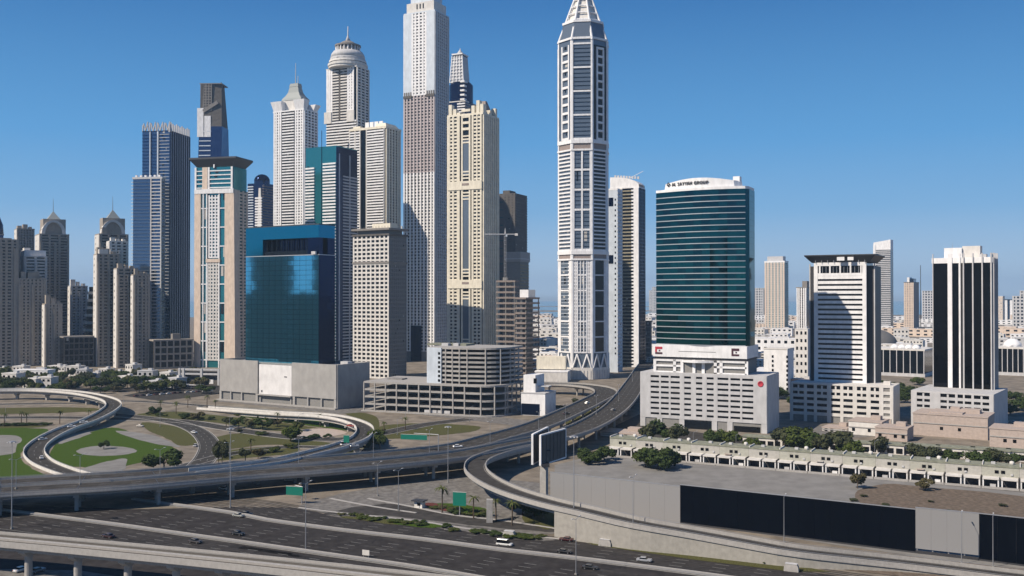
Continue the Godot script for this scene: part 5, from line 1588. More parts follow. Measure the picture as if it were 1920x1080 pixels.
func unfinished_towers():
	var b: Array = [Vector3(1.05,0,-1481.16),-24,28.49,45.29]
	tower("apartment_tower", "dark tower with a teal corner glass strip beyond the crane", "tower", b, 235.3, {
		"core": "dark_stone", "slab_mat": "dark_stone", "over": 0.2,
		"plant": [[-0.2, 0, 0.4, 0.5, 6.0, "dark_stone"]],
		"front": [{"fh": 4.0, "bh": 2.4, "bo": 0.7, "bm": "dark_stone", "xa": 0.3, "xb": 1.0, "cols": 3, "pw": 3.0}, {"fh": 12.0, "bh": 1.0, "bo": 0.6, "bm": "glass_teal", "xa": 0.0, "xb": 0.3}],
		"right": {"fh": 4.0, "bh": 1.8, "bo": 1.0, "bm": "dark_stone"}})
	b = [Vector3(7.43,0,-1256.35),-24,18.89,28.18]
	var t := tower("apartment_tower", "grey concrete tower with an overhanging flat cap above the unfinished blocks", "tower", b, 123.4, {
		"core": "concrete", "slab_mat": "concrete", "over": 0.2, "core_name": "wall",
		"right": {"fh": 4.0, "bh": 2.2, "bo": 0.8, "bm": "olive_wall"}})
	prism(t, "cap", rect(b[2] + 3, b[3] + 3), 123.4 + 1.6, 137.87, "light_concrete")
	prism(t, "cap_band", rect(b[2] + 3.6, b[3] + 3.6), 128.22, 129.6, "pale_grey")
	b = [Vector3(-4.36,0,-983.32),-24,21.48,10.83]
	bare_frame("unfinished_block", "bare concrete frame block of open floors behind the parking garage", b, 95.15, 17)
	b = [Vector3(15.48,0,-952.26),-28,11.76,30.45]
	var u := bare_frame("unfinished_block", "bare frame block with a white rooftop box, next to the sea gap", b, 77.92, 16)
	prism(u, "rooftop_box", rect(b[2] * 0.8, b[3] * 0.5), 77.92, 86.76, "white")
	# tower crane
	var c := thing("tower_crane", "pale tower crane with level jib standing on the bare frame block", "crane", Vector3(-7.08, 95.25 + 0.9, -981.59))
	var y: float = 143.21 - 95.25 - 0.9
	for s in [[-1, -1], [1, -1], [1, 1], [-1, 1]]:
		box(c, "mast_leg", Vector3(s[0] * 0.9, y / 2, s[1] * 0.9), Vector3(0.3, y, 0.3), "pale_grey")
	for k in 12:
		box(c, "mast_brace", Vector3(0, y * (k + 0.5) / 12, 0.9), Vector3(2.0, 0.25, 0.25), "pale_grey")
	box(c, "jib", Vector3(-4, y + 0.6, 0), Vector3(34, 0.8, 0.9), "pale_grey")
	box(c, "counter_weight", Vector3(11.5, y + 0.2, 0), Vector3(3.2, 2.4, 1.8), "offwhite")
	box(c, "cab", Vector3(1.4, y - 1.0, 1.2), Vector3(1.8, 2.0, 1.8), "pale_blue")
	loft(c, "apex", [rect(1.6, 1.6), rect(0.3, 0.3)], [y + 1.0, y + 7], "pale_grey")

func bare_frame(called: String, label: String, b: Array, h: float, n: int) -> Node3D:
	var t := thing(called, label, "building", b[0], b[1])
	prism(t, "lift_core", rect(b[2] * 0.4, b[3] * 0.4), 0, h - 0.5, "concrete")
	for j in n + 1:
		prism(t, "floor_slab", rect(b[2], b[3]), h * j / n - 0.5, h * j / n + 1.3, "bare_block")
	for k in 3:
		box(t, "column", Vector3((-0.45 + 0.45 * k) * b[2], h / 2, b[3] * 0.45), Vector3(0.8, h, 0.8), "concrete")
		box(t, "column", Vector3(b[2] * 0.45, h / 2, (-0.45 + 0.45 * k) * b[3]), Vector3(0.8, h, 0.8), "concrete")
	box(t, "stair_core", Vector3(-b[2] * 0.1, h + 2.5, 0), Vector3(b[2] * 0.25, 4, b[3] * 0.3), "concrete")
	return t

func slab_pair():
	var b: Array = [Vector3(108.99,0,-1021.48),-26,12.53,15.1]
	var t := tower("apartment_tower", "flat pale slab with two dark square openings just behind the octagonal tower", "tower", b, 192.54, {
		"core": "pale_blue", "slab_mat": "white", "core_name": "wall", "over": 0.1,
		"right": {"fh": 3.9, "bh": 1.6, "bo": 0.4, "bm": "pale_grey"}})
	for yy in [180.15, 119.36]:
		box(t, "dark_opening", Vector3(0.42 * b[2], yy, 0.05), Vector3(0.4 * b[2], 9, 0.5), "glass_indigo", side("front", b[2], b[3]))
	for k in 30:
		box(t, "window", Vector3(0.8 * b[2], 20 + k * 5.6, 0.03), Vector3(1.3, 2.0, 0.3), "pane_b", side("front", b[2], b[3]))
	b = [Vector3(132.93,0,-1104.94),-26,34.59,21.17]
	var w: float = b[2]
	var d: float = b[3]
	var h: float = 203.4
	t = tower("apartment_tower", "tower with a white swept top, white corner pier and rows of dark balconies", "tower", b, h, {
		"core": "glass_dark", "slab_mat": "white", "over": 0.4,
		"front": [
			{"fh": 3.9, "bh": 1.5, "bo": 1.5, "bm": "olive_wall", "xa": 0.36, "xb": 0.76, "bn": "balcony"},
			{"fh": 3.9, "bh": 1.9, "bo": 1.8, "bm": "white", "xa": 0.76, "xb": 0.84, "bn": "balcony"}],
		"right": {"fh": 3.9, "bh": 0.9, "bo": 0.8, "bm": "glass_indigo", "cols": 4, "pw": 1.4}})
	var f := side("front", w, d)
	box(t, "corner_pier", Vector3(0.92 * w, h / 2, 0.8), Vector3(0.17 * w, h, 2.0), "white", f)
	box(t, "cream_pier", Vector3(0.4 * w, h * 0.82, 1.0), Vector3(0.08 * w, h * 0.36, 2.2), "cream", f)
	# swept top: a curve falling to the right
	var st := sten(true)
	var n := 10
	for k in n:
		var p := []
		for j in [k, k + 1]:
			var u: float = float(j) / n
			p.append(Vector2(-w / 2 + w * u, h + 1.6 + 12.0 * sqrt(maxf(0.0, 1.0 - u * u * 0.95))))
		q4(st, Vector3(p[0].x, p[0].y, d / 2), Vector3(p[1].x, p[1].y, d / 2), Vector3(p[1].x, p[1].y, -d / 2), Vector3(p[0].x, p[0].y, -d / 2))
	done(t, "swept_roof", st, "white")
	var st2 := sten()
	for k in n:
		var p := []
		for j in [k, k + 1]:
			var u: float = float(j) / n
			p.append(Vector2(-w / 2 + w * u, h + 1.55 + 12.0 * sqrt(maxf(0.0, 1.0 - u * u * 0.95))))
		for z in [d / 2, -d / 2]:
			q4(st2, Vector3(p[0].x, h + 1.5, z), Vector3(p[1].x, h + 1.5, z), Vector3(p[1].x, p[1].y, z), Vector3(p[0].x, p[0].y, z))
	done(t, "gable_wall", st2, "white")
	for k in 9:
		box(t, "roof_screen", Vector3((-0.42 + 0.1 * k) * w, h + 15.5 - 0.35 * k, 0), Vector3(2.2, 3.0, 1.0), "pale_grey")
	tube(t, "roof_boom", Vector3(0.1 * w, h + 13, 0), Vector3(0.55 * w, h + 20, 0), 0.35, 0.25, "white")
	# the low dark slab beside it
	var lb: Array = [Vector3(161.31,0,-1143.09),-26,8.58,6.17]
	tower("office_block", "short charcoal office block at the foot of the swept white tower", "building", lb, 49.65, {"core": "dark_stone", "slab_mat": "dark_stone", "core_name": "wall", "front": {"rows": 8, "bh": 1.6, "bo": 0.4, "bm": "grey_stone"}})

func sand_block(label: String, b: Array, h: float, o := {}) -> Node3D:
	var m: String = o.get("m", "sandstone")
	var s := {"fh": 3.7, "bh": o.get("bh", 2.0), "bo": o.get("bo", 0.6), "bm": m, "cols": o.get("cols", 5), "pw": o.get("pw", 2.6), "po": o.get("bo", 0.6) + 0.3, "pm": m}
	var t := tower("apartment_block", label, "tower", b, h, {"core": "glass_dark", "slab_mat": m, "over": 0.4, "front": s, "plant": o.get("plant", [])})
	# the gable wall: sunlight painted in as off-white, with a column of small windows
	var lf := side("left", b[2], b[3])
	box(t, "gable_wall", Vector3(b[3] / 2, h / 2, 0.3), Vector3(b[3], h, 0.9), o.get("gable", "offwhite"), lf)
	for k in int(h / 7.4):
		box(t, "gable_window", Vector3(b[3] * 0.3, 5 + k * 7.4, 0.78), Vector3(2.0, 2.4, 0.12), "pane_b", lf)
	for k in 3:
		var st := 3.0 + 4.5 * (2 - k) * rng.randf()
		box(t, "roof_step", Vector3((-0.3 + 0.3 * k) * b[2], h + 1.5 + st / 2, rng.randf_range(-0.2, 0.2) * b[3]), Vector3(b[2] * rng.randf_range(0.14, 0.28), st, b[3] * 0.45), m)
	# bay piers that break the grid
	var ff := side("front", b[2], b[3])
	for x in o.get("bays", [0.06, 0.52]):
		box(t, "bay_pier", Vector3(x * b[2], h * 0.47, 1.2), Vector3(b[2] * 0.09, h * 0.94, 2.2), m, ff)
	return t

func arch_crown(t: Node3D, w: float, d: float, h: float):
	# an arched frame, pyramid roof and spire
	var st := sten()
	var n := 10
	for k in n:
		var a0 := PI * k / n
		var a1 := PI * (k + 1) / n
		for z in [[d * 0.36, 1.0]]:
			var r0 := w * 0.30
			var r1 := w * 0.42
			var i0 := Vector3(-cos(a0) * r0, h + sin(a0) * r0 * 1.5, z[0])
			var i1 := Vector3(-cos(a1) * r0, h + sin(a1) * r0 * 1.5, z[0])
			var o0 := Vector3(-cos(a0) * r1, h + sin(a0) * r1 * 1.25, z[0])
			var o1 := Vector3(-cos(a1) * r1, h + sin(a1) * r1 * 1.25, z[0])
			q4(st, i0, o0, o1, i1)
			var dz := Vector3(0, 0, d * 0.3)
			q4(st, o0, o0 - dz, o1 - dz, o1)
			q4(st, i0 - dz, i0, i1, i1 - dz)
	done(t, "arch", st, "offwhite")
	prism(t, "crown_block", rect(w * 0.78, d * 0.7, Vector2(w * 0.04, -d * 0.1)), h, h + 20, "sandstone")
	loft(t, "pyramid_roof", [rect(w * 0.46, d * 0.46, Vector2(w * 0.05, -d * 0.1)), rect(0.6, 0.6, Vector2(w * 0.05, -d * 0.1))], [h + 20, h + 31], "copper_green")
	tube(t, "spire", Vector3(w * 0.05, h + 30, -d * 0.1), Vector3(w * 0.05, h + 48, -d * 0.1), 0.4, 0.15, "grey_stone")

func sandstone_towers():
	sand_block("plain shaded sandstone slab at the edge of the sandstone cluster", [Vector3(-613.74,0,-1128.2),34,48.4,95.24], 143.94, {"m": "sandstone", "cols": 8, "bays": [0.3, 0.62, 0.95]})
	var e := tower("apartment_tower", "shaded tower with a small blue dome rising behind the sandstone slab", "tower", [Vector3(-726.48,0,-1346.58),34,19.39,31.32], 165.64, {"core": "glass_navy", "slab_mat": "grey_stone"})
	lathe(e, "dome", Vector3.ZERO, [Vector2(12, 165.64), Vector2(11, 180.41), Vector2(7, 191.49), Vector2(0.5, 196.67)], "glass_indigo", 20)
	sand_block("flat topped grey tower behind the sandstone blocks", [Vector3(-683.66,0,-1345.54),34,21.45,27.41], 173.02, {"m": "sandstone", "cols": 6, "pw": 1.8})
	var b: Array = [Vector3(-606.35,0,-1265.2),34,34.72,38.26]
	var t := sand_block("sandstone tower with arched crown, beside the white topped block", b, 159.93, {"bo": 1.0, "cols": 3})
	arch_crown(t, b[2], b[3], 159.93 + 1.6)
	b = [Vector3(-580.4,0,-1164.53),34,25.15,30.73]
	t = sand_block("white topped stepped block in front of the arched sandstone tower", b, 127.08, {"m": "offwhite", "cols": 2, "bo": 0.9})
	box(t, "top_frame", Vector3(0, 127.08 + 4, 0), Vector3(b[2] * 0.95, 9, b[3] * 0.8), "white")
	b = [Vector3(-564.58,0,-1123.92),34,29,36.96]
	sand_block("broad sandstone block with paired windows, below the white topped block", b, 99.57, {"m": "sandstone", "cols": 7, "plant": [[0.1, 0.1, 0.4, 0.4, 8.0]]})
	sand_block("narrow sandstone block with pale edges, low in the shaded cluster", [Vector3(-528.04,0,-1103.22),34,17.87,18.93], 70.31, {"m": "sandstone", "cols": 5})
	# stepped terraces
	b = [Vector3(-555.01,0,-1227.26),34,19.63,17.94]
	sand_block("grey boxy block between the two arched sandstone towers", b, 92.14, {"m": "pale_grey", "cols": 3})
	b = [Vector3(-524.31,0,-1188.58),34,19.13,16.51]
	var s := thing("terraced_block", "white stepped terrace block between the sandstone towers", "building", b[0], b[1])
	for k in 10:
		var wk: float = b[2] * (1.0 - 0.05 * k)
		prism(s, "terrace_floor", rect(wk, b[3] * (1.0 - 0.05 * k), Vector2((b[2] - wk) / 2, 0)), k * 9.2, k * 9.2 + 3.4, "offwhite")
		prism(s, "terrace_recess", rect(wk - 4, b[3] * (1.0 - 0.05 * k) - 4, Vector2((b[2] - wk) / 2, 0)), k * 9.2 + 3.4, k * 9.2 + 9.2, "glass_grey")
	tower("office_block", "low dark glazed block with a white portal at the foot of the sandstone towers", "building", [Vector3(-496.95,0,-1096.08),34,31.01,29.47], 33.43, {"core": "glass_dark", "slab_mat": "grey_stone", "front": {"rows": 5, "bh": 1.4, "bo": 0.6, "bm": "dark_stone", "cols": 6, "pw": 1.0}})
	b = [Vector3(-502.01,0,-1203.16),34,33.67,26.61]
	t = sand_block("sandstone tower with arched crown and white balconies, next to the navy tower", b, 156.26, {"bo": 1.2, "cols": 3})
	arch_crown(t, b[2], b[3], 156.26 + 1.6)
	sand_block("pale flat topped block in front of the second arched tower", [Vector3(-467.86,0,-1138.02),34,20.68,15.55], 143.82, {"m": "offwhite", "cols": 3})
	sand_block("sandstone block with its sunlit gable painted pale, beside the terraces", [Vector3(-468.18,0,-1108.81),34,24,19.15], 127.43, {"m": "sandstone", "cols": 4, "plant": [[-0.2, 0.2, 0.4, 0.4, 5.0, "offwhite"]]})
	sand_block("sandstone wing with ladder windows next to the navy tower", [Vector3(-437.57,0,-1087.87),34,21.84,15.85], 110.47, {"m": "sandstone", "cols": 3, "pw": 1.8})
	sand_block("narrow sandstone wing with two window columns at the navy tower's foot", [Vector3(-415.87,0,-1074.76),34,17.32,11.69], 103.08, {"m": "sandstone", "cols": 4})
	tower("office_block", "low dark podium block at the foot of the navy glass tower", "building", [Vector3(-383.58,0,-1078.87),34,42.26,26.15], 30.73, {"core": "glass_dark", "slab_mat": "sandstone", "core_name": "wall", "front": {"rows": 4, "bh": 2.0, "bo": 0.5, "bm": "sandstone", "cols": 6, "pw": 1.6}, "plant": [[0.1, 0.2, 0.2, 0.3, 6.0, "grey_stone"]]})
	# neighbours outside the picture: they shade the cluster and are mirrored by the blue glass
	for q in [[-800, -1150, 215, 44], [-905, -900, 185, 46]]:
		sand_block("tall sandstone neighbour tower west of the sandstone cluster", [Vector3(q[0], 0, q[1]), -6.0, q[3], q[3] * 0.8], q[2], {"cols": 6}).set_meta("group", "neighbour towers west of the cluster")


# ---------- far towers and low city ----------
func towers_far():
	var b: Array = [Vector3(634.23,0,-2301.73),-34,47.94,27.62]
	var t := tower("far_tower", "distant pale apartment tower with vertical stripes and a set back roof storey", "tower", b, 160.97, {
		"core": "glass_teal", "slab_mat": "white", "over": 0.8, "slab": 4.0,
		"front": {"fh": 4.2, "bh": 2.0, "bo": 0.8, "bm": "offwhite", "cols": 6, "pw": 3.6, "po": 1.2, "pm": "pink_beige"},
		"right": {"fh": 4.2, "bh": 2.0, "bo": 0.8, "bm": "taupe"}})  # taupe darkens this flank, its shade put into the colour
	box(t, "roof_storey", Vector3(0, 160.97 + 9, 0), Vector3(b[2] * 0.8, 12, b[3] * 0.7), "pale_grey")
	b = [Vector3(840.23,0,-2171.44),-34,36.77,25.98]
	t = thing("far_tower", "distant pale tower with a white sloping crown like a sail", "tower", b[0], b[1])
	var h: float = 185.17
	prism(t, "glazing", rect(b[2], b[3]), 0, h, "glass_grey")
	face(t, side("front", b[2], b[3]), b[2], 0, h, {"fh": 4.2, "bh": 2.4, "bo": 1.0, "bm": "pale_grey", "xa": 0.14, "xb": 1.0})
	box(t, "edge_fin", Vector3(-b[2] * 0.44, h / 2 + 6, b[3] / 2), Vector3(b[2] * 0.14, h + 12, 3), "white")
	var st := sten()
	var w: float = b[2] / 2
	var d: float = b[3] / 2
	var y2: float = 207.89
	for z in [d, -d]:
		q4(st, Vector3(-w, h, z), Vector3(w, h, z), Vector3(w, y2, z), Vector3(-w, y2 - 6, z))
	q4(st, Vector3(w, h, d), Vector3(w, h, -d), Vector3(w, y2, -d), Vector3(w, y2, d))
	q4(st, Vector3(-w, h, -d), Vector3(-w, h, d), Vector3(-w, y2 - 6, d), Vector3(-w, y2 - 6, -d))
	q4(st, Vector3(-w, y2 - 6, d), Vector3(w, y2, d), Vector3(w, y2, -d), Vector3(-w, y2 - 6, -d))
	done(t, "sail_crown", st, "white")
	b = [Vector3(484.83,0,-1595.28),-34,15.89,23.33]
	tower("far_tower", "grey apartment tower with white corner ribs beside the striped office tower", "tower", b, 94.05, {
		"core": "glass_grey", "slab_mat": "grey_stone", "over": 1.0,
		"front": {"fh": 4.0, "bh": 2.0, "bo": 0.8, "bm": "grey_stone", "cols": 4, "pw": 2.0, "po": 1.4, "pm": "white"}, "plant": [[0.2, 0, 0.5, 0.5, 10.0, "grey_stone"]]})
	b = [Vector3(1013.96,0,-2436.37),-34,22.73,64.26]
	t = tower("far_tower", "distant unfinished pinkish tower with a bare crane mast", "tower", b, 114.72, {
		"core": "taupe", "core_name": "wall", "slab_mat": "dark_stone",
		"front": {"fh": 4.2, "bh": 2.0, "bo": 0.8, "bm": "pink_beige", "cols": 4, "pw": 2.4}, "plant": [[-0.2, 0, 0.25, 0.5, 12.0, "white"], [0.2, 0, 0.3, 0.5, 9.0, "glass_navy"]]})
	tube(t, "crane_mast", Vector3(b[2] * 0.95, 0, 0), Vector3(b[2] * 0.95, 158.79, 0), 1.0, 0.8, "dark_steel", 6)
	b = [Vector3(1732.76,0,-3324.91),-34,39.29,60.54]
	tower("far_tower", "distant glass block between pale piers on the skyline", "tower", b, 69.04, {"core": "glass_navy", "slab_mat": "glass_grey", "over": 4.0, "front": {"cols": 2, "pw": 8.0, "po": 2.0, "pm": "white"}})
	b = [Vector3(1556.95,0,-3062.71),-34,21.26,50.49]
	tower("far_tower", "distant plain beige block on the skyline beyond the black tower", "tower", b, 80, {"core": "pink_beige", "core_name": "wall", "front": {"fh": 5.0, "bh": 1.5, "bo": 0.4, "bm": "offwhite"}})
	for q in [[1913, 2500, 560], [1926, 2700, 552], [1424, 3400, 548], [1740, 3300, 552], [1230, 5200, 546], [1224, 5600, 551]]:
		var u: float = (q[0] - 960.0) / 1800.0
		var dist: float = q[1]
		var hh: float = 80.0 + (560.0 - q[2]) * dist / 1423.0
		tower("far_tower", "pale hazy tower block far off on the skyline", "tower", [Vector3(u * dist, 0, -dist), -30.0, 36.0, 26.0], maxf(hh, 40.0), {"core": "glass_grey", "slab_mat": "pale_grey", "front": {"fh": 9.0, "bh": 4.0, "bo": 1.0, "bm": "pale_grey", "cols": 4, "pw": 4.0}}, "hazy skyline towers")
	# long dark glass halls
	var k := 0
	for bb in [[Vector3(389.52,0,-993.2),-34,76.82,18.92], [Vector3(531.99,0,-983.8),-34,57.72,51.84]]:
		var hh: float = [25.95, 26.94][k]
		var l: String = ["long black glass hall with thin pale fins and tented roof, behind the striped tower", "long black glass hall with a domed tent roof, beyond the black tower"][k]
		var g := thing("glass_hall", l, "building", bb[0], bb[1])
		bb[3] = 45.0
		prism(g, "glazing", rect(bb[2], bb[3]), 3, hh, "glass_dark")
		prism(g, "plinth", rect(bb[2] + 2, bb[3] + 2), 0, 3.2, "pale_grey")
		prism(g, "roof_slab", rect(bb[2] + 2, bb[3] + 2), hh, hh + 1.5, "offwhite")
		for i in 13:
			box(g, "fin", Vector3(bb[2] * i / 12.0, hh / 2 + 1.5, 0.5), Vector3(0.7, hh - 3, 1.2), "pale_grey", side("front", bb[2], bb[3]))
		for i in (4 if k == 0 else 1):
			var r: float = 4.2 if k == 0 else 9.0
			lathe(g, "roof_tent", Vector3(bb[2] * (0.1 + 0.09 * i if k == 0 else -0.3), 0, 8 if k == 0 else 0), [Vector2(r, hh + 1.4), Vector2(r * 0.9, hh + 1.4 + r * 0.4), Vector2(r * 0.5, hh + 1.4 + r * 0.8), Vector2(0.2, hh + 1.4 + r * 0.95)], "white", 16)
		k += 1
	var dm := thing("shadow_dome", "dark half dome standing in for a shadow arc on the flat ground below the sail crowned tower", "building", Vector3(599.06, 0, -1581.17))  # dark shell added in place of a shadow arc on the ground
	var prof := []
	for i in 7:
		prof.append(Vector2(34.0 * cos(i / 6.0 * PI / 2) + 0.1, 26.0 * sin(i / 6.0 * PI / 2)))
	lathe(dm, "shell", Vector3.ZERO, prof, "dark_concrete", 28)
	lathe(dm, "rim", Vector3.ZERO, [Vector2(36, 0), Vector2(36, 3), Vector2(33, 3.2)], "pale_grey", 28, false)
	# unseen towers for the glass fronts to mirror, blackened for dark reflections
	for q in [[-584, -642, 131, 40, 30], [-524, -594, 133, 24, 26], [-640, -604, 84, 120, 30], [-150, 190, 170, 38, 38], [70, 300, 190, 40, 40], [-330, 150, 150, 38, 38], [260, 280, 160, 40, 36]]:
		tower("mirror_tower", "tall unseen tower, blackened to mirror dark in the glass fronts", "tower", [Vector3(q[0], 0, q[1]), -60.0, q[3], q[4]], q[2], {"core": "black", "slab_mat": "dark_steel", "front": {"fh": 8.0, "bh": 1.6, "bo": 0.5, "bm": "concrete"}, "right": {"fh": 8.0, "bh": 1.6, "bo": 0.5, "bm": "concrete"}}, "towers across the motorway")

func block_house(label: String, group: String, at: Vector3, yaw: float, w: float, d: float, h: float, m: String, floors: int, cols: int):
	var t := thing("low_building", label, "building", at, yaw, group)
	prism(t, "wall", rect(w, d), 0, h, m)
	prism(t, "parapet", rect(w + 0.5, d + 0.5), h, h + 0.8, m)
	var f := side("front", w, d)
	for j in floors:
		for i in cols:
			box(t, "window", Vector3((i + 0.5) * w / cols, (j + 0.55) * h / floors, 0.02), Vector3(w / cols * 0.45, h / floors * 0.42, 0.2), "pane_a", f)
	if floors > 1:
		box(t, "roof_unit", Vector3(w * 0.2, h + 1.6, 0), Vector3(w * 0.25, 2.2, d * 0.3), "pale_grey")

func low_buildings():
	var mats := ["white", "offwhite", "white", "pale_grey", "pink_beige", "offwhite"]
	var tone := ["white", "off-white", "white", "pale grey", "pinkish", "off-white"]
	# wedges of low city seen between the towers: slope from, slope to, near, far, count
	for z in [[0.0289, 0.0478, 1000, 3900, 26], [0.1361, 0.1544, 1150, 4200, 22], [0.2533, 0.3167, 800, 3600, 40], [0.3756, 0.4389, 1080, 3400, 30], [0.5033, 0.5556, 1080, 3400, 24]]:
		for i in z[4]:
			var u: float = (i + rng.randf()) / float(z[4])
			var dist: float = lerpf(z[2], z[3], pow(u, 1.6))
			var x: float = lerpf(z[0], z[1], rng.randf()) * dist
			var k := rng.randi() % 6
			var w := rng.randf_range(18, 46) * (1.0 + dist / 4000.0)
			var h := rng.randf_range(5, 17) * (0.7 if dist < 1300 else 1.0)
			var far := dist > 1500
			block_house("low flat roofed %s building in the far city" % tone[k], "low %s city blocks" % tone[k], Vector3(x, 0, -dist), rng.randf_range(-40, -20), w, rng.randf_range(14, 30), h, mats[k], 2 if far else 3, 4 if far else 6)
	# nearer named ones
	var b: Array = [Vector3(212.91,0,-766.55),-30,18.58,6.8]
	var t := thing("low_building", "blank white office slab with notched dark edges behind the green tower's podium", "building", b[0], b[1])
	var h: float = 38.28
	prism(t, "wall", rect(b[2], 20), 0, h, "white")
	for k in 9:
		for x in [0.38, 0.99]:
			box(t, "notch_window", Vector3(x * b[2], 4 + k * (h - 6) / 9, 0.05), Vector3(1.4, 1.9, 0.4), "pane_a", side("front", b[2], 20.0))
	prism(t, "parapet", rect(b[2] + 0.6, 20.6), h, h + 0.9, "offwhite")
	b = [Vector3(271.6,0,-895.27),-30,9.7,17.07]
	block_house("cream apartment block with small square windows beside the striped tower", "", b[0], b[1], b[2] * 1.2, 16, 49.51, "offwhite", 7, 3)
	block_house("pinkish stepped house in front of the cream apartment block", "", Vector3(231.12,0,-762.68), -30, 16, 12, 14, "villa_pink", 3, 3)
	block_house("long white shed with a red mast, beyond the green tower", "", Vector3(338.82, 0, -1239.63), -30, 60, 22, 26, "white", 3, 7)
	# left: villas among trees, sheds
	for i in 20:
		var px := -30.0 + 19.0 * i + rng.randf_range(-6, 6)
		var dist := rng.randf_range(830, 1000)
		block_house("small white villa among the trees below the sandstone towers", "villas among the trees", Vector3((px - 960.0) / 1800.0 * dist, 0, -dist), rng.randf_range(-35, -5), rng.randf_range(9, 17), 11, rng.randf_range(5, 11), ["offwhite", "pale_grey", "offwhite"][rng.randi() % 3], 2, 3)
	block_house("long flat white pavilion among the trees at the foot of the sandstone slab", "", Vector3(-447.52,0,-900.78), -8, 34, 12, 11, "white", 2, 8)
	var fr := thing("frame_building", "low concrete portal frame with pale beams beside the blank white podium", "building", Vector3(-280.49,0,-868.25), -12.0)
	for x in [-22, -18, 0, 17, 21]:
		box(fr, "portal_post", Vector3(x, 7.5, 0), Vector3(2.0, 15, 2.0), "pale_grey")
	for y in [14.0, 10.0]:
		box(fr, "portal_beam", Vector3(0, y, -0.3), Vector3(42, 1.6, 1.6), "pale_grey")
	prism(fr, "back_hall", rect(44, 14, Vector2(0, -10)), 0, 12, "dark_stone")
	box(fr, "white_door", Vector3(8, 3, -2.9), Vector3(4, 4, 0.4), "white")
	var sh := thing("car_shelter", "long low parking shelter with a pale roof strip on the left car park", "shelter", Vector3(-301.41,0,-837.99), -8.0)
	box(sh, "roof", Vector3(0, 3.4, 0), Vector3(66, 0.5, 7), "pale_grey")
	for k in 9:
		box(sh, "post", Vector3(-32 + 8 * k, 1.6, 2.5), Vector3(0.4, 3.3, 0.4), "steel")
	# terraced houses behind the hoarding
	var A: Vector3 = Vector3(48.49,0,-485.6)
	var Z: Vector3 = Vector3(222.83,0,-392.05)
	var n := 14
	var dir := (Z - A).normalized()
	var yaw := rad_to_deg(atan2(-dir.z, dir.x))
	var step := A.distance_to(Z) / n
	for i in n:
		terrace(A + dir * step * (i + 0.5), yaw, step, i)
	# a second, smaller row beyond them
	var A2: Vector3 = Vector3(124.74,0,-516.88)
	var Z2: Vector3 = Vector3(256.42,0,-462.29)
	for i in 9:
		var c := A2.lerp(Z2, (i + 0.5) / 9.0)
		var r := thing("garden_house", "low white house with four dark carports among the trees, behind the terrace row", "house", c, yaw, "low houses behind the terrace row")
		prism(r, "wall", rect(17, 8, Vector2(0, -3)), 0, 4.6, "offwhite")
		prism(r, "roof", rect(18, 9, Vector2(0, -3)), 4.6, 5.2, "roof_green")
		for k in 4:
			box(r, "carport_door", Vector3(-6.3 + 4.2 * k, 1.9, 1.05), Vector3(3.0, 2.6, 0.3), "pane_b")
	# pinkish villas
	var vk := 0
	for v in [[[Vector3(255.54,0,-556.07),-34,39.16,45.62], 12.26, 26.0], [[Vector3(253.29,0,-557.41),-34,16.84,27.28], 13.01, 18.0], [[Vector3(208.41,0,-561.31),-34,18.38,23.44], 7.53, 18.0], [[Vector3(268.26,0,-515.97),-34,18.94,35.77], 9.57, 20.0], [[Vector3(194.92,0,-575.03),-34,14.29,16.59], 1.75, 14.0], [[Vector3(214.98,0,-540.34),-34,16.94,16.56], 6.66, 16.0], [[Vector3(65.51,0,-553.93),-28,24.44,9.67], 1.84, 16.0]]:
		var vb: Array = v[0]
		var vh: float = v[1]
		var pv := thing("villa", ["large blank pinkish villa with stepped roof in front of the black tower", "raised roof block behind the large pinkish villa", "pale villa with an arched porch in front of the striped tower", "pinkish flat villa beside the large villa, far end of the lane", "small white villa among trees before the striped tower", "low beige villa between the arched villa and the large villa", "pale flat villa at the start of the terrace row, beside the flyover"][vk], "house", vb[0], vb[1])
		var dd: float = v[2]
		prism(pv, "wall", rect(vb[2], dd), 0, vh, "villa_pink" if vk in [0, 1, 3, 5] else "offwhite")
		prism(pv, "parapet", rect(vb[2] + 0.6, dd + 0.6), vh, vh + 0.7, "villa_pink")
		box(pv, "cornice", Vector3(vb[2] / 2, vh * 0.6, 0.15), Vector3(vb[2] * 0.98, 0.5, 0.5), "light_concrete", side("front", vb[2], dd))
		for k in 4:
			if (k + vk) % 3 == 0: continue
			box(pv, "window", Vector3(vb[2] * (0.15 + 0.24 * k), vh * 0.4, 0.05), Vector3(1.6, 1.7, 0.3), "pane_a", side("front", vb[2], dd))
		box(pv, "roof_room", Vector3(vb[2] * 0.2, vh + 1.6, -dd * 0.15), Vector3(vb[2] * 0.3, 2.6, dd * 0.3), "villa_pink")
		vk += 1
	hoarding()

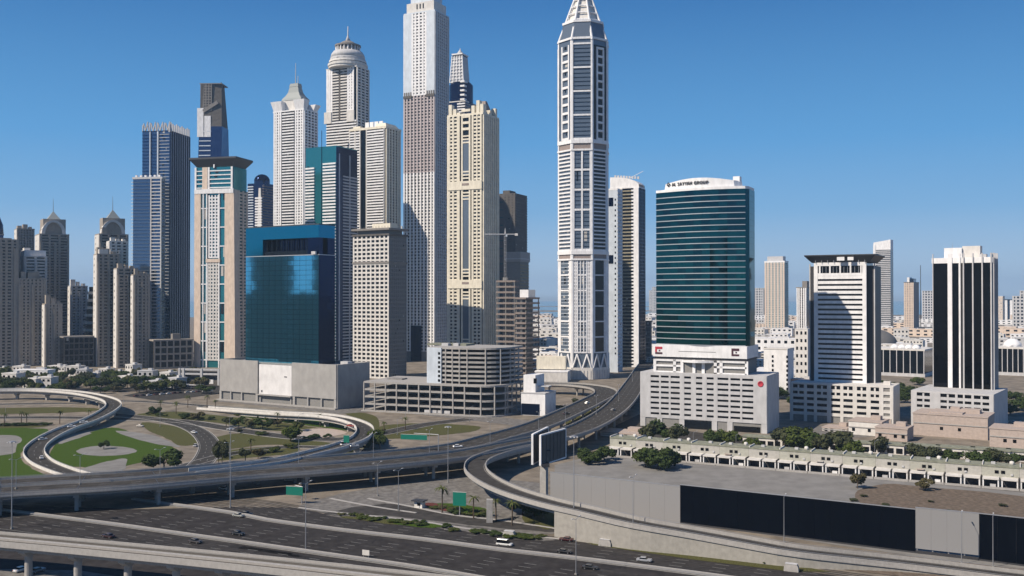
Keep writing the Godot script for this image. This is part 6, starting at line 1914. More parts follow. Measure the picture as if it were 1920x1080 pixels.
func terrace(at: Vector3, yaw: float, w: float, i: int):
	var m: String = ["villa_green", "villa_grey", "villa_green", "villa_grey"][i % 4]
	var t := thing("terraced_house", "two storey %s terraced house with paired carports behind the hoarding" % {"villa_green": "grey-green", "villa_grey": "pale grey"}[m], "house", at, yaw, "terraced house row")
	prism(t, "wall", rect(w - 0.06, 9, Vector2(0, -7)), 0, 8.2, m)
	prism(t, "roof", rect(w - 0.1, 9.4, Vector2(0, -7)), 8.2, 8.8, "roof_green")
	box(t, "ridge_wall", Vector3(-w / 2 + 0.3, 8.9, -7), Vector3(0.4, 1.0, 9.3), "offwhite")
	for k in 2:
		var cx := (-0.25 + 0.5 * k) * w
		box(t, "carport_roof", Vector3(cx, 3.9, 0), Vector3(w * 0.44, 0.6, 5.4), "offwhite")
		for s in [-1, 1]:
			box(t, "carport_post", Vector3(cx + s * w * 0.2, 1.8, 2.2), Vector3(0.5, 3.6, 0.5), "white")
		box(t, "carport_shade_panel", Vector3(cx, 1.7, -2.45), Vector3(w * 0.38, 3.3, 0.2), "dark_steel")  # dark panel: the shade inside the carport is put into its colour
		box(t, "window", Vector3((-0.1 + 0.17 * k) * w, 6.2, -2.45), Vector3(1.5, 1.3, 0.2), "pane_b" if (i + k) % 3 else "pane_a")
		if (i * 2 + k) % 3 == 0:
			box(t, "stored_box", Vector3(cx + 0.8, 0.8, 0.4), Vector3(2.2, 1.5, 2.0), ["pale_grey", "white"][k])
	if i % 2 == 0:
		lathe(t, "water_tank", Vector3(w * 0.3, 8.75, -8), [Vector2(0.9, 0), Vector2(0.9, 1.3), Vector2(0.3, 1.6)], "offwhite", 12)
	if i % 3 == 1:
		box(t, "awning", Vector3(-w * 0.2, 4.9, -1.6), Vector3(3.2, 0.15, 1.8), ["villa_pink", "curtain"][i % 2])
	box(t, "air_unit", Vector3(w * (0.3 - 0.12 * (i % 3)), 5.4, -2.3), Vector3(0.9, 0.7, 0.5), "pale_grey")
	box(t, "party_wall", Vector3(w / 2 - 0.15, 2.3, 0.4), Vector3(0.25, 4.6, 5.6), "dark_stone")
	box(t, "yard_wall", Vector3(0, 0.5, 4.2), Vector3(w * 0.98, 1.0, 0.25), "light_concrete")
	box(t, "roof_unit", Vector3(w * (0.1 * (i % 4) - 0.2), 9.2, -7), Vector3(1.6, 1.0, 1.4), "pale_grey")

func hoarding():
	# a long advertising wall beside the slip ramp
	var A: Vector3 = Vector3(13.66,0,-324.33)
	var ax: float = 15.2
	var P0 := Vector3(14.67, 0, -366.83)
	var P1 := Vector3(59.32, 0, -339)
	var P2 := Vector3(125.74, 0, -299.79)
	var P3 := Vector3(141.57, 0, -291.57)
	var P4 := Vector3(166.98, 0, -275.76)
	var t := thing("hoarding_wall", "very long advertising hoarding with blank grey and navy panels along the slip ramp", "hoarding", P0)
	var k := 0
	for s in [[P0, P1, "hoarding_grey", 13.0, 0.0, 9], [P1, P2, "hoarding_navy", 13.6, 0.6, 15], [P2, P3, "hoarding_grey", 14.2, 1.6, 4], [P3, P4, "hoarding_navy", 14.2, 0.6, 6]]:
		var n: int = s[5]
		for i in n:
			var a: Vector3 = s[0].lerp(s[1], float(i) / n) - P0
			var c: Vector3 = s[0].lerp(s[1], float(i + 1) / n) - P0
			var fr := frame(Vector2(a.x, a.z), Vector2(c.x, c.z))
			var l := a.distance_to(c)
			box(t, "panel", Vector3(l / 2, (s[3] + s[4]) / 2, 0), Vector3(l - 0.03, s[3] - s[4], 0.3), s[2], fr)
			box(t, "back_post", Vector3(0.4, s[3] / 2, -0.45), Vector3(0.35, s[3], 0.5), "steel", fr)
			box(t, "back_brace", Vector3(0.4, 3.2, -1.8), Vector3(0.2, 6.4, 0.3), "steel", fr * Transform3D(Basis(Vector3.RIGHT, 0.0), Vector3.ZERO))
			box(t, "top_rail", Vector3(l / 2, s[3] + 0.12, 0), Vector3(l, 0.2, 0.4), "steel", fr)
			box(t, "foot_rail", Vector3(l / 2, 0.5, 0.02), Vector3(l, 1.0, 0.2), "dark_steel", fr)
		k += 1


# ---------- vegetation ----------
var crowns := []
var frond_mesh: Mesh

func leaf_cloud(seed_: int, lobes: int, leaves: int, flat: float, m: String) -> ArrayMesh:
	# unit crown: radius about 1, centred on y = 0; small bent leaf sprays spread through lobes
	var r := RandomNumberGenerator.new()
	r.seed = seed_
	var cs := []
	for i in lobes:
		var a := r.randf() * TAU
		var e := r.randf_range(-0.35, 0.8)
		var k := r.randf_range(0.25, 0.72)
		cs.append([Vector3(cos(a) * k, e * 0.5 * flat, sin(a) * k), r.randf_range(0.2, 0.42)])
	var st := sten()
	for i in leaves:
		var c = cs[r.randi() % lobes]
		var v: Vector3 = Vector3(r.randfn(), r.randfn() * 0.8, r.randfn()).normalized() * c[1] * pow(r.randf(), 0.4)
		var p: Vector3 = c[0] + v
		var n: Vector3 = (v.normalized() + Vector3(r.randfn(), r.randfn() + 0.5, r.randfn()) * 0.7).normalized()
		var u: Vector3 = n.cross(Vector3(r.randfn(), r.randfn(), r.randfn())).normalized()
		var w: Vector3 = n.cross(u)
		var s := r.randf_range(0.06, 0.13)
		q4(st, p - u * s, p + w * s * 0.6, p + u * s * 1.1 + n * s * 0.2, p - w * s * 0.6)
	st.generate_normals()
	var mesh := st.commit()
	mesh.surface_set_material(0, M[m])
	return mesh

func tree(called: String, label: String, group: String, at: Vector3, r: float, h: float, k: int, at_h := 0.58):
	var t := thing(called, label, "tree" if called != "shrub" else "shrub", at, rng.randf() * 360.0, group)
	var ch := h * at_h
	if called != "shrub":
		tube(t, "trunk", Vector3(0, -0.2, 0), Vector3(0.15, h * 0.5, 0.1), 0.05 * r + 0.06, 0.03 * r + 0.05, "bark", 7)
		for i in 4:
			var a := TAU * i / 4 + 0.5
			tube(t, "limb", Vector3(0.1, h * 0.35, 0.08), Vector3(cos(a) * r * 0.5, h * 0.68, sin(a) * r * 0.5), 0.025 * r + 0.04, 0.03, "bark", 5)
	else:
		ch = h * 0.5
	var cr := inst(t, "crown", crowns[k % crowns.size()], Transform3D(Basis.from_scale(Vector3(r * 1.4, h * 0.66, r * 1.4)), Vector3(0, ch, 0)))
	cr.rotation.y = 0.0

func palm(at: Vector3, h: float, label := "date palm with a bare trunk beside the interchange roads", group := "palms at the interchange"):
	var t := thing("palm_tree", label, "palm", at, rng.randf() * 360.0, group)
	tube(t, "trunk", Vector3(0, -0.2, 0), Vector3(0.2, h, 0), 0.28, 0.2, "bark", 7)
	for i in 15:
		var a := TAU * i / 15 + rng.randf() * 0.2
		var n := inst(t, "frond", frond_mesh, Transform3D(Basis(Vector3.UP, a) * Basis(Vector3.BACK, rng.randf_range(-0.35, 0.75)), Vector3(0.2, h, 0)))
		n.scale = Vector3.ONE * h / 8.0

func vegetation():
	for i in 8:
		crowns.append(leaf_cloud(100 + i, 9 + i % 3 * 3, 2300, 1.0, "leaf_%d" % [0, 1, 4, 2, 5, 0, 2, 3][i]))
	var st := sten()
	for i in 7:
		var a := Vector3(i * 0.42, 0.28 * sin(i * 0.42) - 0.035 * i * i, 0)
		var b := Vector3((i + 1) * 0.42, 0.28 * sin((i + 1) * 0.42) - 0.035 * (i + 1) * (i + 1), 0)
		var wa := 0.34 * sin(PI * (i + 0.6) / 8.0)
		var wb := 0.34 * sin(PI * (i + 1.6) / 8.0) * (1.0 if i < 6 else 0.1)
		for s in [-1, 1]:
			q4(st, a, a + Vector3(0.1, -0.12, s * wa), b + Vector3(0.1, -0.12, s * wb), b)
	st.generate_normals()
	frond_mesh = st.commit()
	frond_mesh.surface_set_material(0, M["leaf_1"])
	var lane := "large dark green tree among the villas"
	for q in [[Vector3(76.5,0,-526.3), 6.0, 11.0], [Vector3(82.62,0,-524.39), 6.5, 12.0], [Vector3(89.53,0,-520.61), 5.5, 10.0], [Vector3(108.76,0,-513.21), 5.0, 8.5], [Vector3(115.18,0,-511.39), 5.2, 9.0], [Vector3(140.7,0,-497.3), 6.2, 12.0], [Vector3(147.32,0,-497.3), 6.4, 13.0], [Vector3(151.81,0,-492.22), 5.0, 10.0], [Vector3(158.11,0,-487.24), 6.0, 11.0], [Vector3(162.67,0,-480.75), 6.6, 12.5], [Vector3(167.95,0,-477.57), 5.0, 9.0], [Vector3(195.62,0,-465.26), 4.8, 8.0], [Vector3(202.19,0,-463.77), 4.4, 7.0], [Vector3(208.42,0,-459.35), 3.6, 6.5], [Vector3(220.2,0,-452.16), 4.8, 7.5], [Vector3(227.01,0,-450.75), 5.0, 8.0], [Vector3(235.98,0,-453.58), 3.2, 6.0], [Vector3(187.76,0,-490.55), 4.0, 8.0], [Vector3(125.88,0,-504.25), 3.5, 6.0]]:
		tree("tree", lane + " behind the terrace row", "villa lane trees", q[0], q[1] * 1.15, q[2] * 1.1, [0, 2, 3, 5, 6][rng.randi() % 5], 0.5)
	for q in [[Vector3(62.75,0,-450.75), 5.0, 9.0], [Vector3(67.87,0,-446.57), 5.6, 10.0], [Vector3(73.02,0,-449.34), 4.4, 8.0]]:
		tree("tree", "tree of the dark clump on the sand lot in front of the terrace row", "sand lot tree clump", q[0], q[1] * 1.2, q[2] * 1.15, [0, 2, 5][rng.randi() % 3], 0.46)
	for q in [[Vector3(40.51,0,-462.29), 5.2, 8.0], [Vector3(35.16,0,-459.35), 3.8, 6.0], [Vector3(45.08,0,-469.8), 3.8, 6.5]]:
		tree("tree", "spreading tree at the corner of the sand lot beside the flyover", "flyover corner trees", q[0], q[1] * 1.2, q[2] * 1.1, 0, 0.46)
	tree("tree", "grey leaning dry tree on the sand lot, half covering a carport", "", Vector3(144.01,0,-400.74), 3.0, 7.0, 7)
	tree("tree", "dull round dry tree at the edge of the rough ground", "", Vector3(170.34,0,-396.35), 3.0, 5.0, 7)
	for q in [[Vector3(3.9,0,-351.96), 4.0, 6.5], [Vector3(7.73,0,-348.56), 4.4, 7.0], [Vector3(11.1,0,-345.24), 3.2, 5.5]]:
		tree("tree", "dense tree under the slip ramp near its abutment", "trees under the slip ramp", q[0], q[1], q[2], 0)
	tree("tree", "big dark rounded tree in the lawn loop, against the flyover", "", Vector3(-159.03,0,-439.77), 7.0, 9.5, 0)
	tree("tree", "small clipped round tree on the sand disc in the lawn", "", Vector3(-213.99,0,-504.25), 2.4, 4.4, 0)
	for q in [[Vector3(-137.73,0,-456.44), 3.4, 11.0], [Vector3(-141.03,0,-462.29), 2.6, 9.0]]:
		tree("tree", "tall narrow brownish tree on the outside of the loop road", "narrow trees by the loop road", q[0], q[1], q[2], 3)
	for q in [[Vector3(-73.76,0,-511.39), 3.6, 9.0], [Vector3(-69.37,0,-504.25), 3.4, 8.0], [Vector3(-75.3,0,-530.16), 3.0, 7.0]]:
		tree("tree", "dark slender tree beside the hairpin ramp", "trees beside the hairpin ramp", q[0], q[1], q[2], 2)
	for q in [[Vector3(-122.06,0,-530.16), 5.0, 8.5], [Vector3(-149.77,0,-576.76), 4.4, 7.0], [Vector3(-157.43,0,-581.4), 4.0, 6.5], [Vector3(-166.51,0,-586.12), 4.0, 6.5], [Vector3(-175.74,0,-590.92), 3.6, 6.0], [Vector3(-243.65,0,-655.31), 3.4, 5.0], [Vector3(-203.11,0,-621.45), 3.6, 5.5], [Vector3(-213.23,0,-626.85), 3.0, 4.0], [Vector3(-129.04,0,-465.26), 3.6, 6.5], [Vector3(-125.27,0,-474.43), 3.0, 5.5], [Vector3(-144.27,0,-590.92), 3.4, 5.0], [Vector3(-126.99,0,-572.18), 3.6, 5.5], [Vector3(34.08,0,-667.43), 3.4, 5.0], [Vector3(47.06,0,-706.65), 3.4, 5.0], [Vector3(72,0,-720.77), 3.0, 4.5], [Vector3(19.14,0,-689.76), 3.0, 5.0]]:
		tree("tree", "round tree on the dry verge between the interchange ramps", "trees on the interchange verges", q[0], q[1], q[2], rng.randi() % 8)
	for i in 120:
		var px := -40.0 + 3.6 * i + rng.randf_range(-6, 6)
		var dist := rng.randf_range(790, 960)
		tree("tree", "broad dark tree in the belt below the sandstone towers", "tree belt below the sandstone towers", Vector3((px - 960.0) / 1800.0 * dist, 0, -dist), rng.randf_range(4.0, 7.0), rng.randf_range(6, 11), rng.randi() % 8)
	for q in [[Vector3(-305.41,0,-598.27), 8.0], [Vector3(-302.09,0,-598.27), 7.0], [Vector3(-283.86,0,-603.27), 8.0], [Vector3(-271.46,0,-616.14), 7.0], [Vector3(-233.86,0,-693.07), 8.0], [Vector3(-220.01,0,-693.07), 8.0], [Vector3(-209.82,0,-680.01), 6.5], [Vector3(-312.14,0,-590.92), 8.0]]:
		palm(q[0], q[1])
	palm(Vector3(-25.81,0,-355.42), 9.0, "palm in the planted island beside the teal road sign", "court palms")
	palm(Vector3(-13.85,0,-346.89), 7.5, "palm in the planted island beside the teal road sign", "court palms")
	palm(Vector3(36.73,0,-906.44), 9.0, "palm on the pale podium at the octagonal tower", "")
	for q in [[Vector3(133.34,0,-375.74), 1.2], [Vector3(142.14,0,-366.22), 1.3], [Vector3(145.82,0,-355.42), 1.0], [Vector3(161.58,0,-355.42), 1.2], [Vector3(169.94,0,-344.41), 1.4], [Vector3(186.81,0,-366.22), 1.2], [Vector3(162.7,0,-373.8), 0.9], [Vector3(140.43,0,-383.72), 1.1]]:
		tree("shrub", "low dry shrub on the rough brown ground above the hoarding", "dry shrubs on the rough ground", q[0], q[1] * 1.3, q[1], 3)
	for q in [[Vector3(-20.44,0,-354.55), 1.6], [Vector3(-15.61,0,-351.96), 1.4], [Vector3(-10.68,0,-350.25), 1.5], [Vector3(-37.56,0,-338.77), 1.2], [Vector3(-31.63,0,-335.62), 1.2], [Vector3(-49.53,0,-343.6), 1.3], [Vector3(-10.81,0,-325.06), 1.3], [Vector3(-5,0,-322.17), 1.5], [Vector3(0,0,-319.32), 1.6], [Vector3(4.41,0,-317.92), 1.4], [Vector3(7.91,0,-317.22), 1.2], [Vector3(-20,0,-328.01), 1.2], [Vector3(-41.61,0,-341.16), 1.3], [Vector3(-53.72,0,-346.06), 1.2]]:
		tree("shrub", "clipped shrub in the kerbed islands beside the service road", "island shrubs", q[0], q[1] * 1.6, q[1], [0, 1, 2][rng.randi() % 3])
	for q in [[Vector3(205.59,0,-805.24), 7.0, 12.0], [Vector3(205.6,0,-774.97), 6.5, 11.0], [Vector3(207.51,0,-750.77), 6.0, 10.0], [Vector3(226.06,0,-837.99), 6.0, 10.0], [Vector3(205.83,0,-699.8), 5.0, 8.0], [Vector3(217.83,0,-713.64), 5.0, 8.0], [Vector3(295.49,0,-724.39), 5.5, 9.0], [Vector3(318.29,0,-774.97), 6.0, 9.0], [Vector3(322.69,0,-805.24), 6.0, 9.0], [Vector3(366.28,0,-868.25), 6.0, 8.0], [Vector3(327.07,0,-847.84), 5.0, 7.0], [Vector3(336.59,0,-649.41), 5.0, 8.0], [Vector3(355.9,0,-673.66), 5.5, 9.0], [Vector3(383.69,0,-735.46), 5.0, 8.0], [Vector3(378.84,0,-706.65), 5.5, 8.0], [Vector3(107.53,0,-774.97), 4.0, 6.0], [Vector3(125.86,0,-878.83), 5.0, 7.0], [Vector3(135.47,0,-960.79), 5.0, 7.0], [Vector3(34.74,0,-948.15), 4.0, 6.0], [Vector3(28.18,0,-906.44), 4.0, 6.0]]:
		tree("tree", "dusky street tree between the office podiums and the far low city", "street trees among the podiums", q[0], q[1], q[2], [0, 2, 5][rng.randi() % 3], 0.5)
	for i in 44:
		var c: Array = [[Vector3(-62.44,0,-351.96), Vector3(-29.91,0,-337.19)], [Vector3(-25.81,0,-332.53), Vector3(12.34,0,-317.92)], [Vector3(-32.49,0,-366.22), Vector3(-9.8,0,-353.68)], [Vector3(24.35,0,-313.78), Vector3(80.96,0,-286.45)]][i % 4]
		var p: Vector3 = c[0].lerp(c[1], rng.randf()) + Vector3(rng.randf_range(-2, 2), 0, rng.randf_range(-1.6, 1.6))
		tree("shrub", "clipped shrub in the kerbed islands beside the service road", "island shrubs", p, rng.randf_range(0.9, 2.0), rng.randf_range(0.8, 1.6), [0, 1, 2, 4][rng.randi() % 4])
	for q in [Vector3(-244.45,0,-667.43), Vector3(-229.1,0,-655.31), Vector3(-147.91,0,-605.8), Vector3(-118.04,0,-590.92), Vector3(-75,0,-563.26), Vector3(-64,0,-576.76), Vector3(-132.44,0,-487.24), Vector3(-5.73,0,-344.41), Vector3(0,0,-336.4)]:
		palm(q, rng.randf_range(5.5, 8.0))
	for i in 46:
		var c: Array = [[Vector3(-256.16,0,-661.31), Vector3(-179.67,0,-610.93)], [Vector3(-187.39,0,-649.41), Vector3(-102.48,0,-595.8)], [Vector3(-169.61,0,-576.76), Vector3(-100.74,0,-534.09)], [Vector3(-146.06,0,-474.43), Vector3(-111.89,0,-504.25)], [Vector3(30.77,0,-616.14), Vector3(73.47,0,-735.46)], [Vector3(-87.08,0,-490.55), Vector3(-76.8,0,-576.76)]][i % 6]
		var p: Vector3 = c[0].lerp(c[1], rng.randf()) + Vector3(rng.randf_range(-5, 5), 0, rng.randf_range(-7, 7))
		tree("shrub", "rough low shrub on the dry verge between the interchange ramps", "verge shrubs", p, rng.randf_range(1.4, 3.4), rng.randf_range(1.2, 3.0), [0, 1, 2, 3][rng.randi() % 4])
	for i in 14:
		var p: Vector3 = (Vector3(-329.23,0,-593.35)).lerp(Vector3(-288.14,0,-598.27), i / 13.0)
		tree("shrub", "dark hedge shrub along the lawn's upper edge", "lawn hedge shrubs", p, 2.6, 1.8, 0)


# ---------- street things ----------
func car(at: Vector3, yaw: float, colour: Color, label: String, long := 4.6, tall := 1.45, pitch := 0.0) -> Node3D:
	var t := thing("car", label, "car", at, yaw)
	t.rotation_degrees.z = pitch
	var m := StandardMaterial3D.new()
	m.albedo_color = colour
	m.roughness = 0.3
	m.metallic = 0.2
	m.clearcoat_enabled = true
	m.clearcoat = 0.6
	var l := long / 2
	var w := 0.92
	# body: a side profile swept across, narrowed at the top
	var rings := []
	var ys := []
	for s in [[0.24, 0.96, 0.9], [0.4, 1.0, 1.0], [0.72, 1.0, 1.0], [0.9, 0.965, 0.93]]:
		var a: float = l * s[1]
		var b: float = w * s[2]
		rings.append([Vector2(-a, -b * 0.82), Vector2(-a * 0.93, -b), Vector2(a * 0.9, -b), Vector2(a, -b * 0.75), Vector2(a, b * 0.75), Vector2(a * 0.9, b), Vector2(-a * 0.93, b), Vector2(-a, b * 0.82)])
		ys.append(s[0])
	loft(t, "body", rings, ys, m)
	var van := tall > 1.8
	var x0 := -l * (0.9 if van else 0.62)
	var x1 := l * (0.62 if van else 0.42)
	loft(t, "windows", [rect(x1 - x0, w * 1.8, Vector2((x0 + x1) / 2, 0)), rect((x1 - x0) * (0.86 if van else 0.68), w * 1.5, Vector2((x0 + x1) / 2 - (0.25 if van else 0.05), 0))], [0.88, tall - 0.08], "pane_a")
	var rw := (x1 - x0) * (0.87 if van else 0.69)
	loft(t, "roof", [rect(rw, w * 1.52, Vector2((x0 + x1) / 2 - (0.25 if van else 0.05), 0)), rect(rw * 0.94, w * 1.4, Vector2((x0 + x1) / 2 - (0.25 if van else 0.05), 0))], [tall - 0.09, tall], m)
	for sx in [-1, 1]:
		for sz in [-1, 1]:
			var wh := lathe(t, "wheel", Vector3.ZERO, [Vector2(0.24, -0.11), Vector2(0.33, -0.09), Vector2(0.33, 0.09), Vector2(0.24, 0.11)], "tyre", 14, false)
			wh.transform = Transform3D(Basis(Vector3.RIGHT, PI / 2), Vector3(sx * l * 0.6, 0.33, sz * (w - 0.1)))
			lathe(wh, "rim", Vector3.ZERO, [Vector2(0.21, -0.125), Vector2(0.21, 0.125)], "rim", 10, false)
	for s in [-1, 1]:
		box(t, "headlight", Vector3(l * 0.985, 0.66, s * w * 0.62), Vector3(0.1, 0.14, 0.36), "lamp_glass")
		box(t, "tail_light", Vector3(-l * 0.985, 0.72, s * w * 0.66), Vector3(0.08, 0.16, 0.3), "tail_red")
	return t

func lamp_post(at: Vector3, h: float, yaw: float, label: String, group: String, arms := 2):
	var t := thing("street_lamp", label, "street lamp", at, yaw, group)
	tube(t, "pole", Vector3(0, -0.1, 0), Vector3(0, h, 0), 0.006 * h + 0.05, 0.07, "steel", 8)
	box(t, "base", Vector3(0, 0.25, 0), Vector3(0.7, 0.5, 0.7), "concrete")
	if arms == 8:
		lathe(t, "lamp_ring", Vector3(0, h, 0), [Vector2(0.3, -0.1), Vector2(1.0, -0.1), Vector2(1.0, 0.15), Vector2(0.3, 0.3)], "steel", 12, false)
		for k in 6:
			var a := TAU * k / 6
			box(t, "lamp_head", Vector3(cos(a) * 1.3, h - 0.15, sin(a) * 1.3), Vector3(0.5, 0.25, 0.5), "pale_grey")
		return
	for s in ([1, -1] if arms == 2 else [1]):
		tube(t, "arm", Vector3(0, h - 0.1, 0), Vector3(s * 2.2, h + 0.5, 0), 0.07, 0.05, "steel", 6)
		box(t, "lamp_head", Vector3(s * 2.5, h + 0.52, 0), Vector3(0.9, 0.18, 0.35), "pale_grey")

func street_things():
	# giant two sided billboard on one column
	var bp: Vector3 = Vector3(12.44,0,-373.8)
	var t := thing("billboard", "tall two sided billboard with white rims on a single pale column by the slip ramp", "billboard", bp)
	prism(t, "column", rect(2.6, 2.0), -0.2, 14.6, "light_concrete", Transform3D(Basis(Vector3.UP, -0.5), Vector3.ZERO))
	var y0: float = 15.0
	var y1: float = 26.5
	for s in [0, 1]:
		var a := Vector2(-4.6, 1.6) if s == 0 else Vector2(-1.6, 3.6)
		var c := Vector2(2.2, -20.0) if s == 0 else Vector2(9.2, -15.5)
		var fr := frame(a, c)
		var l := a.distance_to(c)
		box(t, "display_panel", Vector3(l / 2, (y0 + y1) / 2, 0), Vector3(l - 0.4, y1 - y0 - 0.4, 0.5), "dark_stone", fr)  # shade on the panel faces is put into this dark tone
		for e in [[0.2, (y0 + y1) / 2, 0.55, y1 - y0 + 0.2], [l - 0.2, (y0 + y1) / 2, 0.55, y1 - y0 + 0.2]]:
			box(t, "rim", Vector3(e[0], e[1], 0), Vector3(e[2], e[3], 0.8), "white", fr)
		for yy in [y0, y1]:
			box(t, "rim", Vector3(l / 2, yy, 0), Vector3(l - 0.8, 0.5, 0.78), "white", fr)
		for k in 7:
			box(t, "panel_rib", Vector3(l * (k + 0.5) / 7, (y0 + y1) / 2, 0.3), Vector3(0.18, y1 - y0 - 1, 0.16), "dark_steel", fr)
	box(t, "cross_beam", Vector3(0.5, 14.9, -4), Vector3(3.0, 1.2, 16), "dark_steel")
	box(t, "gangway", Vector3(1.2, 20, -5), Vector3(3.0, 0.25, 9), "dark_steel")
	# high masts and lamps
	for q in [[Vector3(-172.12,0,-331.01), 30.0], [Vector3(-106.67,0,-364.38), 30.0], [Vector3(20.76,0,-322.88), 33.0], [Vector3(-27.51,0,-413.35), 24.0]]:
		lamp_post(q[0], q[1], -25.0, "very tall steel light mast beside the motorway and flyover", "high light masts", 8)
	for q in [[Vector3(-65.04,0,-303.26), 21.0], [Vector3(38.8,0,-308.43), 22.0], [Vector3(18.39,0,-276.59), 16.0], [Vector3(-42.39,0,-358.95), 15.0], [Vector3(-53.91,0,-385.77), 13.0]]:
		lamp_post(q[0], q[1], 60.0, "double armed steel lamp post along the motorway lanes", "motorway lamp posts")
	for q in [[Vector3(88.32,0,-312.42), 15.0], [Vector3(134.35,0,-287.59), 15.0], [Vector3(142.05,0,-284.2), 15.0], [Vector3(157.55,0,-276.59), 15.0]]:
		lamp_post(q[0], q[1], 60.0, "slim steel lamp post standing against the long hoarding", "lamp posts at the hoarding", 1)
	var fl: Array = [Vector3(-185.49,8,-359.67),Vector3(-165.69,8,-368.85),Vector3(-140.18,8,-382.97),Vector3(-117.78,8,-400.67),Vector3(-91.14,8,-410.8),Vector3(-61.38,8,-425.59),Vector3(-37.7,8,-438.51),Vector3(-10.62,8,-466.86),Vector3(14.06,8,-506.93),Vector3(29.88,8,-538.44),Vector3(51.48,8,-587.11),Vector3(73.47,8,-661.92),Vector3(102.34,8,-815.8)]
	for p in fl:
		lamp_post(p, 11.0, 65.0, "double armed lamp post on the flyover's central parapet", "flyover lamp posts")
	for p in [Vector3(-216.4,0,-590.92),Vector3(-165.63,0,-563.26),Vector3(-128.01,0,-576.76),Vector3(-65.58,0,-590.92),Vector3(-285.5,0,-706.65),Vector3(-324.8,0,-616.14),Vector3(-27.35,0,-616.14),Vector3(-66.41,0,-556.74),Vector3(78.26,0,-522.49),Vector3(94.78,0,-502.49),Vector3(115.07,0,-493.9),Vector3(177.78,0,-471.34)]:
		lamp_post(p, 9.0, 30.0, "short single lamp post beside the interchange side roads", "side road lamp posts", 1)
	# road signs
	sign_board("large green direction sign on a curved gantry arm above the flyover", Vector3(-34.26,8,-447.57), 6.5, Vector2(-12.0, -1.0), Vector2(13.0, 2.4), "sign_green")
	sign_board("teal direction sign board on a post in the planted court", Vector3(-19.12,0,-351.96), 6.0, Vector2(0, 0), Vector2(5.0, 5.0))
	sign_board("dark green direction sign in the flyover's shade beside a palm stump", Vector3(-81.03,0,-370.92), 5.0, Vector2(-3.0, 0), Vector2(7.0, 3.4), "sign_green")
	sign_board("small green sign beside the hairpin ramp merge", Vector3(-80.21,6,-466.43), 5.0, Vector2(0, 0), Vector2(3.0, 3.6), "sign_green")
	var pn := thing("notice_board", "small blank pale notice board standing in the motorway median", "sign", Vector3(-44.74,0,-294.61), -20.0)
	box(pn, "board", Vector3(0, 1.6, 0), Vector3(2.4, 1.6, 0.12), "offwhite")
	for s in [-1, 1]: box(pn, "post", Vector3(s * 0.8, 0.5, -0.1), Vector3(0.1, 1.2, 0.1), "steel")
	var sh := thing("bus_shelter", "small white kiosk shelter with a dark flat roof in the paved court", "shelter", Vector3(-34.95,0,-364.38), -25.0)
	prism(sh, "wall", rect(3.4, 2.4), 0, 2.7, "offwhite")
	box(sh, "roof", Vector3(0, 2.85, 0.3), Vector3(5.2, 0.3, 4.0), "dark_steel")
	box(sh, "window", Vector3(0.3, 1.6, 1.2), Vector3(1.4, 1.2, 0.1), "pane_a")
	for q in [[Vector3(-0.88,0,-319.32), "grey utility cabinet among the island shrubs"], [Vector3(29.92,0,-308.43), "pale concrete block at the verge below the slip ramp wall"], [Vector3(81.4,0,-280.34), "pale concrete block at the far end of the grass verge"]]:
		var c := thing("utility_box", q[1], "box", q[0], -25.0)
		loft(c, "body", [rect(4.2, 1.8), rect(4.0, 1.6), rect(3.2, 1.4)], [-0.05, 1.4, 2.2], "light_concrete")
		box(c, "lid", Vector3(0, 2.25, 0), Vector3(3.4, 0.12, 1.6), "pale_grey")
	# cars
	# parked rows in the car park and behind the podiums
	var lot := [Vector3(-302.14,0,-766.73), Vector3(-253.12,0,-814.33), Vector3(196.37,0,-655.31), Vector3(249.58,0,-616.14), Vector3(311.88,0,-610.93), Vector3(325.01,0,-600.76)]
	for r in [[0, 1, 13], [2, 3, 9], [4, 5, 4]]:
		for i in r[2]:
			var k := rng.randi() % 5
			var c: Color = [Color(0.88, 0.88, 0.88), Color(0.7, 0.71, 0.72), Color(0.12, 0.12, 0.13), Color(0.85, 0.84, 0.8), Color(0.3, 0.08, 0.07)][k]
			var pk := car(lot[r[0]].lerp(lot[r[1]], (i + 0.5) / r[2]) + Vector3(0, 0.1, rng.randf_range(-1, 1)), 60.0, c, "%s car parked in a row beside the low office podiums" % ["white", "silver", "black", "cream", "dark red"][k])
			pk.set_meta("group", "parked %s cars" % ["white", "silver", "black", "cream", "dark red"][k])
	car(Vector3(-91.93,0.06,-322.64), -25, Color(0.05, 0.05, 0.06), "black car alone in the wide middle lanes")
	car(Vector3(-133.89,0.06,-319.08), 155, Color(0.2, 0.08, 0.06), "dark red car beside the railway viaduct")
	car(Vector3(-2.4,0.06,-308.85), -22, Color(0.85, 0.85, 0.84), "white van on the service road next to the island shrubs", 5.4, 2.1)
	car(Vector3(22.84,0.06,-282.32), -20, Color(0.05, 0.05, 0.05), "black car in the near lane below the slip ramp")
	car(Vector3(39.89,0.06,-290.25), -20, Color(0.6, 0.61, 0.63), "silver car on the service road along the grass verge")
	car(Vector3(17.8,0.06,-314.91), 160, Color(0.25, 0.04, 0.04), "dark red car parked near the ramp abutment")
	car(Vector3(16.29,0.06,-299.89), -20, Color(0.06, 0.06, 0.07), "charcoal car passing the ramp abutment")
	car(Vector3(29.44,0.16,-312.47), -22, Color(0.04, 0.04, 0.05), "black car behind the pale verge block")
	car(Vector3(-119.25,0.06,-398.23), -28, Color(0.88, 0.88, 0.88), "white car coming out from under the flyover")
	car(Vector3(-99.3,0.06,-349.14), -25, Color(0.6, 0.6, 0.58), "grey car by the median below the flyover")
	car(Vector3(-97.1,0.06,-351.69), -25, Color(0.08, 0.08, 0.09), "dark car just ahead of the grey car near the median")
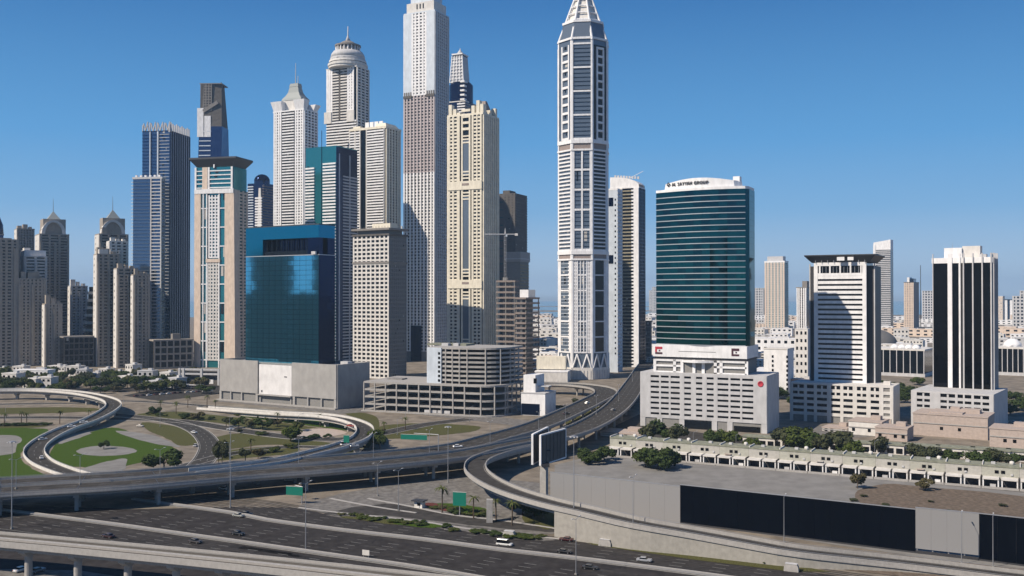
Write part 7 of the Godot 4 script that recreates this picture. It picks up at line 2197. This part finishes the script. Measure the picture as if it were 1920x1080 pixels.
	car(Vector3(-102.78,0.06,-312.19), -25, Color(0.22, 0.2, 0.19), "brown car in the lane next to the near median")
	car(Vector3(-231.1,0.35,-472.36), 118, Color(0.9, 0.9, 0.9), "white car on the bend of the lawn loop")
	car(Vector3(-257.63,1.25,-527.69), 50, Color(0.82, 0.82, 0.8), "pale car climbing the loop ramp beside the lawn")
	car(Vector3(-259.27,3.1,-565.71), 28, Color(0.9, 0.9, 0.9), "white car on the loop ramp above the paved road", 4.6, 1.45, 3.0)
	car(Vector3(-257.51,4,-577.94), 28, Color(0.9, 0.9, 0.88), "white car higher up the loop ramp", 4.6, 1.45, 3.0)
	car(Vector3(-228.19,0.12,-590.04), -20, Color(0.8, 0.78, 0.75), "pale car on the ground road under the loop ramp")
	car(Vector3(-185.98,0.12,-562.41), -40, Color(0.88, 0.88, 0.88), "white car on the outer curve of the loop road")
	car(Vector3(-168.86,0.12,-512.44), -80, Color(0.75, 0.75, 0.75), "silver car further round the loop road's curve")
	car(Vector3(-91.59,6.25,-544.76), -30, Color(0.6, 0.16, 0.1), "red car on the hairpin ramp")
	car(Vector3(-81.64,7,-471.65), 28, Color(0.9, 0.9, 0.9), "white van low on the hairpin ramp", 5.2, 2.1)
	car(Vector3(-76.63,7,-466.64), 28, Color(0.8, 0.8, 0.8), "silver car behind the van on the hairpin ramp")
	car(Vector3(-25.93,8.06,-458.24), 18, Color(0.9, 0.9, 0.9), "white car on the flyover past the green sign")
	car(Vector3(50.47,8.06,-644.93), 60, Color(0.88, 0.88, 0.86), "white car on the flyover where it curls to the white loop")
	car(Vector3(33.2,8.06,-586.62), 40, Color(0.12, 0.12, 0.13), "dark car on the far flyover carriageway")
	car(Vector3(63.87,8.06,-605.79), 55, Color(0.4, 0.42, 0.44), "grey car on the flyover climbing towards the towers")
	car(Vector3(-142.76,0.09,-280.03), 65, Color(0.85, 0.85, 0.85), "white car parked below the railway viaduct")
	car(Vector3(-137.57,0.09,-278.95), 65, Color(0.4, 0.4, 0.42), "grey car parked below the railway viaduct")
	car(Vector3(-149.62,0.06,-393.89), 0, Color(0.8, 0.8, 0.8), "pale car between the columns under the flyover")
	car(Vector3(-95.89,0.06,-416.62), 10, Color(0.75, 0.74, 0.72), "beige car between the columns by the green verge", 5.2, 2.0)

func sign_board(label: String, at: Vector3, h: float, off: Vector2, size: Vector2, m := "sign_green"):
	var t := thing("road_sign", label, "sign", at, -14.0)
	tube(t, "post", Vector3(0, -0.1, 0), Vector3(0, h + size.y * 0.5, 0), 0.22, 0.18, "steel", 8)
	if absf(off.x) > 0.1:
		tube(t, "arm", Vector3(0, h + size.y * 0.5, 0), Vector3(off.x, h + size.y * 0.6, 0), 0.18, 0.14, "steel", 8)
	box(t, "board", Vector3(off.x, h + off.y * 0.3, 0.3), Vector3(size.x, size.y, 0.14), m)
	box(t, "board_rim", Vector3(off.x, h + off.y * 0.3 + size.y / 2, 0.32), Vector3(size.x + 0.1, 0.12, 0.2), "offwhite")
	for k in 3:
		box(t, "back_rail", Vector3(off.x, h + off.y * 0.3 + (k - 1) * size.y * 0.32, 0.15), Vector3(size.x * 0.96, 0.1, 0.16), "steel")
